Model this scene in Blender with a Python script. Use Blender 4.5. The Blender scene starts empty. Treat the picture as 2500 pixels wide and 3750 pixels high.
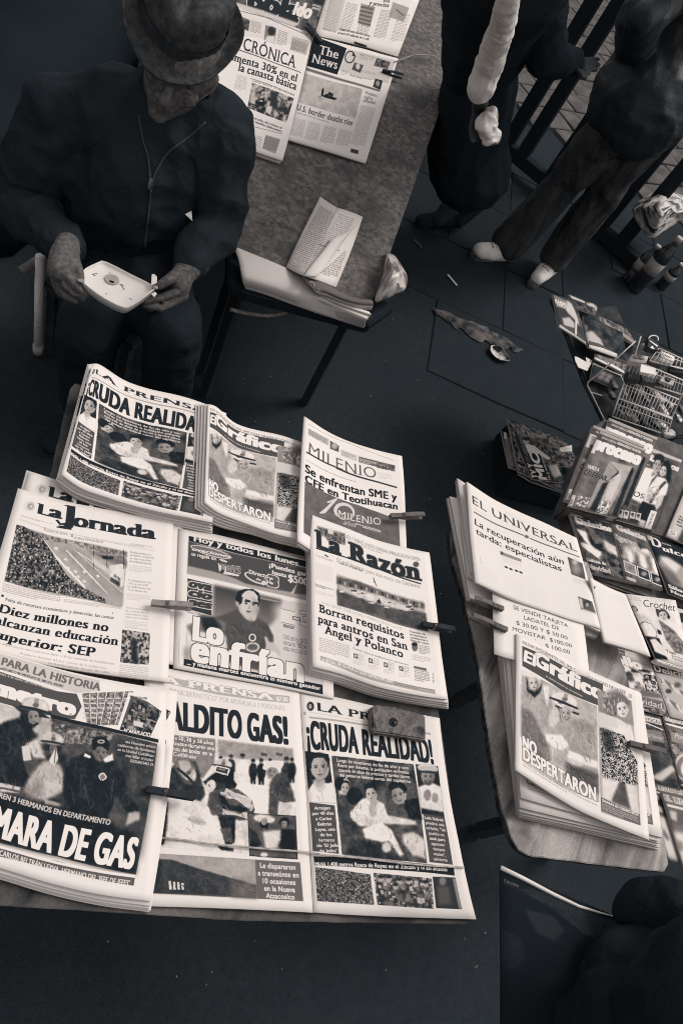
import bpy, bmesh, math, random
import numpy as np
from mathutils import Vector, Matrix, noise as mnoise
random.seed(7); RNG = np.random.default_rng(7)
S = bpy.context.scene
COL = S.collection

# ------------------------------------------------------------------ camera
# 24 mm lens, eye 1.9 m above the pavement, looking steeply down, rolled as the photo is
FPX, PCX, PCY, EYE = 2500.0, 1250.0, 1875.0, 1.9
_down = np.array([-1160., -1575., -2500.]); _down /= np.linalg.norm(_down)
_z = -_down
_f = np.array([0, 0, -1.]); _y = _f - _f.dot(_z) * _z; _y /= np.linalg.norm(_y)
_x = np.cross(_y, _z)
CAMR = np.array([_x, _y, _z])
CAMP = np.array([0, 0, EYE])
cd = bpy.data.cameras.new('camera'); cam = bpy.data.objects.new('camera', cd); COL.objects.link(cam)
cd.sensor_fit = 'VERTICAL'; cd.sensor_height = 36; cd.sensor_width = 24; cd.lens = 24
cd.clip_start = 0.02; cd.clip_end = 500
m4 = Matrix([list(CAMR[i]) + [CAMP[i]] for i in range(3)] + [[0, 0, 0, 1]])
cam.matrix_world = m4
S.camera = cam
# ------------------------------------------------------------------ light: overcast street daylight
w = bpy.data.worlds.new('World'); S.world = w; w.use_nodes = True
nt = w.node_tree; nt.nodes.clear()
sky = nt.nodes.new('ShaderNodeTexSky'); sky.sky_type = 'NISHITA'; sky.sun_disc = False
SUN_EL, SUN_AZ = math.radians(58), math.radians(35)
sky.sun_elevation = SUN_EL; sky.sun_rotation = SUN_AZ; sky.dust_density = 4.0
hs = nt.nodes.new('ShaderNodeHueSaturation'); hs.inputs['Saturation'].default_value = 0.12
bg = nt.nodes.new('ShaderNodeBackground'); bg.inputs['Strength'].default_value = 0.15
ow = nt.nodes.new('ShaderNodeOutputWorld')
nt.links.new(sky.outputs[0], hs.inputs['Color']); nt.links.new(hs.outputs[0], bg.inputs['Color'])
nt.links.new(bg.outputs[0], ow.inputs['Surface'])
sd = bpy.data.lights.new('sun', 'SUN'); sd.energy = 1.15; sd.angle = math.radians(18); sd.color = (1.0, 0.985, 0.965)
so = bpy.data.objects.new('sun', sd); COL.objects.link(so)
sdir = Vector((math.sin(SUN_AZ) * math.cos(SUN_EL), math.cos(SUN_AZ) * math.cos(SUN_EL), math.sin(SUN_EL)))
so.rotation_euler = sdir.to_track_quat('Z', 'Y').to_euler(); so.location = sdir * 20
vs = S.view_settings
vs.view_transform = 'Standard'; vs.look = 'None'; vs.exposure = 0.0; vs.gamma = 1.0; vs.use_curve_mapping = False
S.display_settings.display_device = 'sRGB'
S.cycles.pixel_filter_type = 'BLACKMAN_HARRIS'; S.cycles.filter_width = 1.05
S.cycles.max_bounces = 5; S.cycles.diffuse_bounces = 3; S.cycles.glossy_bounces = 2; S.cycles.transparent_max_bounces = 6

# ------------------------------------------------------------------ points
def ray(x, y):
    return CAMR @ np.array([(x - PCX) / FPX, -(y - PCY) / FPX, -1.])
class Plane:
    def __init__(s, p, n): s.p = np.array(p, float); s.n = np.array(n, float) / np.linalg.norm(n)
    def at(s, x, y, h=0.0):
        r = ray(x, y); return CAMP + r * ((s.p + s.n * h - CAMP).dot(s.n) / r.dot(s.n))
def W(x, y, z):
    r = ray(x, y); return CAMP + r * ((z - EYE) / r[2])
def DP(x, y, d): return CAMP + ray(x, y) * d
GROUND = Plane((0, 0, 0), (0, 0, 1))
TZ = 0.69
TABLE = Plane((0, 0, TZ), (0, 0, 1))

# ------------------------------------------------------------------ tone: the picture is a two tone print, grey value -> colour
_TL = [0, 38, 58, 78, 100, 160, 235, 255]
_TR = [25, 33, 52, 77, 104, 165, 240, 250]
_TG = [30, 39, 57, 76, 98, 155, 229, 240]
_TB = [35, 44, 61, 76, 95, 149, 221, 232]
KI = 1.19
def lin(c):
    c = np.asarray(c, float) / 255.
    return np.where(c <= 0.04045, c / 12.92, ((c + 0.055) / 1.055) ** 2.4)
def srgb(l):
    l = np.clip(l, 0, 1)
    return np.where(l <= 0.0031308, l * 12.92, 1.055 * l ** (1 / 2.4) - 0.055)
def tone(L):
    L = np.asarray(L, float)
    return np.stack([lin(np.interp(L, _TL, c)) for c in (_TR, _TG, _TB)], -1) / KI
def col(L): return tuple(float(v) for v in tone(L)) + (1.0,)

# ------------------------------------------------------------------ materials
def mat(name, L, L2=None, scale=20., rough=0.85, spec=0.1, stretch=(1, 1, 1), bump=0.0, bscale=None, metal=0.0,
        lo=0.35, hi=0.65, detail=6, distort=0.0, L3=None, s3=4.0, bdist=0.01, grain=0.0):
    m = bpy.data.materials.new(name); m.use_nodes = True
    t = m.node_tree; b = t.nodes['Principled BSDF']
    b.inputs['Roughness'].default_value = rough; b.inputs['Specular IOR Level'].default_value = spec
    b.inputs['Metallic'].default_value = metal
    tc = t.nodes.new('ShaderNodeTexCoord'); mp = t.nodes.new('ShaderNodeMapping')
    mp.inputs['Scale'].default_value = stretch
    t.links.new(tc.outputs['Object'], mp.inputs['Vector'])
    if L2 is None: L2 = min(255, L * 1.07 + 1.5)
    n = t.nodes.new('ShaderNodeTexNoise'); n.inputs['Scale'].default_value = scale
    n.inputs['Detail'].default_value = detail; n.inputs['Distortion'].default_value = distort
    t.links.new(mp.outputs[0], n.inputs['Vector'])
    r = t.nodes.new('ShaderNodeValToRGB'); r.color_ramp.elements[0].position = lo; r.color_ramp.elements[1].position = hi
    r.color_ramp.elements[0].color = col(L); r.color_ramp.elements[1].color = col(L2)
    t.links.new(n.outputs['Fac'], r.inputs['Fac'])
    out = r.outputs['Color']
    if L3 is not None:
        n3 = t.nodes.new('ShaderNodeTexNoise'); n3.inputs['Scale'].default_value = s3; n3.inputs['Detail'].default_value = 4
        t.links.new(tc.outputs['Object'], n3.inputs['Vector'])
        r3 = t.nodes.new('ShaderNodeValToRGB'); r3.color_ramp.elements[0].position = .5; r3.color_ramp.elements[1].position = .68
        t.links.new(n3.outputs['Fac'], r3.inputs['Fac'])
        mx = t.nodes.new('ShaderNodeMix'); mx.data_type = 'RGBA'
        t.links.new(r3.outputs['Color'], mx.inputs['Factor']); t.links.new(out, mx.inputs['A'])
        mx.inputs['B'].default_value = col(L3); out = mx.outputs['Result']
    if grain:
        ng = t.nodes.new('ShaderNodeTexNoise'); ng.inputs['Scale'].default_value = 420; ng.inputs['Detail'].default_value = 2
        t.links.new(tc.outputs['Object'], ng.inputs['Vector'])
        mr = t.nodes.new('ShaderNodeMapRange'); mr.inputs['From Min'].default_value = .3; mr.inputs['From Max'].default_value = .7
        mr.inputs['To Min'].default_value = 1 - grain; mr.inputs['To Max'].default_value = 1 + grain
        t.links.new(ng.outputs['Fac'], mr.inputs['Value'])
        mv = t.nodes.new('ShaderNodeVectorMath'); mv.operation = 'SCALE'
        t.links.new(out, mv.inputs[0]); t.links.new(mr.outputs['Result'], mv.inputs['Scale']); out = mv.outputs[0]
    t.links.new(out, b.inputs['Base Color'])
    if bump:
        n2 = t.nodes.new('ShaderNodeTexNoise'); n2.inputs['Scale'].default_value = bscale or scale * 2
        n2.inputs['Detail'].default_value = 5
        t.links.new(mp.outputs[0], n2.inputs['Vector'])
        bp = t.nodes.new('ShaderNodeBump'); bp.inputs['Strength'].default_value = bump; bp.inputs['Distance'].default_value = bdist
        t.links.new(n2.outputs['Fac'], bp.inputs['Height']); t.links.new(bp.outputs[0], b.inputs['Normal'])
    return m
def edge_mat(name, L, L2, scale=900.0):
    """cut edges of stacked pages: fine layers, one above the other"""
    m = mat(name, L, L2, scale=1.0, rough=.9, spec=.05)
    t = m.node_tree
    mp = [n for n in t.nodes if n.type == 'MAPPING'][0]; mp.inputs['Scale'].default_value = (6, 6, scale)
    return m
M = {}
M['ground'] = mat('asphalt', 52, 59, scale=55, rough=.95, spec=.0, bump=.35, bscale=160, lo=.35, hi=.75, L3=50, s3=1.6, bdist=.004, grain=.35)
M['slab'] = mat('paving_stone', 51, 57, scale=9, rough=.9, spec=.0, bump=.3, bscale=60, lo=.35, hi=.75, grain=.3)
M['sett'] = mat('pale_paving', 80, 106, scale=7, rough=.9, spec=.0, bump=.3, bscale=60, grain=.25)
M['board'] = mat('worn_board', 44, 112, scale=16, stretch=(1, .28, 1), rough=.8, spec=.08, bump=.3, bscale=50, lo=.3, hi=.72, distort=.6, L3=118, s3=7, grain=.2)
M['board_edge'] = mat('chipped_board_edge', 46, 92, scale=60, rough=.9, spec=.05, bump=.6)
M['panel'] = mat('plywood_panel', 84, 138, scale=52, stretch=(1, 1, .26), rough=.85, spec=.06, bump=.2, bscale=60, lo=.34, hi=.74, distort=.5, L3=86, s3=9, grain=.35, detail=10)
M['legs'] = mat('dusty_dark_wood', 60, 66, scale=20, rough=.95, spec=.0)
M['dark'] = mat('dark_cloth', 44, 48, scale=30, rough=1, spec=.0, bump=.8, bscale=10, bdist=.03)
M['jacket'] = mat('dark_jacket', 46, 54, scale=9, rough=.9, spec=.04, bump=.8, bscale=9, bdist=.035, distort=1)
M['jacket2'] = mat('shiny_jacket', 42, 48, scale=9, rough=.5, spec=.3, bump=.5, bscale=7, bdist=.03, stretch=(1, 1, 1.6))
M['trousers'] = mat('grey_trousers', 66, 84, scale=14, rough=.95, spec=.02, bump=1, bscale=9, bdist=.09, grain=.2, stretch=(1, 1, .35))
M['black'] = mat('black_paint', 44, 48, rough=.9, spec=.0)
M['skin'] = mat('brown_skin', 72, 108, scale=55, rough=.6, spec=.2, bump=.5, bscale=160, bdist=.002)
M['face'] = mat('shaded_skin', 44, 52, scale=40, rough=.6, spec=.12, bump=.3, bscale=150, bdist=.002)
M['felt'] = mat('felt', 62, 86, scale=60, rough=1, spec=.02, bump=.2, bscale=400, bdist=.001, grain=.25)
M['band'] = mat('hat_band', 50, 70, scale=30, rough=.7, spec=.1)
M['white'] = mat('white_plastic', 250, 252, scale=4, rough=.5, spec=.2)
M['whitecloth'] = mat('white_cotton', 226, 240, scale=9, rough=.9, spec=.05, bump=.9, bscale=14, bdist=.03, stretch=(1, 1, .6))
M['shoe'] = mat('white_leather', 244, 252, scale=18, rough=.6, spec=.15, bump=.1)
M['paper'] = mat('plain_newsprint', 226, 236, scale=8, rough=.95, spec=.03)
M['pedge'] = edge_mat('page_edges', 150, 226)
M['tube'] = mat('chipped_white_paint', 248, 252, scale=25, rough=.5, spec=.2, L3=190, s3=160)
M['pin'] = mat('pinewood', 128, 165, scale=30, stretch=(1, 1, 6), rough=.8, spec=.05, L3=95, s3=40)
M['pindark'] = mat('dark_stained_wood', 48, 66, scale=30, rough=.8, spec=.05)
M['pinmid'] = mat('weathered_wood', 92, 120, scale=30, rough=.8, spec=.05)
M['steel'] = mat('dull_steel', 90, 120, rough=.4, spec=.5, metal=.6)
M['wire'] = mat('white_coated_wire', 215, 240, rough=.5, spec=.2, scale=30)
M['rope'] = mat('rope_fibre', 150, 200, scale=90, rough=.95, spec=.02)
M['shelf'] = mat('grey_shelf_cloth', 88, 112, scale=25, rough=.9, spec=.04, bump=.15)
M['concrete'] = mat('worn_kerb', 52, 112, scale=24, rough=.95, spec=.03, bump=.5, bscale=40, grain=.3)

# ------------------------------------------------------------------ object helpers
def link(name, me, mats, parent=None, smooth=False):
    o = bpy.data.objects.new(name, me); COL.objects.link(o)
    if not isinstance(mats, (list, tuple)): mats = [mats]
    for m in mats: me.materials.append(m)
    if smooth:
        me.polygons.foreach_set('use_smooth', [True] * len(me.polygons))
    if parent: o.parent = parent
    return o
def tag(o, label=None, cat=None, group=None, kind=None):
    if label: o['label'] = label
    if cat: o['category'] = cat
    if group: o['group'] = group
    if kind: o['kind'] = kind
    return o
def empty(name, loc, label, cat, group=None):
    o = bpy.data.objects.new(name, None); COL.objects.link(o); o.empty_display_size = .05
    o.location = [float(v) for v in loc]
    return tag(o, label, cat, group)
def mesh_pd(name, vs_, fs): 
    me = bpy.data.meshes.new(name); me.from_pydata([tuple(float(c) for c in v) for v in vs_], [], fs); me.update(); return me
def local(vs_, root):
    l = np.array(root.location); return [np.array(v) - l for v in vs_]
def bm_obj(name, bm, m, parent=None, smooth=False, world=True):
    """bm is in world coordinates; shifted into the parent's frame (parents are never rotated here)"""
    if parent is not None and world:
        bmesh.ops.translate(bm, verts=bm.verts, vec=-Vector(parent.location))
    me = bpy.data.meshes.new(name); bm.to_mesh(me); bm.free()
    return link(name, me, m, parent, smooth)
def prism(poly3, n, th, bm=None, bevel=0.0):
    """poly3: world points of the top outline (any plane), extruded against n by th"""
    bm = bm or bmesh.new()
    n = np.array(n, float); a = [bm.verts.new(p) for p in poly3]; b = [bm.verts.new(np.array(p) - n * th) for p in poly3]
    k = len(a)
    f1 = bm.faces.new(a); f2 = bm.faces.new(b[::-1])
    for i in range(k): bm.faces.new([a[i], b[i], b[(i + 1) % k], a[(i + 1) % k]])
    bmesh.ops.recalc_face_normals(bm, faces=bm.faces)
    if bevel: bmesh.ops.bevel(bm, geom=list(bm.edges), offset=bevel, segments=2, affect='EDGES')
    return bm
def box(c, sx, sy, sz, rot=None, bm=None, bevel=0.0):
    nb = bmesh.new(); bmesh.ops.create_cube(nb, size=1)
    bmesh.ops.scale(nb, vec=(sx, sy, sz), verts=nb.verts)
    if bevel: bmesh.ops.bevel(nb, geom=list(nb.edges), offset=bevel, segments=2, affect='EDGES')
    if rot is not None: bmesh.ops.transform(nb, matrix=rot.to_4x4(), verts=nb.verts)
    bmesh.ops.translate(nb, vec=Vector([float(v) for v in c]), verts=nb.verts)
    return join(bm, nb)
def join(bm, nb):
    if bm is None: return nb
    me = bpy.data.meshes.new('t'); nb.to_mesh(me); nb.free(); bm.from_mesh(me); bpy.data.meshes.remove(me); return bm
def tube(pts, r, bm=None, seg=10, cap=True):
    """r: number or list; round tube along points"""
    pts = [Vector([float(c) for c in p]) for p in pts]; n = len(pts)
    rs = r if isinstance(r, (list, tuple)) else [r] * n
    bm = bm or bmesh.new(); rings = []
    prev = None
    for i, p in enumerate(pts):
        t = (pts[min(i + 1, n - 1)] - pts[max(i - 1, 0)]).normalized()
        if prev is None:
            a = Vector((0, 0, 1)) if abs(t.z) < .9 else Vector((1, 0, 0)); u = t.cross(a).normalized()
        else:
            u = (prev - t * prev.dot(t)).normalized()
        v = t.cross(u); prev = u
        rings.append([bm.verts.new(p + (u * math.cos(k * 2 * math.pi / seg) + v * math.sin(k * 2 * math.pi / seg)) * rs[i]) for k in range(seg)])
    for i in range(n - 1):
        for k in range(seg):
            bm.faces.new([rings[i][k], rings[i][(k + 1) % seg], rings[i + 1][(k + 1) % seg], rings[i + 1][k]])
    if cap:
        bm.faces.new(rings[0][::-1]); bm.faces.new(rings[-1])
    return bm
def spline(pts, n=24):
    P = np.array([np.array(p, float) for p in pts]); k = len(P)
    out = []
    for u in np.linspace(0, k - 1, n):
        out.append(interp_axis(P, u / (k - 1)))
    return out
def interp_axis(P, u):
    """P: (n, ...) control values evenly spaced; u in 0..1 (extrapolates)"""
    n = len(P)
    if n == 1: return P[0]
    if n == 2: return P[0] * (1 - u) + P[1] * u
    if n == 3:
        return P[0] * (2 * (u - .5) * (u - 1)) + P[1] * (-4 * u * (u - 1)) + P[2] * (2 * u * (u - .5))
    x = u * (n - 1); i = int(min(max(math.floor(x), 0), n - 2)); t = x - i
    a = P[i - 1] if i > 0 else 2 * P[0] - P[1]; d = P[i + 2] if i + 2 < n else 2 * P[-1] - P[-2]
    b, c = P[i], P[i + 1]
    if t < 0: return b + (c - a) * .5 * t
    if t > 1: return c + (d - b) * .5 * (t - 1)
    return .5 * (2 * b + (c - a) * t + (2 * a - 5 * b + 4 * c - d) * t * t + (3 * b - a - 3 * c + d) * t ** 3)
# ------------------------------------------------------------------ print: letters and pictures are drawn into small images computed here
_tc = bpy.data.curves.new('glyph', 'FONT'); _to = bpy.data.objects.new('glyph', _tc); COL.objects.link(_to)
_gc = {}
def _tri(txt):
    _tc.body = txt; bpy.context.view_layer.update()
    dg = bpy.context.evaluated_depsgraph_get(); me = _to.evaluated_get(dg).to_mesh()
    v = np.array([p.co[:2] for p in me.vertices]) if len(me.vertices) else np.zeros((0, 2))
    ed = []
    if len(v):
        me.calc_loop_triangles()
        for t in me.loop_triangles:
            a, b, c = t.vertices
            p, q, r = v[a], v[b], v[c]
            if (q[0] - p[0]) * (r[1] - p[1]) - (q[1] - p[1]) * (r[0] - p[0]) < 0: q, r = r, q
            ed += [(*p, *q), (*q, *r), (*r, *p)]
    _to.evaluated_get(dg).to_mesh_clear()
    return v, np.array(ed) if ed else np.zeros((0, 4))
_hh = None
def glyph(c):
    global _hh
    if _hh is None:
        v, _ = _tri('HH'); _hh = v[:, 0].max() - v[:, 0].min()
    if c in _gc: return _gc[c]
    v, _ = _tri('H' + c + 'H'); adv = (v[:, 0].max() - v[:, 0].min()) - _hh
    if c == ' ': _gc[c] = (adv, np.zeros((0, 4))); return _gc[c]
    v, e = _tri(c)
    _gc[c] = (adv, e); return _gc[c]
_v, _ = _tri('H'); CAPH = float(_v[:, 1].max()); _v, _ = _tri('x'); XH = float(_v[:, 1].max())
_v, _ = _tri('l'); ASC = float(_v[:, 1].max()); _v, _ = _tri('p'); DESC = float(_v[:, 1].min())
_sc = {}
def slab(c):
    """serifs: feet and heads added to the flat ends of the strokes"""
    if c in _sc: return _sc[c]
    adv, e = glyph(c); add = []
    if len(e):
        key = {}
        for s in e:                                     # boundary edges only
            k = (round(s[0], 4), round(s[1], 4), round(s[2], 4), round(s[3], 4)); kk = (k[2], k[3], k[0], k[1])
            if kk in key: del key[kk]
            else: key[k] = 1
        for y0, up in ((0, 1), (CAPH, -1), (XH, -1), (ASC, -1), (DESC, 1)):
            xs = []
            for k in key:
                if abs(k[1] - y0) < .012 and abs(k[3] - y0) < .012 and abs(k[0] - k[2]) > .02:
                    d = k[2] - k[0]
                    if (up == 1 and d > 0) or (up == -1 and d < 0): xs.append((min(k[0], k[2]), max(k[0], k[2])))
            for a, b in xs:
                if b - a > .24: continue
                h = .045; g = .085
                p = [(a - g, y0), (b + g, y0), (b + g, y0 + up * h), (a - g, y0 + up * h)]
                if up == -1: p = p[::-1]
                if up == -1 and y0 in (XH, ASC) and c not in 'vwxyuk': p = [(a - g, y0 - h * 1.2), (a, y0), (b, y0), (b, y0 - h)][::-1]
                for i in range(4): add.append((*p[i], *p[(i + 1) % 4]))
    r = (adv + (.035 if len(e) else 0), np.concatenate([e, np.array(add)]) if add else e)
    _sc[c] = r; return r
def coverage(E, w, h, ss=3):
    """non-zero fill of directed edges given in pixels"""
    if len(E) == 0 or w < 1 or h < 1: return np.zeros((h, w))
    E = E * ss; x0, y0, x1, y1 = E.T
    lo = np.minimum(y0, y1); hi = np.maximum(y0, y1)
    r0 = np.clip(np.ceil(lo - .5), 0, h * ss).astype(int); r1 = np.clip(np.ceil(hi - .5), 0, h * ss).astype(int)
    cnt = r1 - r0; idx = np.repeat(np.arange(len(E)), cnt)
    if len(idx) == 0: return np.zeros((h, w))
    off = np.arange(len(idx)) - np.repeat(np.cumsum(cnt) - cnt, cnt)
    row = r0[idx] + off
    yy = row + .5
    xx = x0[idx] + (yy - y0[idx]) * (x1[idx] - x0[idx]) / (y1[idx] - y0[idx])
    cx = np.clip(np.ceil(xx - .5), 0, w * ss).astype(int)
    acc = np.zeros((h * ss, w * ss + 1), np.int32)
    np.add.at(acc, (row, cx), np.where(y1[idx] > y0[idx], 1, -1))
    return (np.cumsum(acc, 1)[:, :-1] != 0)
def down(m, ss=3):
    h, w = m.shape[0] // ss, m.shape[1] // ss
    return m.reshape(h, ss, w, ss).mean((1, 3))
def dil(m, kx, ky):
    o = m.copy()
    for k in range(1, kx + 1):
        o[:, k:] |= m[:, :-k]; o[:, :-k] |= m[:, k:]
    m = o.copy()
    for k in range(1, ky + 1):
        o[k:] |= m[:-k]; o[:-k] |= m[k:]
    return o
def ero(m, kx, ky): return ~dil(~m, kx, ky)
def blur(a, r):
    r = int(round(r))
    if r < 1: return a
    for _ in range(2):
        for ax in (0, 1):
            p = [(0, 0), (0, 0)]; p[ax] = (r + 1, r)
            c = np.cumsum(np.pad(a, p, mode='edge'), ax)
            n = a.shape[ax]
            a = (np.take(c, np.arange(2 * r + 1, 2 * r + 1 + n), ax) - np.take(c, np.arange(0, n), ax)) / (2 * r + 1)
    return a
def vnoise(h, w, size, rng=RNG):
    gh, gw = int(h / size) + 3, int(w / size) + 3
    g = rng.random((gh, gw)); y = np.arange(h) / size; x = np.arange(w) / size
    yi = y.astype(int); xi = x.astype(int); fy = (y - yi)[:, None]; fx = (x - xi)[None]
    fy = fy * fy * (3 - 2 * fy); fx = fx * fx * (3 - 2 * fx)
    a = g[yi][:, xi]; b = g[yi][:, xi + 1]; c = g[yi + 1][:, xi]; d = g[yi + 1][:, xi + 1]
    return (a * (1 - fx) + b * fx) * (1 - fy) + (c * (1 - fx) + d * fx) * fy

class Page:
    """a printed sheet: outline taken from the place of its corners, print in page coordinates"""
    def __init__(s, plane, rows, zs, crop, size=None, bg=236, q=1.0):
        s.plane = plane; s.cr = crop
        s.rows = np.array([[s.nat(*p) for p in r] for r in rows], float)
        zs = np.array(zs, float)
        if zs.ndim == 0: zs = np.full(s.rows.shape[:2], float(zs))
        s.zs = zs
        tl, tr, bl, br = s.rows[0, 0], s.rows[0, -1], s.rows[-1, 0], s.rows[-1, -1]
        if size is None:
            wd = max(np.linalg.norm(tr - tl), np.linalg.norm(br - bl)); hd = max(np.linalg.norm(bl - tl), np.linalg.norm(br - tr))
            size = (int(wd * q), int(hd * q))
        s.w, s.h = size
        s.c = np.full((s.h, s.w), float(bg))
        u = np.linspace(-.3, 1.3, 49)
        s.gu = [(a, b) for b in u for a in u]
        s.gp = np.array([s.px(a, b) for a, b in s.gu])
    def nat(s, x, y): ox, oy, k = s.cr; return (ox + x / k, oy + y / k)
    def px(s, a, b):
        r = np.array([interp_axis(s.rows[i], a) for i in range(len(s.rows))])
        return interp_axis(r, b)
    def z(s, a, b):
        r = np.array([interp_axis(s.zs[i], a) for i in range(len(s.zs))])
        return float(interp_axis(r, b))
    def st(s, x, y, raw=False):
        p = np.array((x, y) if raw else s.nat(x, y))
        i = int(((s.gp - p) ** 2).sum(1).argmin()); a, b = s.gu[i]
        for _ in range(4):
            f = s.px(a, b) - p; e = 1e-3
            J = np.array([(s.px(a + e, b) - s.px(a, b)) / e, (s.px(a, b + e) - s.px(a, b)) / e]).T
            try: d = np.linalg.solve(J, f)
            except Exception: break
            a -= d[0]; b -= d[1]
        return a, b
    def cv(s, pts): return np.array([s.st(*p) for p in pts]) * (s.w, s.h)
    def _put(s, m, x, y, v, a=1.0):
        h, w = m.shape; x0, y0 = max(x, 0), max(y, 0); x1, y1 = min(x + w, s.w), min(y + h, s.h)
        if x1 <= x0 or y1 <= y0: return
        mm = m[y0 - y:y1 - y, x0 - x:x1 - x] * a
        vv = v if np.isscalar(v) else v[y0 - y:y1 - y, x0 - x:x1 - x]
        s.c[y0:y1, x0:x1] = s.c[y0:y1, x0:x1] * (1 - mm) + vv * mm
    def _mask(s, q, b=0):
        pad = int(b * 2 + 2); x0, y0 = np.floor(q.min(0)).astype(int) - pad; x1, y1 = np.ceil(q.max(0)).astype(int) + pad
        x0 = max(x0, -400); y0 = max(y0, -400); x1 = min(x1, s.w + 400); y1 = min(y1, s.h + 400)
        l = q - (x0, y0); E = np.concatenate([l, np.roll(l, -1, 0)], 1)
        m = down(coverage(E, x1 - x0, y1 - y0).astype(float)) if x1 > x0 and y1 > y0 else np.zeros((1, 1))
        if b: m = blur(m, b)
        return m, x0, y0
    def P(s, pts, v, b=0, a=1.0):
        m, x, y = s._mask(s.cv(pts), b); s._put(m, x, y, v, a)
    def E(s, cx, cy, rx, ry, v, rot=0, b=0, a=1.0):
        c, t = math.cos(math.radians(rot)), math.sin(math.radians(rot))
        s.P([(cx + rx * math.cos(k * .393) * c - ry * math.sin(k * .393) * t, cy + rx * math.cos(k * .393) * t + ry * math.sin(k * .393) * c) for k in range(16)], v, b, a)
    def Ln(s, pts, wd, v, a=1.0):
        q = s.cv(pts)
        for i in range(len(q) - 1):
            d = q[i + 1] - q[i]; n = np.array((-d[1], d[0])); n = n / (np.linalg.norm(n) + 1e-9) * wd * .5
            m, x, y = s._mask(np.array([q[i] + n, q[i + 1] + n, q[i + 1] - n, q[i] - n])); s._put(m, x, y, v, a)
    def G(s, pts, v0, v1, vert=True, b=0):
        m, x, y = s._mask(s.cv(pts), b); g = np.linspace(v0, v1, m.shape[0 if vert else 1])
        s._put(m, x, y, np.broadcast_to(g[:, None] if vert else g[None], m.shape))
    def N(s, pts, lo, hi, size=8, a=1.0, b=0, con=1.0):
        m, x, y = s._mask(s.cv(pts), b); h, w = m.shape
        n = (vnoise(h, w, size) + .6 * vnoise(h, w, max(size * .45, 1.2)) + .35 * vnoise(h, w, 1.6)) / 1.95
        n = np.clip((n - .5) * 2.2 * con + .5, 0, 1); s._put(m, x, y, lo + (hi - lo) * n, a)
    def crowd(s, pts, size=5, dark=45, lt=215, n=None):
        s.N(pts, dark, (dark + lt) * .5, size, con=1.5)
        q = s.cv(pts); m, x, y = s._mask(q); h, w = m.shape
        lay = np.zeros((h, w)); val = np.zeros((h, w))
        for _ in range(int(n or h * w / (size * size * 1.6))):
            cx, cy = RNG.integers(0, w), RNG.integers(0, h); r = max(1, int(size * RNG.uniform(.25, .6)))
            r2 = max(1, int(r * RNG.uniform(.6, 1.6))); vv = RNG.choice([dark, dark + 20, 110, 160, lt, lt])
            lay[max(cy - r2, 0):cy + r2, max(cx - r, 0):cx + r] = 1; val[max(cy - r2, 0):cy + r2, max(cx - r, 0):cx + r] = vv
        s._put(blur(lay, 0) * m, x, y, val, .85)
        s.c = np.clip(s.c, 30, 245)
    def PH(s, pts, amt=1.0, con=1.25, mid=122):
        """turns drawn shapes into a grainy press picture: edges wander, tones mottle"""
        m, x, y = s._mask(s.cv(pts), 1); h, w = m.shape
        yy = np.clip(np.arange(h)[:, None] + y + (vnoise(h, w, 7) - .5) * 3 * amt, 0, s.h - 1).astype(int)
        xx = np.clip(np.arange(w)[None] + x + (vnoise(h, w, 7) - .5) * 3 * amt, 0, s.w - 1).astype(int)
        v = (s.c[yy, xx] - mid) * con + mid
        for sz, a in ((26, 30), (11, 22), (4, 18), (1.8, 20)): v = v + (vnoise(h, w, sz) - .5) * a * amt
        s._put(m, x, y, np.clip(v, 36, 238))
    def T(s, txt, x0, y0, x1, y1, cap, v, font='sans', bold=(0, 0), it=0.0, out=None, ow=1, a=1.0, up=None):
        """text on the baseline (x0,y0)-(x1,y1), capital height in photo pixels"""
        (a0, b0), (a1, b1) = s.st(x0, y0), s.st(x1, y1)
        b = (b0 + b1) / 2; e = .004
        am = (a0 + a1) / 2; ph = np.linalg.norm(s.px(am, b) - s.px(am, b - e)) / e
        ch = cap / s.cr[2] / ph * s.h
        s.text(txt, a0 * s.w, b * s.h, a1 * s.w, ch, v, font, bold, it, out, ow, a)
    def text(s, txt, x0, yb, x1, ch, v, font='sans', bold=(0, 0), it=0.0, out=None, ow=1, a=1.0):
        g = slab if font == 'serif' else glyph
        pos = 0; Es = []
        for c in txt:
            adv, e = g(c)
            if len(e): Es.append(e + (pos, 0, pos, 0))
            pos += adv + bold[0] * .6
        if not Es: return
        e = np.concatenate(Es); w0 = e[:, [0, 2]].min(); w1 = e[:, [0, 2]].max()
        k = ch / CAPH; sx = (x1 - x0) / (w1 - w0)
        X = lambda x, y: (x - w0) * sx + it * y * k
        E2 = np.stack([X(e[:, 0], e[:, 1]), -e[:, 1] * k, X(e[:, 2], e[:, 3]), -e[:, 3] * k], 1)
        pad = int(ch * .2 + 3 + ow); ox, oy = int(math.floor(x0)) - pad, int(math.floor(yb - ch * 1.6)) - pad
        wq, hq = int(x1 - x0 + abs(it) * ch) + 2 * pad + 2, int(ch * 2.1) + 2 * pad
        E2 = E2 + (x0 - ox, yb - oy, x0 - ox, yb - oy)
        m = coverage(E2, wq, hq).astype(bool)
        kx, ky = int(round(bold[0] * sx * 3)), int(round(bold[1] * k * 3))
        if kx > 0 or ky > 0: m = dil(m, max(kx, 0), max(ky, 0))
        if ky < 0: m = ero(m, 0, -ky) | (m & dil(ero(m, 0, -ky), 0, 1))
        if out is not None:
            kk = max(1, int(ow * 3)); s._put(down(dil(m, kk, kk).astype(float)), ox, oy, out, a)
        s._put(down(m.astype(float)), ox, oy, v, a)
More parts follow.
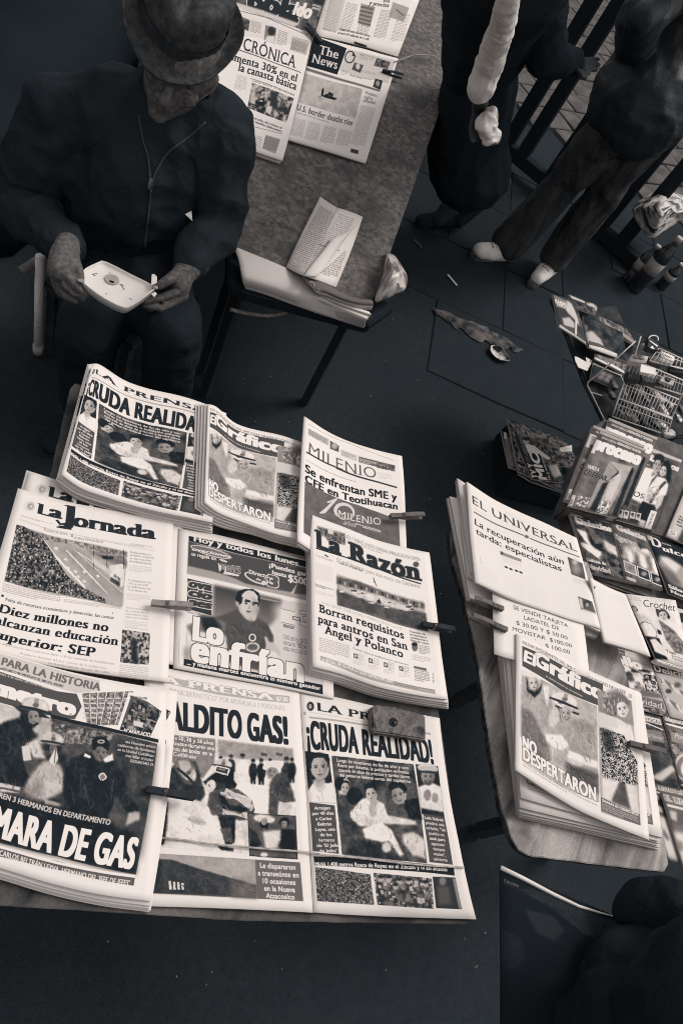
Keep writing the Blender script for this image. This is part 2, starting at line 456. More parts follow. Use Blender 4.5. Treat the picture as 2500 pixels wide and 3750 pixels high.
    def lines(s, quad, n, v=150, a=.75, fill=.8):
        """small print too fine to read: words broken into letters"""
        q = s.cv(quad)
        for i in range(n):
            f = (i + .5) / n
            p0 = q[0] * (1 - f) + q[3] * f; p1 = q[1] * (1 - f) + q[2] * f
            hgt = max(1.0, np.linalg.norm(q[3] - q[0]) / n * .5)
            x = p0[0]; end = p1[0] - (0 if i < n - 1 else (p1[0] - p0[0]) * .4)
            y = int((p0[1] + p1[1]) / 2)
            while x < end:
                wl = RNG.uniform(2, 8) * hgt * .6
                xa, xb = int(x), int(min(x + wl, end))
                if xb > xa and 0 <= y < s.h and xb > 0 and xa < s.w:
                    hh = max(1, int(hgt)); ya = max(y - hh, 0)
                    seg = s.c[ya:y + 1, max(xa, 0):min(xb, s.w)]
                    r = RNG.uniform(.35, 1, seg.shape) * a
                    seg[:] = seg * (1 - r) + v * r
                x += wl + hgt * .6
    def image(s, name):
        c = s.c + RNG.normal(0, 2.0, s.c.shape)
        rgb = srgb(tone(np.clip(c, 0, 250)))
        px = np.ones((s.h, s.w, 4), np.float32); px[..., :3] = rgb[::-1]
        im = bpy.data.images.new(name, s.w, s.h); im.pixels.foreach_set(px.ravel()); im.update(); im.pack()
        m = bpy.data.materials.new(name); m.use_nodes = True; t = m.node_tree; b = t.nodes['Principled BSDF']
        b.inputs['Roughness'].default_value = .9; b.inputs['Specular IOR Level'].default_value = .04
        ti = t.nodes.new('ShaderNodeTexImage'); ti.image = im; ti.extension = 'EXTEND'
        t.links.new(ti.outputs['Color'], b.inputs['Base Color']); s.m = m
        # faint creases and rag of the paper
        tc = t.nodes.new('ShaderNodeTexCoord'); n2 = t.nodes.new('ShaderNodeTexNoise'); n2.inputs['Scale'].default_value = 9
        t.links.new(tc.outputs['Object'], n2.inputs['Vector'])
        bp = t.nodes.new('ShaderNodeBump'); bp.inputs['Strength'].default_value = .25; bp.inputs['Distance'].default_value = .012
        t.links.new(n2.outputs['Fac'], bp.inputs['Height']); t.links.new(bp.outputs[0], b.inputs['Normal'])
        return m
    def surf(s, a, b): x, y = s.px(a, b); return s.plane.at(x, y, s.z(a, b))
    def grid(s, nu, nv, rip=0.0, seed=0):
        P = np.array([[s.surf(i / nu, j / nv) for i in range(nu + 1)] for j in range(nv + 1)])
        if rip:
            for j in range(nv + 1):
                for i in range(nu + 1):
                    P[j, i] += s.plane.n * rip * mnoise.noise(Vector((P[j, i] * 9 + seed).tolist()))
        return P
def sheet_mesh(name, P, n, th, spread=0.0):
    """sheet of given grid with thickness th: top (slot 0), cut edges and underside (slot 1)"""
    nv, nu = P.shape[0] - 1, P.shape[1] - 1
    idx = lambda j, i: j * (nu + 1) + i
    V = [P[j, i] for j in range(nv + 1) for i in range(nu + 1)]; F = []; UV = []; MI = []
    uv = lambda j, i: (i / nu, 1 - j / nv)
    for j in range(nv):
        for i in range(nu):
            F.append((idx(j + 1, i), idx(j + 1, i + 1), idx(j, i + 1), idx(j, i)))
            UV += [uv(j + 1, i), uv(j + 1, i + 1), uv(j, i + 1), uv(j, i)]; MI.append(0)
    per = [(0, i) for i in range(nu)] + [(j, nu) for j in range(nv)] + [(nv, i) for i in range(nu, 0, -1)] + [(j, 0) for j in range(nv, 0, -1)]
    cen = P.reshape(-1, 3).mean(0); base = len(V); lay = 1
    for k, (j, i) in enumerate(per):
        d = P[j, i] - cen; d = d - n * d.dot(n)
        V.append(P[j, i] - n * th + d / (np.linalg.norm(d) + 1e-9) * spread)
    m_ = len(per)
    for k in range(m_):
        a = idx(*per[k]); b = idx(*per[(k + 1) % m_]); F.append((a, b, base + (k + 1) % m_, base + k)); UV += [(0, 0)] * 4; MI.append(1)
    # underside follows the sheet
    b2 = len(V); V += [P[j, i] - n * th for j in range(nv + 1) for i in range(nu + 1)]
    for j in range(nv):
        for i in range(nu):
            F.append((b2 + idx(j, i), b2 + idx(j, i + 1), b2 + idx(j + 1, i + 1), b2 + idx(j + 1, i))); UV += [(0, 0)] * 4; MI.append(1)
    return V, F, UV, MI
def sheet(pg, name_part, root, th, nu=22, nv=26, rip=.0036, mats=None, spread=0.0, seed=0):
    P = pg.grid(nu, nv, rip, seed)
    V, F, UV, MI = sheet_mesh(name_part, P, pg.plane.n, th, spread)
    me = mesh_pd(name_part, local(V, root), F)
    ul = me.uv_layers.new(name='page'); ul.data.foreach_set('uv', np.array(UV, np.float32).ravel())
    me.polygons.foreach_set('material_index', MI)
    me.polygons.foreach_set('use_smooth', [m == 0 for m in MI])
    o = bpy.data.objects.new(name_part, me); COL.objects.link(o); o.parent = root
    for m in (mats or [pg.m, M['pedge']]): me.materials.append(m)
    return o
def paper_thing(pg, kind, label, cat, th=.004, copies=0, step=None, jit=(.004, .01), group=None, copy_label=None, **kw):
    """one paper, and below it the further copies of its stack, each a thing of its own"""
    P0 = pg.surf(.5, .5); root = empty(kind, P0 - pg.plane.n * (pg.z(.5, .5)), label, cat, group)
    o = sheet(pg, 'front_page' if kind == 'newspaper' else 'cover', root, th, **kw)
    rr = random.Random(len(label) * 7)
    outs = [root]
    for k in range(copies):
        r2 = root.copy(); COL.objects.link(r2)
        off = np.array(step if step is not None else (0, 0, 0)) * (k + 1) - pg.plane.n * (th + .0006) * (k + 1)
        off = off + np.array((rr.uniform(-1, 1) * jit[0], rr.uniform(-1, 1) * jit[0], 0))
        r2.location = Vector(root.location) + Vector(off.tolist())
        r2.rotation_euler = (0, 0, rr.uniform(-1, 1) * jit[1])
        c = o.copy(); COL.objects.link(c); c.parent = r2
        r2['label'] = copy_label or label; 
        outs.append(r2)
    return outs
# ------------------------------------------------------------------ page art (written and drawn as printed)
C1 = (150, 1300, 1.568); C2 = (1000, 1480, 1.96); C3 = (0, 1700, 2.24); C4 = (550, 1900, 2.24); C5 = (0, 2350, 2.352)
C6 = (520, 2430, 2.502); C7 = (1050, 2500, 2.0907); C8 = (1600, 1700, 2.412); C9 = (1700, 2300, 1.96); C10 = (1700, 1000, 1.96)
C11 = (800, 0, 1.742); C12 = (2050, 1550, 3.36); C13 = (2150, 2100, 3.92); C14 = (2200, 2600, 3.62); C15 = (2000, 1050, 3.136)
HB = (.035, .02); BB = (.02, .01)
def person_fig(p, x, y, s, body=60, skin=170, hair=50):
    p.E(x, y + 2.2 * s, 1.1 * s, 1.6 * s, body, b=1); p.E(x, y, .5 * s, .62 * s, skin, b=1); p.E(x, y - .3 * s, .52 * s, .4 * s, hair, b=1)

def art_cruda(p):
    p.E(182, 180, 28, 36, 50, b=1); p.E(180, 182, 13, 20, 190, b=1); p.E(172, 176, 3, 4, 60); p.E(186, 178, 3, 4, 60); p.Ln([(172, 194), (190, 197)], 2, 70)
    p.T('LA PRENSA', 230, 232, 1055, 345, 56, 55, 'serif', (.03, 0))
    p.E(138, 235, 12, 14, 180, b=1)
    p.P([(168, 258), (1100, 385), (1100, 400), (168, 272)], 175); p.lines([(170, 240), (1000, 350), (1000, 362), (170, 252)], 1, 180)
    p.T('¡CRUDA REALIDAD!', 163, 507, 1118, 618, 190, 46, 'sans', (.065, .02))
    # portrait left
    q = [(137, 523), (318, 548), (345, 740), (370, 925), (172, 915)]; p.P(q, 62)
    p.E(248, 590, 80, 55, 48, rot=5, b=2); p.E(252, 648, 72, 92, 182, rot=-8, b=2); p.P([(180, 570), (240, 560), (320, 585), (322, 640), (300, 600), (200, 590)], 48, b=3); p.P([(160, 830), (215, 750), (310, 770), (350, 760), (372, 925), (172, 915)], 228, b=2)
    p.E(250, 760, 42, 45, 160, b=3); p.E(222, 632, 14, 6, 90, b=1); p.E(272, 636, 14, 6, 90, b=1); p.Ln([(228, 692), (268, 696)], 4, 110); p.E(248, 664, 8, 14, 155, b=1)
    p.P([(173, 915), (366, 940), (398, 1312), (198, 1290)], 84)
    for i, t in enumerate(['Arraigan', 'por 40 días', 'a Carlos', 'Beltrán', 'Leyva, uno', 'de los', 'hermanos', "de 'El Jefe", "de Jefes'"]):
        y = 968 + i * 41; c = 271 + i * 5.6; k = len(t) * 7.4; p.T(t, c - k, y - 2, c + k, y + 8, 24, 226, 'sans', (.03, .02))
    # main picture
    q = [(340, 560), (965, 625), (1010, 900), (1068, 1385), (420, 1315), (380, 900)]; p.G(q, 84, 96)
    p.N(q, 70, 110, 40, .6)
    p.P([(620, 590), (690, 600), (760, 800), (650, 790)], 60, b=4)
    p.E(440, 810, 42, 80, 205, rot=12, b=2); p.E(405, 770, 40, 55, 55, b=3); p.P([(400, 850), (470, 860), (560, 1160), (430, 1180)], 80, b=4)
    p.E(515, 865, 62, 72, 45, b=3); p.P([(480, 1000), (570, 890), (640, 870), (740, 930), (770, 1020), (690, 1090), (560, 1100), (490, 1040)], 212, b=3)
    p.E(645, 850, 44, 60, 190, rot=-8, b=2); p.E(640, 805, 48, 36, 42, rot=10, b=2); p.E(630, 845, 6, 4, 60, b=1); p.E(662, 850, 6, 4, 60, b=1)
    p.E(660, 905, 26, 34, 170, b=2); p.P([(625, 940), (690, 900), (680, 1040), (630, 1020)], 176, b=2)
    p.P([(575, 1120), (700, 1050), (800, 1130), (890, 1320), (860, 1330), (780, 1210), (720, 1220), (600, 1190)], 218, b=3)
    p.P([(560, 1040), (760, 1010), (980, 1060), (990, 1090), (740, 1080), (580, 1090)], 196, b=3)
    p.E(850, 855, 58, 78, 168, rot=-18, b=2); p.E(845, 805, 72, 45, 40, rot=15, b=2); p.P([(900, 900), (1000, 880), (1035, 1050), (930, 1040), (900, 960)], 48, b=3)
    p.E(832, 850, 6, 4, 60, b=1); p.E(866, 858, 6, 4, 60, b=1); p.Ln([(836, 900), (858, 904)], 3, 90)
    p.P([(880, 1160), (960, 1140), (1045, 1200), (1062, 1350), (960, 1320), (890, 1230)], 196, b=4)
    p.P([(480, 1190), (720, 1230), (900, 1370), (440, 1320)], 66, b=6); p.E(760, 1260, 36, 40, 200, b=3)
    p.PH(q); p.PH([(137, 523), (318, 548), (345, 740), (370, 920), (172, 912)], .7)
    for i, t in enumerate(['Luego de vacaciones de fin de año y con', 'Reyes por delante, la población enfrenta', 'cascada de alzas de precios y tarifas tanto', 'del gobierno federal como del capitalino']):
        p.T(t, 384 + i * 7, 607 + i * 36, 926 + i * 6, 664 + i * 36, 24, 228, 'sans', (.025, .015))
    # right portrait
    q = [(980, 625), (1155, 640), (1175, 800), (1205, 1030), (1030, 1008)]; p.P(q, 62)
    p.P([(1000, 800), (1100, 760), (1180, 800), (1200, 990), (1020, 960)], 208, b=3); p.E(1075, 715, 52, 72, 150, b=2); p.E(1075, 655, 80, 34, 205, rot=8, b=2)
    p.E(1078, 752, 36, 30, 70, b=3); p.E(1058, 706, 8, 5, 60, b=1); p.E(1096, 710, 8, 5, 60, b=1); p.E(1072, 860, 28, 44, 130, b=2); p.E(1130, 880, 26, 40, 150, b=2)
    p.PH([(982, 628), (1153, 642), (1175, 800), (1200, 1020), (1030, 1000)], .7)
    p.P([(1040, 1005), (1205, 1030), (1235, 1200), (1268, 1395), (1088, 1375)], 84)
    for i, t in enumerate(['Luis Suárez', 'predice más', 'crisis; "el', 'pueblo no', 'está para', 'aguantar', 'tiempos', 'malos",', 'advierte']):
        y = 1052 + i * 39; c = 1125 + i * 6; k = len(t) * 6.4; p.T(t, c - k, y - 2, c + k, y + 4, 22, 224, 'sans', (.03, .02))
    p.P([(203, 1330), (1276, 1416), (1283, 1478), (212, 1400)], 44)
    p.T('Midió 1,400 metros Rosca de Reyes en el Zócalo y ni así alcanzó', 218, 1388, 1228, 1462, 31, 232, 'sans', (.03, .02))
    p.crowd([(215, 1412), (640, 1468), (668, 1702), (235, 1672)], 5, 48, 200)
    p.crowd([(662, 1455), (1105, 1500), (1125, 1732), (692, 1702)], 13, 55, 205)
    for x, y in ((720, 1500), (780, 1500), (860, 1520), (930, 1520), (1060, 1540), (830, 1560)): p.E(x, y, 22, 27, 185, b=2); p.E(x, y - 15, 24, 14, 48, b=2)
    p.P([(1112, 1485), (1288, 1492), (1340, 1735), (1142, 1727)], 62); p.E(1190, 1520, 26, 34, 130, b=3); p.P([(1150, 1560), (1240, 1560), (1260, 1700), (1160, 1700)], 90, b=6); p.P([(1268, 1500), (1290, 1500), (1338, 1730), (1318, 1730)], 150, b=2)
def art_gas(p):
    p.P([(20, 60), (235, 118), (640, 200), (1352, 298), (1352, 364), (700, 285), (235, 180), (10, 125)], 184)
    p.T('LA PRENSA', 70, 158, 1215, 328, 60, 238, 'serif', (.05, .015), out=120, ow=1)
    p.T('$7.00', 1232, 340, 1336, 352, 38, 238, 'sans', (.04, .02))
    p.T('"MINICIBERNETICO" POR APUÑALAR A 2 PERSONAS', 255, 275, 1308, 430, 46, 196, 'sans', (.012, 0))
    p.T('¡MALDITO GAS!', 60, 560, 1330, 738, 245, 47, 'sans', (.075, .02))
    q = [(290, 665), (700, 690), (1380, 775), (1405, 1300), (1430, 1790), (165, 1688)]
    p.P([(250, 650), (695, 690), (1382, 776), (1400, 1100), (1425, 1770), (155, 1685)], 206)
    p.P([(290, 655), (670, 690), (665, 900), (560, 1050), (270, 900)], 128, b=2); p.P([(697, 695), (1380, 778), (1390, 900), (700, 850)], 150, b=3)
    for x in (1085, 1225): p.P([(x, 815), (x + 60, 822), (x + 60, 850), (x, 842)], 90, b=1)
    for t, x0, y0, x1, y1 in (('e 50, 38 y 26 años', 300, 700, 652, 742), ('lcados durante una', 292, 748, 660, 792), ('oto del boiler en la', 286, 795, 642, 842), ('Cuitláhuac', 288, 843, 494, 874)): p.T(t, x0, y0, x1, y1, 36, 230, 'sans', (.035, .02), out=95, ow=1)
    for x, y, s, bcol in ((720, 880, 44, 205), (815, 870, 50, 70), (920, 870, 62, 225), (1015, 910, 50, 60), (1090, 910, 52, 52), (1170, 900, 40, 130), (1320, 900, 62, 75), (1370, 900, 50, 60)):
        p.E(x, y + s * 1.5, s * .8, s * 1.5, bcol, b=2); p.P([(x - s * .5, y + s * 2), (x + s * .5, y + s * 2), (x + s * .45, y + s * 3.9), (x + s * .1, y + s * 3.9), (x, y + s * 3), (x - s * .15, y + s * 3.9), (x - s * .45, y + s * 3.9)], bcol - 10, b=2); p.E(x, y - s * .3, s * .36, s * .45, 135, b=1); p.E(x, y - s * .5, s * .38, s * .3, 70, b=1)
    p.P([(700, 1080), (1150, 1120), (1160, 1360), (900, 1400), (700, 1250)], 226, b=3)
    # man bending, right
    p.E(1190, 990, 56, 66, 150, b=2); p.E(1200, 935, 100, 42, 214, rot=-12, b=2); p.P([(1215, 1010), (1300, 990), (1370, 1150), (1400, 1260), (1290, 1280), (1250, 1260), (1240, 1400), (1158, 1380), (1165, 1100)], 84, b=3); p.P([(1262, 1270), (1370, 1290), (1350, 1400), (1255, 1400)], 186, b=2)
    # firefighters
    p.P([(250, 980), (330, 880), (500, 900), (560, 1120), (580, 1200), (540, 1260), (240, 1180)], 70, b=3); p.E(400, 960, 110, 80, 110, rot=35, b=3); p.P([(330, 890), (420, 880), (500, 1040), (370, 1050)], 178, b=4); p.E(440, 1060, 66, 52, 88, b=2); p.P([(380, 1030), (490, 1040), (480, 1070), (400, 1060)], 215, b=3)
    p.P([(560, 1080), (680, 990), (800, 1000), (870, 1110), (850, 1150), (700, 1160), (600, 1130)], 52, b=2); p.E(745, 920, 80, 48, 205, rot=12, b=2); p.P([(690, 930), (800, 960), (780, 1020), (672, 990)], 58, b=1); p.Ln([(680, 940), (800, 975), (780, 1020), (668, 985), (680, 940)], 5, 215)
    p.E(680, 1120, 90, 42, 60, rot=-15, b=2); p.E(630, 1120, 46, 60, 200, rot=20, b=2)
    p.P([(620, 1180), (740, 1140), (880, 1150), (1000, 1240), (1030, 1330), (1020, 1420), (900, 1440), (760, 1390), (640, 1390), (600, 1290)], 92, b=2)
    for a, bq in (((720, 1200), (1000, 1260)), ((760, 1165), (1015, 1330)), ((740, 1350), (1010, 1410))): p.Ln([a, ((a[0] + bq[0]) / 2, (a[1] + bq[1]) / 2 - 18), bq], 24, 190)
    p.P([(700, 1200), (760, 1210), (800, 1290), (1000, 1330), (900, 1370), (740, 1330)], 56, b=3)
    p.P([(690, 1380), (860, 1400), (850, 1640), (770, 1680), (740, 1560)], 58, b=2); p.P([(715, 1510), (820, 1495), (835, 1640), (770, 1630)], 92, b=2); p.P([(690, 1665), (840, 1690), (840, 1722), (720, 1705)], 52, b=2)
    p.P([(250, 1330), (330, 1300), (480, 1420), (640, 1450), (710, 1520), (560, 1580), (380, 1560), (250, 1480)], 222, b=4); p.P([(190, 1250), (240, 1260), (230, 1500), (200, 1660), (165, 1660)], 56, b=3); p.E(500, 1440, 90, 30, 170, rot=15, b=4)
    p.P([(900, 1440), (975, 1450), (985, 1740), (960, 1735)], 196, b=2)
    p.PH([(300, 650), (695, 692), (1382, 778), (1400, 1100), (1425, 1770), (165, 1685), (200, 1300)], .9)
    p.P([(968, 1365), (1407, 1395), (1427, 1795), (987, 1762)], 46); p.P([(976, 1372), (1400, 1402), (1418, 1785), (992, 1755)], 96)
    p.E(1120, 1420, 100, 40, 200, rot=8, b=3); p.P([(1080, 1440), (1160, 1460), (1150, 1510), (1090, 1500)], 44, b=2); p.E(1300, 1450, 46, 42, 45, b=2); p.P([(1240, 1520), (1400, 1520), (1410, 1700), (1280, 1700), (1210, 1630)], 48, b=3)
    p.P([(1110, 1540), (1270, 1520), (1270, 1610), (1230, 1700), (1130, 1690)], 200, b=4); p.P([(985, 1500), (1060, 1560), (1100, 1660), (1000, 1690)], 58, b=3); p.E(1120, 1750, 34, 22, 200, b=2)
    p.P([(130, 1740), (1045, 1795), (1050, 2030), (760, 2140), (95, 2103)], 158)
    p.P([(150, 1790), (270, 1795), (560, 1890), (1050, 2030), (1050, 2155), (95, 2105), (120, 1880)], 76, b=2); p.P([(800, 1970), (1045, 2030), (1050, 2155), (820, 2140)], 108, b=8); p.E(150, 1840, 34, 50, 66, b=3)
    for i in range(4): p.Ln([(255 + i * 38, 1990 + i * 6), (262 + i * 38, 2070)], 9, 200)
    p.PH([(130, 1745), (1040, 1800), (1040, 2130), (100, 2100)], .7); p.PH([(976, 1372), (1400, 1402), (1418, 1785), (992, 1755)], .8)
    p.P([(1040, 1795), (1447, 1822), (1477, 2178), (1052, 2155)], 106)
    for t, x0, x1, y in (('Le dispararon', 1085, 1405, 1880), ('a transeúnte en', 1065, 1435, 1950), ('10 ocasiones', 1108, 1405, 2020), ('en la Nueva', 1120, 1400, 2088), ('Atzacoalco', 1135, 1395, 2155)): p.T(t, x0, y - 5, x1, y + 6, 46, 228, 'sans', (.03, .02))
def art_grafico(p):
    p.T('PELEAN INTEGRANTES DEL SME CON TRABAJADORES DE LA CFE', 415, 102, 1155, 486, 22, 120, 'sans', (.012, 0)); p.E(1187, 488, 12, 14, 140)
    p.E(1187, 488, 7, 9, 225)
    q = [(405, 300), (690, 440), (945, 560), (962, 1252), (680, 1130), (410, 950)]; p.P(q, 176)
    p.P([(405, 420), (480, 330), (560, 400), (640, 560), (740, 730), (740, 800), (620, 760), (540, 640), (405, 560)], 165, b=5)
    p.P([(405, 560), (480, 600), (600, 850), (620, 1000), (500, 960), (405, 780)], 124, b=6)
    p.E(495, 390, 42, 52, 205, b=3); p.P([(440, 330), (460, 440), (500, 455), (540, 420), (560, 380), (540, 460), (500, 500), (445, 450)], 56, b=2)
    p.P([(560, 400), (610, 420), (600, 540), (580, 560)], 214, b=3); p.P([(620, 430), (650, 440), (650, 640), (625, 640)], 190, b=2)
    p.E(715, 520, 92, 54, 216, rot=22, b=2); p.E(690, 518, 26, 26, 110, b=2); p.P([(640, 560), (660, 555), (820, 610), (820, 625)], 60, b=1); p.E(728, 604, 44, 52, 184, rot=10, b=2); p.E(706, 590, 8, 5, 60, b=1); p.E(750, 600, 8, 5, 60, b=1); p.Ln([(712, 634), (742, 638)], 4, 80)
    p.P([(660, 560), (680, 580), (690, 650), (668, 620)], 50, b=2)
    p.P([(740, 680), (840, 640), (930, 700), (950, 1000), (760, 900), (735, 800)], 158, b=4); p.P([(830, 560), (945, 600), (950, 720), (860, 650)], 178, b=3); p.E(640, 640, 40, 70, 200, rot=15, b=4)
    p.P([(580, 760), (700, 770), (750, 840), (700, 890), (640, 860), (580, 800)], 226, b=3); p.P([(630, 860), (720, 880), (700, 1020), (610, 980)], 176, b=4)
    p.P([(740, 870), (955, 960), (955, 1010), (740, 930)], 222, b=3); p.P([(730, 950), (955, 1040), (958, 1190), (720, 1090)], 96, b=8); p.E(790, 960, 60, 24, 200, rot=20, b=5)
    p.PH(q, .9, 1.2, 150)
    p.P([(405, 300), (540, 350), (540, 382), (405, 336)], 228, b=4)
    p.P([(412, 128), (700, 268), (990, 402), (993, 535), (965, 560), (690, 440), (412, 272)], 84)
    p.T('El', 428, 248, 498, 262, 78, 238, 'sans', (.06, .03), it=.12); p.T('Gráfico', 500, 262, 985, 520, 100, 238, 'sans', (.075, .03), it=.05, out=60, ow=1.5)
    p.T('EL PRIMER DIARIO DE LA MAÑANA', 585, 355, 845, 490, 10, 225, 'sans', (.02, 0))
    # right picture: woman in a patterned dress
    q = [(950, 440), (1195, 522), (1240, 960), (1268, 1415), (975, 1325)]; p.P(q, 176)
    p.P([(950, 440), (1195, 522), (1215, 700), (960, 620)], 150, b=2); p.E(1075, 520, 80, 75, 118, b=8); p.E(1040, 600, 60, 60, 120, b=8); p.N([(990, 450), (1190, 520), (1160, 640), (980, 620)], 80, 215, 9, .6)
    p.E(1125, 578, 46, 62, 222, rot=-12, b=2); p.P([(960, 600), (1080, 640), (1190, 700), (1215, 780), (1240, 960), (1180, 900), (960, 720)], 222, b=3); p.E(1112, 566, 7, 4, 100, b=1); p.E(1140, 578, 7, 4, 100, b=1); p.Ln([(1108, 605), (1128, 610)], 3, 120)
    d = [(965, 710), (1060, 745), (1140, 770), (1180, 860), (1240, 960), (1244, 1118), (1200, 1130), (985, 1070)]; p.P(d, 48); p.N(d, 20, 225, 3.5, .9, con=3.2); p.P([(970, 715), (1060, 745), (1070, 900), (1000, 880)], 44, b=8, a=.75)
    p.P([(985, 1070), (1110, 1100), (1060, 1240), (985, 1215)], 216, b=3); p.P([(1150, 1110), (1235, 1130), (1255, 1340), (1180, 1290)], 210, b=3); p.P([(1112, 1100), (1150, 1112), (1195, 1300), (1050, 1240)], 96, b=4)
    p.PH([(952, 442), (1193, 524), (1240, 960), (1266, 1412), (977, 1322)], .5, 1.1, 150)
    p.P([(972, 1213), (1258, 1335), (1266, 1417), (976, 1312)], 108)
    p.T('SHARAE ES CIBERCHICA', 985, 1245, 1250, 1350, 18, 232, 'sans', (.04, .02)); p.lines([(982, 1255), (1250, 1360), (1256, 1410), (982, 1310)], 4, 215)
    p.T('NO', 418, 868, 512, 905, 84, 236, 'sans', (.07, .03), out=60, ow=1.5); p.T('DESPERTARON', 422, 948, 938, 1232, 92, 236, 'sans', (.05, .03), out=60, ow=1.5)
    p.lines([(418, 975), (950, 1255), (950, 1295), (418, 1000)], 2, 130)
def art_milenio(p):
    p.P([(250, 176), (400, 250), (398, 300), (249, 222)], 190); p.lines([(255, 186), (385, 250), (385, 292), (255, 222)], 4, 90); p.P([(408, 262), (472, 300), (470, 345), (408, 320)], 90); p.E(440, 300, 22, 22, 175, b=2)
    p.P([(485, 322), (600, 372), (600, 415), (485, 368)], 205); p.lines([(490, 330), (590, 375), (590, 408), (490, 362)], 3, 130); p.P([(612, 378), (874, 440), (872, 486), (612, 420)], 110); p.lines([(618, 388), (740, 425), (740, 455), (618, 418)], 3, 230, 1)
    p.N([(740, 420), (872, 445), (872, 484), (740, 460)], 60, 150, 6)
    p.Ln([(252, 145), (560, 290), (870, 405)], 1.5, 150)
    p.T('MILENIO', 246, 328, 738, 552, 74, 96, 'serif', (.002, -.01)); p.lines([(750, 490), (850, 510), (850, 560), (750, 530)], 4, 190)
    p.P([(238, 338), (450, 445), (450, 455), (238, 350)], 60); p.P([(450, 448), (887, 595), (887, 606), (450, 460)], 60); p.lines([(240, 370), (830, 625), (830, 636), (240, 382)], 1, 110)
    p.T('Se enfrentan SME y', 232, 458, 886, 722, 54, 42, 'sans', (.04, .015))
    q = [(227, 556), (560, 700), (800, 795), (900, 830), (912, 1120), (560, 1060), (220, 920)]; p.P(q, 104); p.N(q, 88, 122, 20, .5)
    p.P([(227, 520), (900, 790), (905, 812), (700, 740), (227, 552)], 236); p.T('CFE en Teotihuacan', 231, 528, 890, 784, 48, 42, 'sans', (.04, .015)); p.E(510, 770, 78, 62, 214, rot=20, b=0); p.E(514, 776, 58, 46, 104, rot=20); p.P([(330, 780), (345, 780), (465, 680), (452, 678)], 214); p.P([(332, 784), (372, 784), (466, 676), (440, 680)], 214); p.P([(385, 700), (460, 672), (452, 690), (390, 712)], 214)
    p.T('MILENIO', 462, 782, 770, 896, 50, 224, 'serif', (.01, 0), out=104, ow=2); p.T('DIARIO', 458, 808, 525, 830, 16, 214, 'serif'); p.T('años', 500, 858, 588, 890, 34, 214, 'sans', it=.4); p.Ln([(588, 858), (770, 912)], 3, 214); p.Ln([(640, 885), (770, 922)], 3, 214)
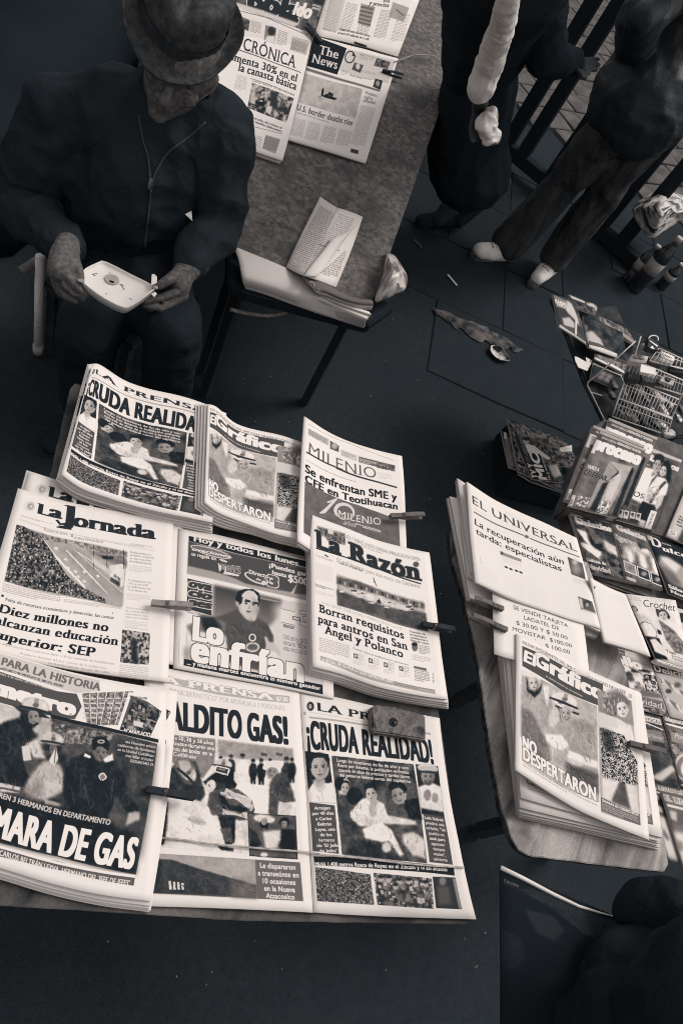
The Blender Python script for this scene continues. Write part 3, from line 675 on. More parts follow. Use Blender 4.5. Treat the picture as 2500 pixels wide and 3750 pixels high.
def art_razon(p):
    q = [(315, 868), (420, 880), (515, 928), (516, 1010), (400, 985)]; p.P([(315, 868), (515, 928), (515, 1010), (318, 930)], 160); p.P([(330, 885), (515, 945), (515, 1010), (400, 985), (360, 930)], 80, b=2); p.N([(330, 880), (515, 935), (515, 1010), (330, 940)], 45, 200, 8, .6); p.P([(395, 885), (435, 900), (432, 935), (395, 925)], 214, b=1)
    p.T('EU Y REINO UNIDO CIERRAN EMBAJADAS EN YEMEN', 528, 972, 1050, 1122, 24, 125, 'sans', (.005, 0)); p.lines([(535, 985), (945, 1105), (945, 1120), (535, 1000)], 1, 150)
    p.T('La Razón', 308, 1020, 1055, 1268, 118, 52, 'serif', (.055, .02), out=170, ow=2)
    p.Ln([(308, 1032), (700, 1160), (1058, 1292)], 5, 50); p.E(1022, 1152, 22, 20, 90, b=1)
    p.T('Caminante', 305, 1095, 425, 1128, 22, 170, 'serif'); p.Ln([(370, 1080), (395, 1095)], 5, 60); p.lines([(305, 1140), (430, 1175), (430, 1290), (305, 1260)], 10, 205); p.lines([(300, 1290), (432, 1325), (432, 1350), (300, 1315)], 2, 80); p.lines([(300, 1330), (432, 1370), (432, 1400), (300, 1360)], 3, 190)
    p.T('57 mil huevos para una rosca sin Guinness', 456, 1130, 1052, 1322, 28, 140, 'serif'); p.T('FIESTA Y PLANTÓN', 475, 1150, 635, 1202, 14, 90, 'sans', (.02, 0))
    q = [(452, 1215), (760, 1310), (1075, 1412), (1112, 1630), (780, 1530), (462, 1440)]; p.G([(452, 1215), (1075, 1412), (1112, 1630), (462, 1440)], 205, 110)
    p.P([(454, 1235), (600, 1270), (800, 1350), (1000, 1410), (1085, 1430), (1085, 1470), (760, 1370), (454, 1290)], 100, b=3); p.P([(454, 1330), (620, 1350), (1095, 1500), (1112, 1628), (780, 1530), (462, 1440)], 84, b=3)
    p.P([(470, 1310), (640, 1340), (960, 1450), (940, 1480), (700, 1420), (480, 1340)], 206, b=3); p.E(700, 1385, 36, 20, 225, rot=15, b=2); p.E(760, 1402, 34, 26, 215, rot=10, b=1); p.P([(735, 1420), (755, 1395), (775, 1430)], 60); p.P([(930, 1460), (1020, 1460), (1000, 1480), (950, 1485)], 214, b=1)
    p.Ln([(715, 1245), (738, 1310)], 3, 60); p.P([(715, 1248), (735, 1290), (722, 1285)], 60); p.PH(q, .8, 1.0, 130)
    p.T('YA NO DEBERÁN TENER SEGURO Y PODRÁN CERRAR A LAS 3:00', 345, 1440, 925, 1612, 18, 180)
    p.T('Borran requisitos', 332, 1490, 938, 1684, 56, 40, 'serif', (.035, .01)); p.T('para antros en San', 322, 1568, 966, 1760, 56, 40, 'serif', (.035, .01)); p.T('Ángel y Polanco', 368, 1645, 930, 1818, 56, 40, 'serif', (.035, .01))
    for i, t in enumerate(['Llamadas de', 'su hermana', 'condujeron a', 'Beltrán Leyva']): p.T(t, 980 + i * 2, 1630 + i * 22, 1095 + i * 8, 1662 + i * 22, 15, 70, 'serif', (.015, 0))
    p.E(1017, 1742, 22, 32, 110, b=1); p.E(1015, 1722, 22, 14, 45, b=1); p.lines([(1045, 1720), (1125, 1742), (1130, 1810), (1050, 1790)], 6, 110); p.lines([(995, 1790), (1130, 1825), (1140, 1870), (1000, 1835)], 4, 150)
    p.P([(1008, 1878), (1100, 1895), (1100, 1915), (1008, 1895)], 110); p.lines([(1012, 1900), (1120, 1925), (1130, 2010), (1018, 1985)], 7, 80); p.lines([(1142, 1925), (1155, 1928), (1158, 2010), (1145, 2008)], 8, 70)
    p.lines([(330, 1660), (550, 1750), (545, 1850), (330, 1770)], 8, 150); p.T('Cambios a leyes de establecimientos y administrativa', 572, 1765, 968, 1870, 13, 90, 'sans')
    for x, y in ((590, 1808), (697, 1842), (805, 1872), (915, 1898)):
        p.P([(x - 15, y - 20), (x + 15, y - 12), (x + 17, y + 22), (x - 13, y + 14)], 90); p.E(x, y, 8, 11, 215, b=1); p.lines([(x + 22, y - 18), (x + 62, y - 8), (x + 62, y + 50), (x + 22, y + 40)], 5, 150); p.lines([(x - 15, y + 28), (x + 62, y + 48), (x + 62, y + 80), (x - 15, y + 60)], 3, 180)
    p.P([(336, 1806), (600, 1900), (1162, 2050), (1163, 2082), (860, 2020), (600, 1945), (336, 1840)], 168); p.T('LA BOLSA, DE LO POCO QUE GANÓ EN 2009', 345, 1838, 858, 2010, 26, 238, 'sans', (.035, .02))
    p.lines([(870, 1985), (1155, 2055), (1155, 2078), (870, 2008)], 2, 110)
def art_jornada(p):
    p.E(252, 345, 34, 34, 196, b=1); p.E(252, 345, 20, 20, 150, b=1); p.E(256, 346, 11, 12, 215)
    for k in range(12): p.E(245 + 42 * math.cos(k * .52), 345 + 38 * math.sin(k * .52), 6, 6, 205)
    p.T('L', 300, 404, 398, 426, 84, 50, 'serif', (.05, .0)); p.T('a', 412, 430, 500, 450, 96, 50, 'sans', (.06, 0)); p.T('J', 490, 478, 592, 488, 146, 50, 'serif', (.05, 0)); p.P([(455, 458), (478, 455), (500, 485), (560, 480), (545, 500), (490, 500)], 50)
    p.T('ornada', 612, 490, 1265, 634, 106, 50, 'sans', (.065, -.005)); p.T('ornada', 612, 490, 1265, 634, 106, 50, 'serif', (.05, 0))
    p.lines([(175, 415), (430, 485), (430, 502), (175, 432)], 2, 150); p.Ln([(155, 445), (1275, 715)], 1.5, 190); p.Ln([(155, 455), (1275, 700)], 1, 200); p.lines([(840, 605), (1255, 690), (1255, 712), (840, 622)], 2, 190); p.lines([(1075, 640), (1255, 682), (1255, 705), (1075, 660)], 2, 160)
    p.T('R', 358, 541, 380, 546, 24, 110, 'serif'); p.T('OSCA DEL', 384, 548, 558, 588, 17, 110, 'serif'); p.T('B', 580, 594, 602, 600, 24, 110, 'serif'); p.T('ICENTENARIO', 606, 602, 846, 658, 17, 110, 'serif')
    q = [(138, 495), (1045, 720), (1000, 1167), (38, 960)]; p.P(q, 170); p.P([(145, 500), (1045, 720), (1040, 760), (600, 640), (330, 600), (140, 540)], 120, b=3); p.N([(330, 560), (1045, 722), (1040, 790), (600, 660), (340, 610)], 70, 210, 8, .6)
    p.P([(520, 690), (640, 690), (1015, 1060), (1002, 1165), (880, 1135)], 158, b=6); p.P([(700, 700), (1045, 790), (1040, 850), (900, 800)], 120, b=4)
    for a, bq, ww in (((545, 700), (975, 1150), 5), ((600, 690), (1010, 1050), 2), ((640, 720), (880, 880), 3), ((330, 590), (700, 1010), 8)): p.Ln([a, bq], ww, 224)
    for x, y in ((620, 880), (640, 920), (690, 880), (560, 850), (690, 960), (930, 1100), (460, 690), (540, 780), (800, 915)): p.P([(x - 18, y - 6), (x + 6, y - 14), (x + 20, y + 4), (x, y + 12)], 222, b=1)
    p.P([(900, 830), (1000, 815), (1025, 830), (1015, 990), (985, 1010), (905, 950)], 218, b=1); p.P([(905, 920), (985, 960), (985, 1005), (905, 955)], 75, b=2)
    for i in range(5): p.P([(935 + i * 12, 895 + i * 8), (942 + i * 12, 898 + i * 8), (942 + i * 12, 925 + i * 8), (935 + i * 12, 922 + i * 8)], 60)
    for x in (768, 878, 1015): p.Ln([(x, 700), (x, 860)], 2.5, 60)
    p.P([(830, 745), (935, 755), (930, 780), (850, 775)], 55, b=2); p.P([(745, 745), (800, 790), (930, 880), (900, 900), (760, 800)], 200, b=2)
    p.crowd([(138, 495), (200, 510), (340, 590), (430, 720), (560, 920), (680, 1020), (790, 1120), (420, 1050), (38, 960)], 7, 40, 205)
    p.P([(700, 990), (1000, 1090), (1000, 1167), (780, 1120)], 165, b=6); p.crowd([(640, 980), (760, 1050), (860, 1100), (870, 1140), (600, 1075)], 7, 40, 205)
    p.lines([(30, 975), (500, 1075), (500, 1150), (20, 1050)], 5, 150); p.lines([(530, 1090), (995, 1185), (995, 1215), (525, 1120)], 3, 160); p.P([(922, 1214), (930, 1216), (929, 1224), (921, 1222)], 50)
    p.P([(14, 1068), (34, 1072), (33, 1090), (13, 1086)], 50); p.T('Falta de recursos económicos y deserción, las causas', 50, 1097, 930, 1290, 25, 70, 'serif', (.015, 0))
    p.T('Diez millones no', 3, 1195, 880, 1390, 70, 42, 'serif', (.045, -.006)); p.T('alcanzan educación', -32, 1292, 966, 1502, 70, 42, 'serif', (.045, -.006)); p.T('superior: SEP', -62, 1418, 770, 1580, 74, 42, 'serif', (.045, -.006))
    p.T('La dependencia tiene previsto abrir 110 mil espacios de bachillerato', -25, 1472, 940, 1642, 17, 150, 'serif'); p.T('Proyecta alcanzar 65 por ciento de la cobertura', 160, 1565, 875, 1672, 17, 150, 'serif'); p.T('las familias pobres, los más afectados', 395, 1640, 900, 1712, 17, 150, 'serif')
    for j, (blk, y0) in enumerate(((['Gobernadores', 'priístas compran', 'la Asociación', 'de Municipios'], 720), (['Trabajadores de', 'LFC y de CFE', 'se enfrentan en', 'Teotihuacán'], 948), (['Millonaria cifra', 'de pobres en EU', 'sobreviven con', 'vales de comida'], 1172))):
        x = 1070 - j * 18
        for i, t in enumerate(blk): p.T(t, x - i * 2, y0 + i * 25, x + 180 + (len(t) - 14) * 7, y0 + 38 + i * 25, 15, 118 + j * 18, 'serif')
        p.lines([(x - 8, y0 + 100), (x + 180, y0 + 135), (x + 178, y0 + 190), (x - 10, y0 + 155)], 4, 190)
    p.T('RETORNO MASIVO', 1030, 1338, 1215, 1366, 10, 170, 'serif')
    p.P([(1005, 1355), (1232, 1385), (1222, 1645), (988, 1625)], 120); p.N([(1005, 1355), (1232, 1385), (1222, 1645), (988, 1625)], 40, 205, 9, .9, con=1.6); p.P([(1080, 1420), (1120, 1430), (1140, 1640), (1080, 1620)], 48, b=5)
    p.PH([(145, 505), (1040, 728), (998, 1160), (45, 955)], .5, 1.1, 140); p.lines([(985, 1640), (1220, 1665), (1215, 1770), (978, 1745)], 7, 170)
def art_ovaciones(p):
    p.P([(318, 138), (700, 222), (1300, 348), (1470, 385), (1465, 440), (1280, 408), (700, 285), (318, 180)], 46)
    p.T('Hoy y todos los lunes...', 362, 185, 1275, 400, 46, 236, 'sans', (.045, .0))
    p.P([(318, 182), (700, 288), (1465, 440), (1445, 700), (1150, 640), (800, 560), (640, 510), (303, 440)], 132); p.P([(316, 180), (560, 262), (900, 335), (1462, 440), (1450, 640), (1120, 600), (800, 545), (640, 470), (312, 385)], 82, b=2)
    p.P([(306, 385), (500, 430), (700, 495), (780, 535), (1120, 598), (1448, 650), (1445, 700), (800, 565), (303, 450)], 168, b=2)
    p.E(500, 272, 178, 34, 214, rot=17); p.E(500, 272, 168, 26, 120, rot=17); p.T('ovaciones', 345, 250, 655, 330, 26, 228, 'sans', (.05, .02), it=.3, out=95)
    p.T('te regala un', 340, 288, 538, 350, 28, 232, 'sans', (.04, .02)); p.T('¡Puedes ganar', 975, 405, 1340, 480, 36, 232, 'sans', (.05, .02), out=60); p.T('hasta', 1000, 460, 1115, 480, 32, 232, 'sans', (.05, .02), out=60); p.T('$500', 1132, 520, 1290, 545, 58, 232, 'sans', (.05, .02), out=60)
    p.P([(555, 365), (740, 395), (748, 450), (720, 475), (600, 455), (565, 430)], 220); p.T('TRIS', 572, 428, 740, 448, 50, 150, 'sans', (.05, .02), out=60, ow=2); p.E(600, 345, 36, 9, 214, rot=20); p.E(590, 435, 16, 16, 70)
    p.E(870, 490, 108, 38, 214, rot=22); p.E(870, 488, 92, 27, 84, rot=22); p.T('Directo', 810, 455, 968, 490, 34, 228, 'sans', (.05, .02), out=70, ow=2); p.T('3', 970, 555, 1038, 560, 84, 95, 'sans', (.06, .03), out=222, ow=3); p.E(930, 528, 20, 20, 215); p.T('de', 868, 505, 905, 512, 20, 225, 'sans', (.04, .02))
    p.P([(1150, 612), (1205, 530), (1215, 535), (1180, 618)], 206, b=1); p.P([(1205, 530), (1280, 545), (1290, 620), (1175, 615)], 96, b=2)
    # logo block
    p.P([(308, 487), (518, 540), (510, 825), (300, 770)], 214); p.P([(308, 487), (508, 538), (503, 792), (302, 736)], 62)
    for i, t in enumerate(['ova', 'cio', 'nes']): p.T(t, 318 + i * 2, 552 + i * 74, 492 - i, 592 + i * 74, 62, 70, 'sans', (.08, .03), it=.3, out=214, ow=3)
    p.T('Precio 7.00 pesos', 295, 762, 475, 806, 16, 120)
    # picture of a player
    q = [(520, 545), (900, 610), (1060, 660), (1440, 725), (1420, 1390), (275, 1160), (300, 860), (515, 830)]
    p.P(q, 212); p.G([(520, 542), (900, 628), (1080, 665), (1060, 800), (980, 880), (700, 900), (515, 830)], 60, 150, b=6); p.P([(1020, 700), (1440, 740), (1430, 1300), (1080, 1200), (1040, 900)], 216, b=16)
    p.P([(275, 1060), (400, 1040), (420, 1190), (275, 1150)], 160, b=8)
    p.P([(510, 820), (640, 770), (720, 740), (860, 800), (960, 860), (1010, 960), (1010, 1010), (940, 1060), (930, 1150), (900, 1250), (640, 1180), (620, 960), (540, 880)], 86, b=3)
    p.P([(300, 880), (360, 850), (520, 810), (620, 850), (600, 1000), (560, 950), (380, 920), (360, 1010)], 120, b=4); p.P([(400, 790), (520, 800), (600, 900), (440, 920)], 48, b=6)
    p.P([(715, 690), (880, 760), (870, 820), (850, 845), (790, 830), (730, 760)], 196, b=2); p.P([(740, 620), (790, 592), (850, 608), (885, 660), (892, 740), (870, 785), (820, 795), (765, 760), (735, 690)], 205, b=2)
    p.P([(700, 640), (730, 590), (800, 580), (870, 600), (885, 640), (850, 612), (790, 596), (745, 625), (738, 690), (722, 690), (700, 660)], 46, b=2); p.E(712, 690, 13, 22, 180, b=1)
    p.P([(782, 655), (830, 668), (828, 676), (780, 664)], 60, b=1); p.P([(850, 678), (885, 690), (883, 700), (850, 686)], 60, b=1); p.E(848, 705, 12, 20, 176, b=2); p.Ln([(822, 732), (866, 744)], 6, 90); p.P([(860, 620), (892, 700), (885, 790), (862, 780), (872, 700)], 150, b=5)
    p.E(838, 975, 30, 32, 224); p.E(838, 975, 20, 22, 92); p.E(838, 1052, 58, 42, 206, b=1); p.E(838, 1052, 44, 28, 100, b=2); p.PH([(530, 860), (1010, 880), (1060, 1240), (300, 1140), (310, 880)], .5, 1.1, 100)
    p.P([(935, 965), (955, 970), (975, 1010), (1020, 1020), (1060, 1080), (1070, 1130), (1030, 1100), (950, 1060), (945, 1010)], 196, b=2)
    p.P([(888, 640), (1075, 680), (1075, 694), (888, 656)], 160); p.T('DEMENTE MOSQUERA', 890, 656, 1070, 694, 11, 90)
    p.T('1', 1100, 850, 1160, 860, 100, 226, 'sans', (.05, .02), out=50, ow=1.5); p.P([(1170, 800), (1228, 812), (1228, 834), (1170, 822)], 226); p.Ln([(1170, 800), (1228, 812), (1228, 834), (1170, 822), (1170, 800)], 3, 60); p.T('3', 1238, 868, 1310, 880, 110, 226, 'sans', (.05, .02), out=50, ow=1.5)
    p.T('VERACRUZ', 1090, 888, 1182, 905, 24, 50, 'sans', (.03, 0))
    for i, t in enumerate(['Debuta el Cuau', 'como Tiburón,', 'con una derrota']): p.T(t, 1093, 985 + i * 46, 1345, 1030 + i * 46, 30, 232, 'sans', (.04, .02), out=70, ow=1)
    p.P([(275, 1150), (800, 1250), (1412, 1362), (1416, 1442), (800, 1312), (273, 1205)], 48)
    p.T('Lo', 362, 988, 582, 1040, 185, 236, 'sans', (.08, .03), out=40, ow=2); p.T('enfrían', 345, 1172, 1242, 1330, 205, 236, 'sans', (.06, .03), out=40, ow=2)
    p.T('... y mañana martes encuentra el número ganador', 302, 1205, 1392, 1400, 32, 236, 'sans', (.04, .02))
    p.Ln([(240, 960), (232, 1190)], 2, 180)
def art_metro(p):
    p.P([(-330, 40), (0, 105), (400, 215), (862, 335), (860, 425), (660, 445), (0, 235), (-340, 170)], 206)
    p.T('PARA LA HISTORIA', 15, 200, 858, 424, 66, 112, 'sans', (.05, .02), it=.2); p.T('»»DESCUBRE LO MÁS IMPORTANTE DEL 2009 EN EL ANUARIO', 0, 232, 545, 402, 22, 70, 'sans', (.03, .01), it=.15)
    p.P([(-335, 180), (0, 258), (500, 428), (662, 450), (706, 560), (645, 672), (440, 640), (0, 525), (-345, 440)], 86)
    p.T('LUNES 4 de enero del 2010, México, D.F.', -30, 272, 496, 436, 20, 205, 'sans', (.03, .01), it=.15); p.T('metro', -48, 462, 632, 622, 132, 238, 'sans', (.085, .035), it=.05)
    p.E(610, 628, 14, 11, 190)
    # fan of small pages
    for i, (x0, x1, lo) in enumerate(((708, 745, 175), (775, 800, 80), (850, 855, 80), (925, 905, 180), (1000, 985, 90), (1080, 1060, 190))):
        q = [(x0, 450 - 4 * i), (x0 + 66, 440 - 2 * i), (x1 + 45, 725), (x1 + 5 - i * 14, 715)]; p.P([(a - 6, b) for a, b in q], 236); p.P(q, 120); p.N(q, 60, 200, 7, .7)
        for k in range(5): p.Ln([(x0 + 6 - i * 3, 490 + k * 42), (x0 + 58 - i * 4, 492 + k * 42)], 5, 210)
    p.P([(1110, 435), (1270, 470), (1412, 600), (1300, 835), (1000, 770)], 238); p.P([(1130, 468), (1265, 515), (1392, 602), (1290, 828), (1030, 760)], 90); p.crowd([(1150, 500), (1265, 525), (1390, 605), (1290, 825), (1040, 760)], 13, 40, 175); p.P([(1150, 680), (1240, 700), (1225, 745), (1145, 720)], 215, b=1)
    p.T('anuario09', 1118, 470, 1262, 512, 22, 55, 'sans', (.03, 0), it=.2); p.T('ACARAPLACIO', 1062, 775, 1290, 828, 34, 236, 'sans', (.05, .03), it=.1, out=50)
    p.Ln([(440, 640), (900, 750), (1365, 858)], 13, 42)
    q = [(-350, 560), (0, 545), (430, 652), (900, 765), (1355, 880), (1300, 1300), (1172, 2005), (500, 1850), (-390, 1640)]
    p.P(q, 88); p.P([(-350, 480), (0, 530), (440, 660), (440, 800), (-350, 700)], 190, b=3); p.N([(430, 680), (1000, 800), (900, 900), (560, 870)], 60, 180, 10, .8); p.P([(330, 690), (440, 680), (420, 850), (330, 880)], 168, b=4)
    p.P([(1000, 820), (1352, 890), (1200, 1900), (1080, 1500), (960, 1100)], 72, b=16); p.P([(1130, 900), (1180, 900), (1160, 1300), (1140, 1300)], 96, b=8)
    # left firefighter
    p.P([(-60, 740), (60, 680), (160, 650), (280, 740), (330, 850), (300, 960), (200, 1030), (260, 1200), (160, 1280), (-100, 1260)], 52, b=4); p.E(300, 640, 60, 88, 140, rot=-10, b=3); p.P([(175, 600), (250, 590), (250, 700), (310, 730), (260, 750), (170, 670)], 50, b=3)
    p.E(310, 545, 125, 62, 200, rot=14, b=3); p.P([(100, 540), (200, 575), (360, 600), (430, 660), (300, 640), (170, 600)], 56, b=2); p.E(270, 525, 50, 30, 120, b=4); p.P([(190, 905), (250, 890), (270, 1015), (205, 1025)], 200, b=2); p.P([(-60, 1200), (180, 1250), (165, 1300), (-60, 1290)], 196, b=2); p.Ln([(-60, 1245), (175, 1290)], 8, 100)
    # middle firefighter and bag
    p.P([(340, 960), (560, 960), (600, 1080), (560, 1180), (540, 1400), (380, 1400)], 58, b=6); p.E(460, 835, 92, 55, 190, rot=10, b=3); p.P([(375, 880), (540, 900), (520, 960), (380, 940)], 50, b=3); p.P([(215, 890), (330, 820), (350, 900), (400, 1010), (300, 1000)], 196, b=4); p.P([(420, 1040), (480, 905), (500, 1010), (470, 1070)], 205, b=3)
    p.P([(290, 1120), (380, 1020), (520, 1060), (565, 1180), (545, 1280), (380, 1370), (210, 1290), (240, 1200)], 172, b=5); p.E(470, 1240, 80, 60, 196, b=12); p.E(300, 1280, 80, 70, 140, b=14); p.P([(380, 1350), (520, 1390), (520, 1420), (390, 1400)], 180, b=3)
    # officer
    p.P([(545, 1160), (600, 1020), (740, 950), (960, 970), (1050, 1120), (1100, 1300), (1210, 1470), (1130, 1510), (1000, 1330), (940, 1480), (900, 1640), (560, 1560), (540, 1300)], 50, b=4); p.E(870, 960, 68, 72, 118, b=3); p.E(868, 880, 74, 56, 44, b=2); p.P([(800, 900), (930, 940), (925, 965), (800, 930)], 40, b=2); p.E(875, 862, 34, 18, 200, b=2)
    p.P([(735, 960), (790, 990), (770, 1005), (725, 985)], 220, b=1); p.P([(890, 1010), (970, 960), (980, 1020), (905, 1040)], 220, b=2); p.E(884, 1160, 34, 34, 208); p.E(884, 1160, 22, 22, 130, b=1); p.P([(1110, 1470), (1200, 1460), (1205, 1530), (1130, 1560), (1080, 1590)], 178, b=4)
    for a in ((700, 1150, 780, 1430), (980, 1180, 950, 1400), (620, 1250, 640, 1400)): p.Ln([a[:2], a[2:]], 8, 66)
    p.P([(-390, 1290), (0, 1310), (500, 1420), (940, 1530), (1000, 1600), (1190, 1640), (1172, 2005), (500, 1850), (-390, 1640)], 44, b=10); p.PH(q, .8, 1.15, 110)
    for i, t in enumerate(['»»» Descubre señora', 'cadáveres de familiares', 'en la Unidad Cuitláhuac', 'tras fallar el boiler', 'SEGURIDAD 21']): x1 = 1338 - i * 6; x0 = (1078, 1016, 1013, 1082, 1120)[i]; p.T(t, x0, 920 - (x1 - x0) * .19 + i * 38, x1, 922 + i * 38, 24, 226, 'sans', (.03, .01), it=.15)
    p.T('MUEREN 3 HERMANOS EN DEPARTAMENTO', -110, 1312, 945, 1578, 46, 200, 'sans', (.04, .02), it=.2)
    p.T('CÁMARA DE GAS', -340, 1625, 1135, 1915, 262, 236, 'sans', (.06, .02), it=.16, out=44, ow=2)
    p.P([(-380, 1690), (0, 1778), (500, 1890), (1165, 2032), (1152, 2102), (500, 1965), (0, 1850), (-385, 1760)], 96); p.Ln([(-380, 1680), (0, 1766), (1165, 2022)], 10, 236)
    p.T("DETIENEN A CARLOS BELTRÁN LEYVA, HERMANO DEL 'JEFE DE JEFES'", -270, 1785, 1112, 2082, 48, 228, 'sans', (.03, .015), it=.15)
def art_universal(p):
    p.T('EL UNIVERSAL', 314, 362, 1232, 762, 68, 84, 'serif', (.012, -.004)); p.lines([(600, 430), (900, 555), (900, 568), (600, 445)], 1, 205)
    p.T('EL GRAN DIARIO DE MEXICO', 560, 530, 1000, 700, 13, 215, 'serif'); p.Ln([(322, 420), (520, 530), (760, 632)], 5, 110); p.Ln([(810, 655), (1020, 735), (1255, 822)], 5, 110); p.E(785, 642, 22, 13, 110, rot=20, b=1)
    p.lines([(325, 395), (520, 490), (520, 505), (325, 410)], 1, 200); p.lines([(1115, 740), (1245, 790), (1245, 805), (1115, 755)], 1, 200)
    p.T('La recuperación aún', 338, 543, 1112, 875, 52, 44, 'sans', (.014, .004)); p.T('tarda: especialistas', 348, 618, 1095, 940, 52, 44, 'sans', (.014, .004))
    p.P([(552, 765), (742, 838), (742, 865), (565, 800)], 150); p.E(570, 785, 14, 16, 95); p.lines([(575, 815), (745, 880), (745, 925), (585, 865)], 4, 205)
    for x, y in ((592, 895), (632, 912), (682, 928), (720, 942)): p.P([(x, y), (x + 28, y + 10), (x + 34, y + 28), (x + 6, y + 18)], 62)
    p.T('L', 378, 868, 408, 878, 52, 200, 'serif')
    for x in (360, 590, 800, 1000): p.lines([(x, 880 + (x - 360) * .38), (x + 180, 945 + (x - 360) * .38), (x + 190, 1150 + (x - 360) * .36), (x + 5, 1080 + (x - 360) * .36)], 12, 222, .6)
    p.P([(1145, 818), (1278, 878), (1305, 1022), (1180, 975)], 88); p.E(1212, 868, 26, 28, 205, b=5); p.E(1222, 930, 40, 42, 160, b=9); p.lines([(1195, 1000), (1300, 1035), (1310, 1080), (1200, 1045)], 5, 200)
    p.P([(1240, 1165), (1362, 1215), (1402, 1332), (1272, 1285)], 100); p.E(1320, 1235, 28, 32, 55, b=3); p.E(1322, 1243, 16, 20, 170, b=2); p.P([(1250, 1180), (1275, 1190), (1290, 1270), (1268, 1265)], 215, b=2); p.P([(1275, 1272), (1400, 1318), (1402, 1332), (1275, 1288)], 205)
# ------------------------------------------------------------------ faces and figures finished over the mottled pictures
def face(p, x, y, w, h, L=182, hair=46, rot=0, side=1, cap=True, beard=0, shade=.55):
    c, s_ = math.cos(math.radians(rot)), math.sin(math.radians(rot))
    q = lambda a, b: (x + a * w * c - b * h * s_, y + a * w * s_ + b * h * c)
    if cap:
        p.P([q(-1.08, .1), q(-1.12, -.45), q(-.8, -1.05), q(0, -1.28), q(.8, -1.05), q(1.12, -.45), q(1.05, .1), q(.8, 0), q(-.8, 0)], hair, b=1)
    p.P([q(-.92, -.35), q(-.6, -.82), q(0, -.95), q(.6, -.82), q(.92, -.35), q(.86, .3), q(.55, .8), q(.1, 1.0), q(-.15, 1.0), q(-.58, .8), q(-.88, .3)], L, b=1)
    p.P([q(.25 * side, -.9), q(.92 * side, -.35), q(.86 * side, .3), q(.5 * side, .85), q(.25 * side, .95), q(.5 * side, .2)], L * shade, b=max(1, w * .12), a=.7)
    if cap: p.P([q(-.95, -.3), q(-.85, -.75), q(-.2, -.85), q(.5, -.8), q(.9, -.35), q(1.0, -.8), q(0, -1.25), q(-1.0, -.85)], hair, b=1)
    for e in (-.42, .42):
        p.P([q(e - .26, -.2), q(e + .26, -.22), q(e + .22, -.1), q(e - .24, -.08)], 70, b=1, a=.85); p.E(*q(e, .0), w * .17, h * .07, 44, rot, b=0)
        p.E(*q(e, .06), w * .24, h * .10, L * .72, rot, b=1, a=.35)
    p.P([q(-.02, -.05), q(.12 * side, .35), q(.2 * side, .42), q(-.18, .42), q(-.1, .36)], L * .68, b=1, a=.8)
    p.P([q(-.34, .6), q(0, .56), q(.34, .6), q(.2, .7), q(-.2, .7)], 74, b=1, a=.9); p.E(*q(0, .82), w * .3, h * .06, L * .78, rot, b=1, a=.6)
    if beard: p.P([q(-.7, .3), q(-.4, .45), q(0, .5), q(.4, .45), q(.7, .3), q(.5, .9), q(0, 1.08), q(-.5, .9)], beard, b=2, a=.75); p.E(*q(0, .64), w * .2, h * .06, 150, rot)
def helmet(p, x, y, w, h, rot=0, L=205):
    c, s_ = math.cos(math.radians(rot)), math.sin(math.radians(rot)); q = lambda a, b: (x + a * w * c - b * h * s_, y + a * w * s_ + b * h * c)
    p.P([q(-.95, .25), q(-.9, -.4), q(-.5, -.9), q(.1, -1.05), q(.6, -.8), q(.95, -.3), q(1, .3)], L, b=1)
    p.P([q(-1.25, .2), q(0, .1), q(1.25, .3), q(1.35, .55), q(.2, .5), q(-1.3, .45)], 52, b=1); p.P([q(-.2, -1), q(.15, -1.02), q(.2, .1), q(-.15, .1)], L * .6, b=1, a=.7); p.E(*q(.0, -.2), w * .25, h * .25, L * .5, b=1); p.P([q(.5, -.7), q(.8, -.35), q(.8, 0), q(.55, -.1)], 240, b=2, a=.8)
def folds(p, pts, n, v0, v1, ln, wd=4, ang=60, spread=25):
    """cloth creases, light and dark, inside an outline's box"""
    P = np.array(pts, float); lo, hi = P.min(0), P.max(0); rr = random.Random(int(lo[0] * 3 + lo[1]))
    m, x0, y0 = p._mask(p.cv(pts)); keep = p.c.copy()
    for k in range(n):
        x, y = rr.uniform(lo[0], hi[0]), rr.uniform(lo[1], hi[1]); a = math.radians(ang + rr.uniform(-spread, spread)); l = ln * rr.uniform(.4, 1)
        p.Ln([(x, y), (x + math.cos(a) * l * .5, y + math.sin(a) * l * .5), (x + math.cos(a + .35) * l, y + math.sin(a + .35) * l)], wd * rr.uniform(.5, 1.2), v0 if k % 2 else v1, .55)
    new = p.c.copy(); p.c = keep; h, w = m.shape; full = np.zeros_like(new)
    xa, ya = max(x0, 0), max(y0, 0); xb, yb = min(x0 + w, p.w), min(y0 + h, p.h)
    if xb > xa and yb > ya: full[ya:yb, xa:xb] = m[ya - y0:yb - y0, xa - x0:xb - x0]
    p.c = keep * (1 - full) + new * full
_a1, _a2, _a3, _a4, _a5 = art_cruda, art_gas, art_grafico, art_ovaciones, art_metro
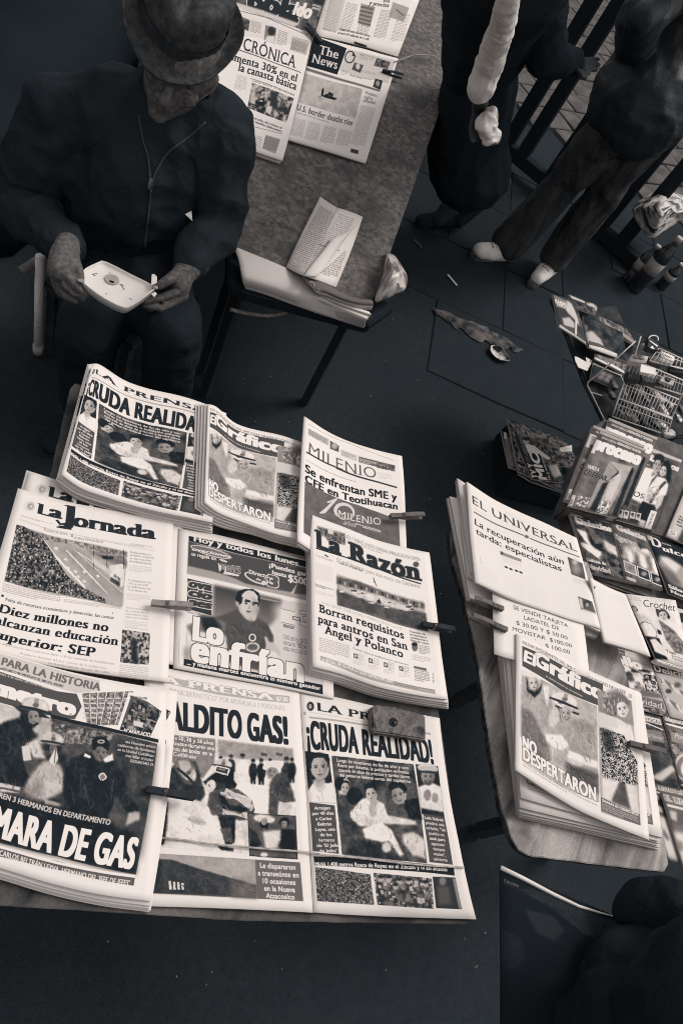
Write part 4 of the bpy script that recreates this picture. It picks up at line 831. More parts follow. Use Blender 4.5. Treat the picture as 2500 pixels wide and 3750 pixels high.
def art_cruda(p):
    _a1(p)
    face(p, 250, 648, 66, 88, 186, rot=-4); p.P([(196, 740), (246, 770), (290, 745), (300, 800), (262, 850), (214, 800)], 200, b=2, a=.6); folds(p, [(172, 790), (350, 770), (368, 910), (178, 905)], 14, 235, 170, 60)
    face(p, 1078, 722, 46, 60, 150, rot=3, cap=False, beard=66); p.P([(1000, 672), (1150, 680), (1165, 700), (1000, 690)], 60, b=2); p.P([(1010, 640), (1140, 640), (1152, 678), (1002, 668)], 196, b=1)
    face(p, 643, 852, 40, 54, 196, rot=-8); face(p, 850, 862, 50, 66, 160, rot=-20, side=-1); face(p, 446, 806, 32, 48, 190, rot=12)
    p.P([(632, 900), (650, 885), (690, 900), (694, 930), (650, 940)], 176, b=1)
    folds(p, [(480, 1000), (570, 890), (640, 930), (740, 930), (770, 1020), (690, 1090), (540, 1100)], 22, 236, 140, 70); folds(p, [(575, 1120), (700, 1050), (800, 1130), (890, 1320), (780, 1210), (600, 1190)], 20, 240, 150, 80, ang=50); folds(p, [(880, 1160), (1045, 1200), (1062, 1350), (890, 1230)], 12, 225, 120, 60)
    folds(p, [(900, 900), (1000, 880), (1035, 1050), (930, 1040)], 10, 80, 38, 50)
def art_gas(p):
    _a2(p)
    helmet(p, 745, 925, 78, 50, 10); p.P([(684, 935), (800, 962), (782, 1018), (672, 988)], 58, b=1); p.Ln([(684, 938), (800, 965), (782, 1018), (670, 988), (684, 938)], 5, 226); p.P([(700, 955), (770, 972), (765, 985), (696, 970)], 150, b=2)
    helmet(p, 420, 1010, 88, 70, 40, 190); face(p, 1192, 992, 46, 54, 150, rot=10, cap=False, side=-1); p.P([(1100, 960), (1140, 900), (1210, 888), (1280, 910), (1272, 965), (1180, 950), (1120, 975)], 226, b=1)
    folds(p, [(620, 1180), (880, 1150), (1030, 1330), (900, 1440), (640, 1390)], 26, 150, 46, 90, ang=20); folds(p, [(1215, 1010), (1370, 1150), (1400, 1260), (1240, 1400), (1160, 1300)], 18, 128, 52, 90, ang=75); folds(p, [(250, 1330), (480, 1420), (710, 1520), (380, 1560)], 20, 238, 150, 90, ang=25); folds(p, [(560, 1080), (800, 1000), (860, 1140), (600, 1130)], 12, 84, 40, 60)
    folds(p, [(150, 1800), (560, 1900), (1040, 2060), (1040, 2140), (110, 2090)], 26, 100, 52, 160, ang=15, spread=15)
    face(p, 1120, 1445, 30, 34, 170, cap=False); face(p, 1302, 1470, 30, 34, 150, side=-1)
def art_grafico(p):
    _a3(p)
    p.T('El', 426, 246, 500, 264, 80, 240, 'sans', (.05, .03), it=.12, out=60, ow=1.5)
    helmet(p, 716, 520, 86, 52, 20, 224); face(p, 724, 612, 38, 44, 190, rot=8, cap=False); p.Ln([(690, 580), (700, 640), (728, 662), (756, 640)], 3, 100)
    face(p, 495, 396, 38, 48, 210, cap=False, rot=-4); p.Ln([(456, 380), (470, 440), (505, 450), (530, 400)], 3, 110)
    for q in ([(405, 560), (600, 850), (620, 1000), (405, 780)], [(405, 420), (560, 400), (740, 760), (540, 640)], [(740, 680), (930, 700), (950, 1000), (760, 900)]): folds(p, q, 22, 214, 92, 110, ang=55)
    folds(p, [(580, 760), (750, 840), (700, 1020), (610, 980)], 16, 240, 130, 80); folds(p, [(720, 940), (958, 1040), (955, 1190), (700, 1090)], 16, 170, 60, 90, ang=30)
    p.E(1100, 540, 78, 62, 112, rot=-10, b=4); face(p, 1128, 580, 42, 58, 226, hair=118, rot=-12, shade=.78); folds(p, [(1000, 470), (1190, 520), (1200, 560), (1150, 520), (1060, 560), (1050, 650), (990, 620)], 26, 214, 90, 60, wd=6)
    p.P([(955, 610), (1080, 650), (1100, 720), (960, 700)], 214, b=3); p.T('NO', 418, 868, 512, 905, 84, 240, 'sans', (.07, .03), out=60, ow=1.5); p.T('DESPERTARON', 422, 948, 938, 1232, 92, 240, 'sans', (.05, .03), out=60, ow=1.5)
def art_ovaciones(p):
    _a4(p)
    face(p, 816, 700, 72, 98, 208, hair=44, rot=10, side=1, shade=.62); p.P([(742, 640), (760, 596), (800, 585), (850, 598), (884, 640), (876, 672), (850, 640), (800, 628), (765, 650)], 212, b=1)
    p.P([(700, 660), (722, 600), (770, 578), (830, 580), (780, 596), (752, 622), (742, 700), (722, 712)], 44, b=1); p.E(716, 700, 13, 20, 170, b=1); p.Ln([(778, 668), (822, 680)], 8, 52); p.Ln([(848, 690), (884, 696)], 8, 52)
    folds(p, [(530, 860), (720, 790), (860, 830), (1000, 960), (930, 1060), (660, 1060), (560, 900)], 24, 112, 66, 110, ang=40)
    p.E(838, 975, 30, 32, 228); p.E(838, 975, 20, 22, 84); p.T('Lo', 362, 988, 582, 1040, 185, 240, 'sans', (.08, .03), out=40, ow=2); p.T('enfrían', 345, 1172, 1242, 1330, 205, 240, 'sans', (.06, .03), out=40, ow=2)
def art_metro(p):
    _a5(p)
    face(p, 292, 648, 50, 66, 150, rot=-8, cap=False, side=-1); helmet(p, 308, 560, 112, 72, 12, 214); p.Ln([(196, 600), (232, 690), (290, 725), (330, 700)], 8, 50)
    face(p, 462, 930, 38, 46, 110, cap=False); helmet(p, 460, 850, 84, 56, 8, 200); p.P([(425, 1030), (482, 905), (502, 1005), (470, 1070)], 222, b=1); p.Ln([(482, 915), (470, 1050)], 4, 110)
    face(p, 872, 955, 54, 66, 128, rot=4, cap=False, side=-1); p.P([(798, 905), (790, 850), (830, 818), (900, 820), (938, 860), (936, 945), (880, 905), (820, 900)], 42, b=1); p.E(872, 862, 32, 17, 205, b=1); p.E(872, 862, 20, 9, 70)
    folds(p, [(-60, 740), (160, 660), (330, 850), (200, 1030), (160, 1280), (-60, 1240)], 26, 92, 38, 120, ang=70); folds(p, [(545, 1160), (740, 950), (960, 970), (1050, 1120), (1180, 1470), (940, 1480), (560, 1500)], 30, 84, 36, 150, ang=75); folds(p, [(290, 1120), (520, 1060), (560, 1200), (380, 1370), (220, 1280)], 22, 214, 120, 120, ang=65)
    folds(p, [(215, 890), (330, 820), (400, 1010), (300, 1000)], 12, 226, 110, 60)
    p.P([(190, 905), (250, 890), (270, 1015), (205, 1025)], 214, b=1); p.T('CÁMARA DE GAS', -340, 1625, 1135, 1915, 262, 240, 'sans', (.06, .02), it=.16, out=44, ow=2)
_a6 = art_razon
def art_razon(p):
    _a6(p)
    rr = random.Random(3)
    for k in range(26): x = 470 + rr.uniform(0, 560); y = 1320 + (x - 470) * .24 + rr.uniform(-10, 60); p.P([(x, y), (x + rr.uniform(14, 46), y + rr.uniform(0, 8)), (x + rr.uniform(10, 36), y + rr.uniform(8, 16)), (x - 4, y + 9)], rr.choice([226, 206, 176, 70]), b=0)
    for k in range(16): x = 470 + k * 38; p.P([(x, 1262 + k * 11), (x + 14, 1266 + k * 11), (x + 14, 1292 + k * 11), (x, 1288 + k * 11)], 170 if k % 2 else 60)
def art_proceso(p):
    p.P([(480, 90), (1060, 320), (690, 1170), (80, 1020)], 104); p.P([(488, 95), (1060, 315), (1020, 440), (430, 215)], 72, b=8); p.N([(480, 90), (1060, 320), (690, 1170), (80, 1020)], 88, 140, 40, .55)
    p.Ln([(490, 100), (1052, 322)], 22, 176)
    p.T('REPORTE ESPECIAL', 505, 192, 688, 248, 22, 200, 'sans', (.05, .03)); p.T('GOBERNADORES DE TELENOVELA', 690, 262, 990, 362, 26, 230, 'sans', (.06, .04))
    p.T('proceso', 405, 322, 962, 492, 150, 238, 'sans', (.1, .05)); p.E(750, 462, 44, 16, 90, b=1); p.T('2010', 718, 470, 790, 476, 20, 60, 'sans', (.04, .02))
    p.P([(600, 462), (885, 535), (690, 900), (560, 1130), (430, 1110), (600, 700), (720, 590), (690, 560)], 165, b=2); p.P([(715, 585), (740, 620), (740, 700), (620, 960), (540, 940), (600, 760)], 190, b=3); p.P([(585, 660), (712, 585), (716, 620), (620, 680), (585, 675)], 52, b=2)
    p.P([(600, 462), (530, 620), (470, 700), (330, 1030), (420, 1060), (560, 760), (600, 690), (700, 600)], 150, b=2); p.P([(885, 535), (900, 580), (690, 1150), (630, 1130), (800, 720)], 58, b=2); p.P([(520, 740), (590, 720), (430, 1090), (360, 1050)], 66, b=3)
    p.PH([(480, 400), (980, 480), (690, 1160), (100, 1010), (300, 500)], .5, 1.25, 120)
    for q in ([(215, 895), (370, 915), (320, 1040), (180, 1010)], [(490, 955), (615, 970), (560, 1140), (440, 1100)]):
        p.P(q, 216); p.N(q, 60, 235, 7, .8, con=2)
    p.T('VAMOS A', 325, 555, 470, 588, 44, 222, 'sans', (.06, .03)); p.T('CELEBRAR...', 286, 625, 592, 725, 62, 54, 'sans', (.035, .02), out=150)
    p.P([(135, 880), (190, 890), (145, 1025), (90, 1012)], 226); p.lines([(110, 930), (160, 940), (140, 1010), (95, 1000)], 6, 60, 1)
def art_couple(p):
    p.P([(1080, 290), (1530, 470), (1330, 1380), (680, 1185)], 92); p.N([(1080, 290), (1530, 470), (1330, 1380), (680, 1185)], 74, 112, 30, .6)
    p.Ln([(1115, 312), (1495, 455)], 26, 200); p.T('íti', 1062, 440, 1165, 475, 88, 222, 'sans', (.06, .03)); p.T('os', 1350, 560, 1450, 590, 70, 226, 'sans', (.06, .03), it=.1); p.T('pareja', 1020, 500, 1095, 525, 26, 214, 'serif', it=.2)
    p.P([(1040, 540), (1130, 560), (1190, 620), (1120, 700), (1060, 860), (1000, 990), (830, 900), (880, 720), (960, 590)], 232, b=3); p.E(1190, 520, 52, 88, 176, rot=14, b=3); p.E(1215, 430, 66, 56, 44, rot=10, b=3); p.P([(1130, 590), (1180, 620), (1160, 640), (1110, 660)], 150, b=3)
    p.E(1268, 575, 46, 78, 206, rot=16, b=2); p.P([(1260, 470), (1330, 450), (1370, 560), (1350, 700), (1310, 720), (1310, 600), (1280, 510)], 46, b=4); p.E(1252, 565, 7, 4, 60); p.E(1283, 575, 7, 4, 60); p.Ln([(1240, 612), (1264, 622)], 5, 120); p.E(1172, 495, 6, 4, 60); p.E(1208, 508, 6, 4, 60)
    p.P([(1190, 650), (1290, 680), (1330, 760), (1300, 880), (1240, 900), (1170, 1010), (1020, 960), (1060, 840), (1120, 740)], 222, b=3); p.P([(1280, 880), (1240, 1000), (1180, 1070), (1160, 1030), (1200, 900)], 196, b=3); p.Ln([(1295, 715), (1215, 800), (1100, 980)], 16, 100); p.N([(1080, 800), (1220, 760), (1200, 960), (1050, 950)], 120, 235, 9, .6)
    p.P([(1005, 960), (1175, 1040), (1080, 1120), (1060, 1200), (990, 1190), (960, 1060)], 50, b=3); p.P([(985, 1180), (1050, 1200), (1030, 1285), (965, 1260)], 196, b=2)
    p.PH([(1100, 420), (1400, 480), (1340, 1000), (1180, 1300), (940, 1200), (820, 900), (960, 560)], .5, 1.2, 140)
    face(p, 1195, 510, 44, 72, 180, rot=14); face(p, 1266, 582, 38, 66, 212, hair=44, rot=16)
    p.T('Uno', 845, 795, 922, 820, 36, 90, 'serif', it=.3); p.T('LOS', 835, 880, 1018, 925, 62, 44, 'sans', (.005, 0)); p.T('MUJERES', 825, 945, 975, 985, 26, 120, 'serif', it=.2); p.T('Y SEXO', 820, 985, 945, 1020, 26, 140, 'serif', it=.2)
    for i, x in enumerate((720, 790, 870, 940)): p.P([(x, 1055 + i * 14), (x + 58, 1068 + i * 14), (x + 40, 1168 + i * 12), (x - 18, 1152 + i * 12)], 214); p.E(x + 20, 1105 + i * 14, 18, 24, 130, b=2); p.E(x + 20, 1088 + i * 14, 20, 14, 48, b=2)
    p.P([(860, 1165), (960, 1190), (940, 1235), (850, 1210)], 62); p.P([(1115, 1068), (1190, 1090), (1115, 1305), (1035, 1282)], 226); p.lines([(1130, 1110), (1160, 1120), (1100, 1270), (1075, 1262)], 9, 60, 1)
def art_pale(p):
    p.P([(1250, 800), (1700, 900), (1600, 1600), (1200, 1400)], 206)
    for i, t in enumerate(['LA CREACION', 'VIRGO', 'PREY CAPILLA', 'A LOS 20 AÑOS']): p.T(t, 1445 - i * 10, 1170 + i * 34, 1640 - i * 10, 1200 + i * 34, 20, 50, 'sans', (.04, .02))
    p.P([(1340, 1300), (1440, 1330), (1420, 1405), (1320, 1375)], 236); p.lines([(1365, 1315), (1425, 1330), (1405, 1390), (1350, 1375)], 5, 60, 1); p.P([(1512, 1290), (1700, 1350), (1600, 1560), (1440, 1440)], 80, b=4)
def art_gelatina(p):
    q = [(100, 1040), (660, 1195), (960, 1980), (350, 1850)]; p.P(q, 92); p.N(q, 70, 130, 30, .8)
    p.P([(190, 1290), (330, 1340), (520, 1560), (470, 1670), (250, 1500), (250, 1460), (350, 1500)], 226, b=4); p.P([(200, 1260), (310, 1300), (350, 1460), (420, 1540), (540, 1600), (580, 1640), (500, 1480), (400, 1360), (260, 1240)], 60, b=6); p.P([(340, 1320), (460, 1380), (560, 1480), (520, 1560), (420, 1470)], 110, b=4); p.P([(520, 1430), (700, 1520), (720, 1650), (560, 1560)], 196, b=6); p.P([(360, 1240), (640, 1370), (690, 1500), (500, 1420)], 74, b=8)
    for x, y in ((640, 1740), (750, 1760), (760, 1850), (480, 1510)): p.E(x, y, 40, 26, 46, rot=20, b=3)
    p.PH(q, 1.2, 1.35)
    p.T('El arte de la', 292, 1150, 488, 1212, 26, 50, 'sans', (.02, .0)); p.T('Gelatina', 200, 1225, 650, 1345, 76, 236, 'sans', (.075, .03)); p.T('G', 198, 1215, 285, 1232, 104, 236, 'sans', (.075, .03))
    p.T('Delicias de', 325, 1680, 568, 1765, 42, 228, 'sans', (.05, .02)); p.T('Navidad', 340, 1775, 622, 1862, 64, 190, 'sans', (.005, 0), it=.1, out=230, ow=1); p.P([(112, 1062), (178, 1075), (185, 1150), (130, 1140)], 200)
def art_ligeras(p):
    q = [(600, 1190), (1080, 1370), (1280, 2070), (800, 1930)]; p.P(q, 98); p.N(q, 76, 130, 30, .7)
    p.T('Gelatin', 700, 1300, 1050, 1452, 74, 215, 'sans', (.07, .03), out=120); p.T('ligeras', 675, 1428, 935, 1500, 64, 120, 'serif', (.0, 0), out=226, ow=2)
    p.P([(790, 1500), (900, 1480), (1020, 1530), (1120, 1620), (1240, 1800), (1150, 1850), (900, 1700), (760, 1640)], 176, b=8)
    for i in range(5): p.P([(830 + i * 75, 1560 + i * 26), (870 + i * 75, 1560 + i * 26), (900 + i * 80, 1720 + i * 36), (850 + i * 78, 1710 + i * 34)], (226, 120)[i % 2], b=6)
    p.P([(960, 1460), (1000, 1500), (1050, 1540), (990, 1560), (955, 1500)], 60, b=2); p.E(1040, 1570, 60, 26, 214, rot=20, b=4)
    p.PH([(700, 1470), (1120, 1560), (1280, 2070), (800, 1930)], 1.2, 1.3)
    for i, c in enumerate((150, 56, 56)): x, y = 775 + i * 165, 1680 + i * 72; p.P([(x, y), (x + 150, y + 66), (x + 175, y + 200), (x + 22, y + 140)], 232); p.P([(x + 12, y + 14), (x + 140, y + 70), (x + 162, y + 184), (x + 30, y + 130)], c); p.E(x + 90, y + 100, 34, 26, 196 - c * .5, b=4)
    p.P([(810, 1880), (930, 1925), (935, 1960), (815, 1920)], 226)
def art_dulce(p):
    q = [(1050, 1360), (1650, 1540), (1750, 2260), (1320, 2090)]; p.P(q, 48); p.N(q, 40, 62, 30, .6); p.P([(1225, 1640), (1330, 1650), (1512, 1770), (1650, 1900), (1620, 2080), (1400, 1980), (1200, 1740)], 170, b=8); p.P([(1230, 1640), (1320, 1655), (1480, 1760), (1420, 1840), (1260, 1700)], 226, b=6); p.P([(1200, 1720), (1400, 1850), (1500, 2000), (1350, 1980)], 110, b=10)
    p.T('D', 1140, 1500, 1250, 1545, 118, 236, 'serif', (.05, .0)); p.T('ulces', 1258, 1565, 1640, 1690, 66, 236, 'serif', (.05, .0)); p.T('cocina', 1248, 1478, 1365, 1518, 24, 214, 'sans', (.03, 0)); p.T('Sábado', 1340, 2035, 1600, 2110, 46, 228, 'sans', (.06, .02), it=.2); p.T('Noche', 1370, 2100, 1640, 2180, 46, 228, 'sans', (.06, .02), it=.2); p.P([(1060, 1370), (1130, 1395), (1125, 1450), (1070, 1430)], 214)
def art_crochet(p):
    q = [(540, 288), (1270, 380), (1500, 1400), (960, 1230)]; p.P(q, 216); p.T('Crochet', 800, 475, 1250, 535, 110, 90, 'sans', (.005, 0), it=.35, out=240, ow=3); p.T('Nuestras', 600, 340, 745, 372, 24, 150, 'serif', it=.3); p.T('técnicas de', 590, 372, 775, 400, 24, 150, 'serif', it=.3)
    p.E(675, 510, 34, 46, 176, rot=-20, b=2); p.Ln([(635, 480), (660, 462), (715, 510), (705, 540)], 5, 80); p.P([(690, 560), (850, 600), (900, 700), (760, 690)], 190, b=10); p.E(870, 815, 108, 130, 196, rot=-30); p.E(870, 815, 100, 122, 222, rot=-30, b=2); p.Ln([(745, 730), (800, 690), (900, 720), (980, 830), (990, 900), (950, 935)], 3, 90)
    p.P([(960, 510), (1130, 540), (1180, 620), (1160, 660), (1060, 560)], 46, b=2); p.E(1075, 600, 66, 78, 206, rot=-14, b=2); p.E(1045, 600, 12, 7, 110, b=1); p.E(1100, 610, 12, 7, 110, b=1); p.Ln([(1085, 662), (1115, 668)], 4, 120); p.P([(970, 500), (1010, 520), (1010, 640), (985, 590)], 60, b=2)
    p.P([(1010, 660), (1130, 740), (1300, 870), (1400, 1020), (1440, 1180), (1250, 1130), (1120, 950)], 120, b=3); p.N([(1050, 700), (1300, 870), (1440, 1180), (1250, 1130), (1120, 950)], 80, 190, 9, .6); p.P([(1150, 690), (1230, 700), (1500, 980), (1500, 1130), (1300, 900)], 228, b=3)
    p.P([(800, 890), (1020, 930), (1150, 1240), (960, 1220), (880, 1030)], 46, b=3); p.P([(890, 950), (960, 930), (1120, 1090), (1140, 1200), (960, 1120)], 214, b=3); p.P([(990, 800), (1040, 820), (1060, 880), (1010, 870)], 52, b=2)
    p.PH(q, .6, 1.2, 150); face(p, 1078, 602, 58, 70, 212, hair=60, rot=-14); p.T('Teje', 1128, 1130, 1265, 1170, 46, 50, 'sans', (.01, 0)); p.T('versiones', 1205, 1195, 1420, 1250, 34, 80, 'sans'); p.T('hermosas', 1225, 1235, 1440, 1290, 34, 70, 'sans')
def art_pollo(p):
    q = [(260, 1020), (880, 1190), (1170, 2060), (540, 1800)]; p.P(q, 170); p.P([(260, 1020), (880, 1190), (900, 1290), (280, 1120)], 206, b=6)
    p.N([(300, 1240), (980, 1420), (1050, 1720), (420, 1600)], 50, 236, 26, 1, con=1.6); p.P([(410, 1290), (500, 1310), (530, 1370), (480, 1410), (430, 1370)], 44, b=2); p.E(600, 1500, 70, 50, 80, rot=30, b=6); p.N([(800, 1440), (990, 1470), (1050, 1720), (830, 1680)], 44, 214, 9, 1, con=2); p.P([(760, 1660), (1050, 1740), (1070, 1790), (760, 1760)], 110, b=3)
    p.P([(415, 1075), (535, 1110), (540, 1240), (430, 1190)], 104); p.T('Pollo', 298, 1245, 778, 1385, 140, 236, 'sans', (.075, .03), out=130, ow=2); p.T('Delicias', 425, 1130, 525, 1160, 20, 226)
    p.P([(740, 1760), (1080, 1840), (1110, 1960), (750, 1880)], 110); p.T('Navidad', 600, 1835, 1062, 1925, 92, 206, 'sans', (.02, .01), it=.25, out=70, ow=1); p.N([(740, 1900), (1140, 1960), (1160, 2050), (740, 1990)], 60, 220, 16, .9); p.lines([(790, 1290), (930, 1330), (940, 1420), (800, 1380)], 3, 120)
def art_delicias(p):
    q = [(880, 1210), (1500, 1370), (1650, 2180), (1180, 2060)]; p.P(q, 190); p.P([(880, 1210), (1500, 1370), (1510, 1520), (960, 1420)], 72, b=2); p.T('Delicias', 968, 1385, 1470, 1530, 92, 236, 'serif', (.05, .01)); p.T('30', 1035, 1555, 1140, 1600, 80, 120, 'sans', (.05, .02), out=232, ow=2)
    for i in range(10): x, y = 1110 + (i % 5) * 70, 1560 + i * 48; p.E(x, y, 90, 22, (214, 120, 226)[i % 3], rot=50, b=3); p.E(x + 30, y + 10, 60, 8, 80, rot=50, b=3)
    p.E(1160, 1690, 44, 34, 70, b=3); p.E(1290, 1600, 50, 40, 90, b=5)
def art_univ_mag(p, kind):
    if kind == 0:
        q = [(480, 30), (800, 90), (1060, 1050), (620, 930)]; p.P(q, 74); p.N(q, 46, 110, 20, .7); p.P([(490, 50), (780, 120), (800, 205), (500, 120)], 210, b=1); p.T('EL UNIVERSAL', 395, 90, 800, 200, 50, 70, 'serif', (.02, 0), out=236, ow=2); p.Ln([(500, 135), (820, 265)], 6, 226); p.P([(540, 240), (800, 290), (840, 440), (560, 390)], 130, b=2); p.T('Dulce Navidad', 545, 345, 815, 395, 58, 206, 'sans', (.01, 0), it=.4); p.P([(640, 890), (930, 730), (980, 800), (800, 945)], 206, b=4); p.P([(620, 620), (760, 600), (800, 800), (650, 880)], 56, b=10)
    if kind == 1:
        q = [(815, 60), (1300, 180), (1400, 1140), (1060, 1000)]; p.P(q, 84); p.N(q, 60, 150, 20, .7); p.P([(830, 80), (1300, 190), (1300, 250), (840, 140)], 214); p.T('EL UNIVERSAL', 835, 120, 1400, 285, 56, 150, 'serif', (.02, 0), out=236, ow=2); p.Ln([(850, 180), (1300, 300)], 10, 232); p.P([(920, 290), (1300, 350), (1300, 480), (930, 420)], 150, b=2); p.T('Pone', 975, 360, 1120, 410, 70, 214, 'sans', (.01, 0), it=.4); p.E(1120, 760, 150, 190, 214, rot=-10, b=2); p.E(1120, 770, 120, 160, 130, rot=-10, b=2); p.E(1140, 790, 84, 120, 236, rot=-10, b=3); p.N([(900, 440), (1300, 500), (1300, 600), (960, 580)], 80, 230, 20, .9); p.P([(960, 945), (1120, 1000), (1120, 1040), (975, 990)], 220)
    if kind == 2:
        q = [(600, 900), (1120, 1060), (1120, 1300), (1050, 2010), (880, 1960)]; p.P([(600, 900), (1300, 1100), (1300, 2100), (860, 1990)], 104); p.T('EL UNIVERSAL', 640, 1010, 1240, 1180, 66, 140, 'serif', (.02, 0), out=226, ow=2); p.Ln([(660, 1060), (820, 1120)], 8, 226); p.P([(660, 1080), (800, 1130), (840, 1400), (780, 1380)], 60, b=6); p.P([(680, 1090), (780, 1130), (770, 1190), (690, 1170)], 200, b=4); p.P([(700, 1230), (820, 1300), (820, 1370), (740, 1340)], 200, b=5)
        p.P([(740, 1400), (900, 1440), (1040, 2010), (880, 1960)], 222, b=8); p.P([(820, 1560), (900, 1700), (880, 1740), (800, 1640)], 120, b=8)
    if kind == 3:
        p.P([(780, 1080), (1400, 1250), (1500, 2300), (1080, 2100)], 120); p.T('EL UNIVERSAL', 845, 1195, 1500, 1370, 74, 150, 'serif', (.02, 0), out=232, ow=2); p.Ln([(870, 1260), (1300, 1370)], 12, 234); p.P([(890, 1300), (1300, 1380), (1300, 1600), (930, 1500)], 100, b=8); p.P([(900, 1330), (1000, 1350), (1000, 1480), (920, 1440)], 200, b=5); p.P([(930, 1600), (1300, 1680), (1400, 2200), (1090, 2100)], 226, b=10); p.E(1050, 1800, 44, 80, 150, rot=-20, b=8)
def art_tv(p, k=0):
    q = [(330, 1060), (790, 1240), (820, 1480), (480, 1480), (370, 1400)]
    p.P([(300, 1040), (900, 1240), (900, 1560), (280, 1500)], 58); p.N([(300, 1040), (900, 1240), (900, 1560), (280, 1500)], 36, 150, 16, .7, con=1.5)
    p.T('TV Y NOVELAS', 345, 1150, 660, 1240, 52, 140, 'sans', (.05, .02), out=60); p.P([(680, 1255), (770, 1235), (770, 1280), (690, 1282)], 226); p.lines([(690, 1258), (760, 1246), (760, 1276), (695, 1278)], 2, 120)
def art_mic(p):
    p.P([(380, 1150), (640, 1200), (720, 1500), (480, 1490)], 66); p.N([(380, 1150), (640, 1200), (720, 1500), (480, 1490)], 40, 130, 12, .8); p.P([(500, 1240), (620, 1330), (600, 1340), (520, 1300), (470, 1290), (430, 1220)], 214, b=2); p.E(440, 1205, 22, 26, 170, b=1); p.E(445, 1190, 26, 14, 44, b=1); p.P([(430, 1230), (480, 1240), (520, 1290), (470, 1320)], 220, b=2); p.P([(600, 1380), (660, 1370), (700, 1450), (640, 1470)], 190, b=5)
    p.P([(460, 1290), (540, 1300), (620, 1480), (490, 1478)], 44, b=1)

# ------------------------------------------------------------------ setting
def rough(pts, step=22, amp=4.5, seed=1):
    """knocked and splintered board outline"""
    rr = random.Random(seed); out = []
    for (a, b) in zip(pts, pts[1:] + pts[:1]):
        n = max(1, int(math.hypot(b[0] - a[0], b[1] - a[1]) / step))
        for k in range(n):
            t = k / n; out.append((a[0] * (1 - t) + b[0] * t + rr.gauss(0, amp * .5), a[1] * (1 - t) + b[1] * t + rr.gauss(0, amp * .5)))
    return out
def plane_poly_obj(name, pts, plane, h, th, m, label, cat, bevel=.004, parent=None):
    P3 = [plane.at(x, y, h) for x, y in pts]; c = np.mean(P3, 0)
    root = empty(name, c - plane.n * th, label, cat)
    bm_obj('top_board', prism(P3, plane.n, th, bevel=bevel), m, root)
    return root
bm = bmesh.new(); v = [bm.verts.new((x, y, -.009)) for x, y in ((-60, -40), (60, -40), (60, 120), (-60, 120))]; bm.faces.new(v)
bm_obj('ground', bm, M['ground']).__setitem__('kind', 'structure')
# near pavement: large worn slabs with open joints
pave = bpy.data.objects.new('pavement', None); COL.objects.link(pave); pave['kind'] = 'structure'
def slab_mesh(name, sx, sy, th=.04, wob=.01, seed=0):
    rr = random.Random(seed); bm = bmesh.new()
    pts = [(-sx / 2, -sy / 2), (0, -sy / 2), (sx / 2, -sy / 2), (sx / 2, 0), (sx / 2, sy / 2), (0, sy / 2), (-sx / 2, sy / 2), (-sx / 2, 0)]
    prism([(x + rr.uniform(-wob, wob), y + rr.uniform(-wob, wob), 0) for x, y in pts], (0, 0, 1), th, bm)
    bmesh.ops.bevel(bm, geom=[e for e in bm.edges if all(abs(v.co.z) < 1e-6 for v in e.verts)], offset=.004, segments=1, affect='EDGES')
    me = bpy.data.meshes.new(name); bm.to_mesh(me); bm.free(); return me
ca, sa = math.cos(.33), math.sin(.33)
variants = []
for k in range(5):
    me = slab_mesh('paving_slab', .706, .506, seed=k, wob=.006); me.materials.append(M['ground'] if k % 2 else M['slab']); variants.append(me)
for i in range(-9, 10):
    for j in range(-3, 12):
        u, v_ = (i + (.5 if j % 2 else 0)) * .709, j * .509
        x, y = u * ca - v_ * sa, u * sa + v_ * ca
        if y > 5.2 or y < 2.75 - .25 * x or x > 2.6 or x < -3.2: continue
        o = bpy.data.objects.new('paving_slab', variants[(i * 7 + j * 3) % 5]); COL.objects.link(o); o.parent = pave
        o.location = (x, y, random.uniform(-.004, .003)); o.rotation_euler = (random.uniform(-.004, .004), random.uniform(-.004, .004), .33 + random.uniform(-.012, .012))
# paler paving beyond the railing, laid diagonally
pave2 = bpy.data.objects.new('plaza_paving', None); COL.objects.link(pave2); pave2['kind'] = 'structure'
sv = []
for k in range(4):
    me = slab_mesh('paving_stone', .40, .235, seed=20 + k, wob=.006); me.materials.append(M['sett']); sv.append(me)
cnt = 0
a2 = 0.95
for i in range(-14, 15):
    for j in range(-18, 24):
        u, v_ = (i + (.5 if j % 2 else 0)) * .415, j * .25
        x, y = .3 + u * math.cos(a2) - v_ * math.sin(a2), 7.4 + u * math.sin(a2) + v_ * math.cos(a2)
        f = 5.32 + .15 * x
        if y < f or y > 11.5 or x < -1.6 or x > 1.7 + (y - 5) * .1: continue
        cnt += 1
        if cnt > 285: continue
        o = bpy.data.objects.new('paving_stone', sv[(i * 5 + j) % 4]); COL.objects.link(o); o.parent = pave2
        o.location = (x, y, .012 + random.uniform(-.004, .004)); o.rotation_euler = (0, 0, a2 + random.uniform(-.015, .015))
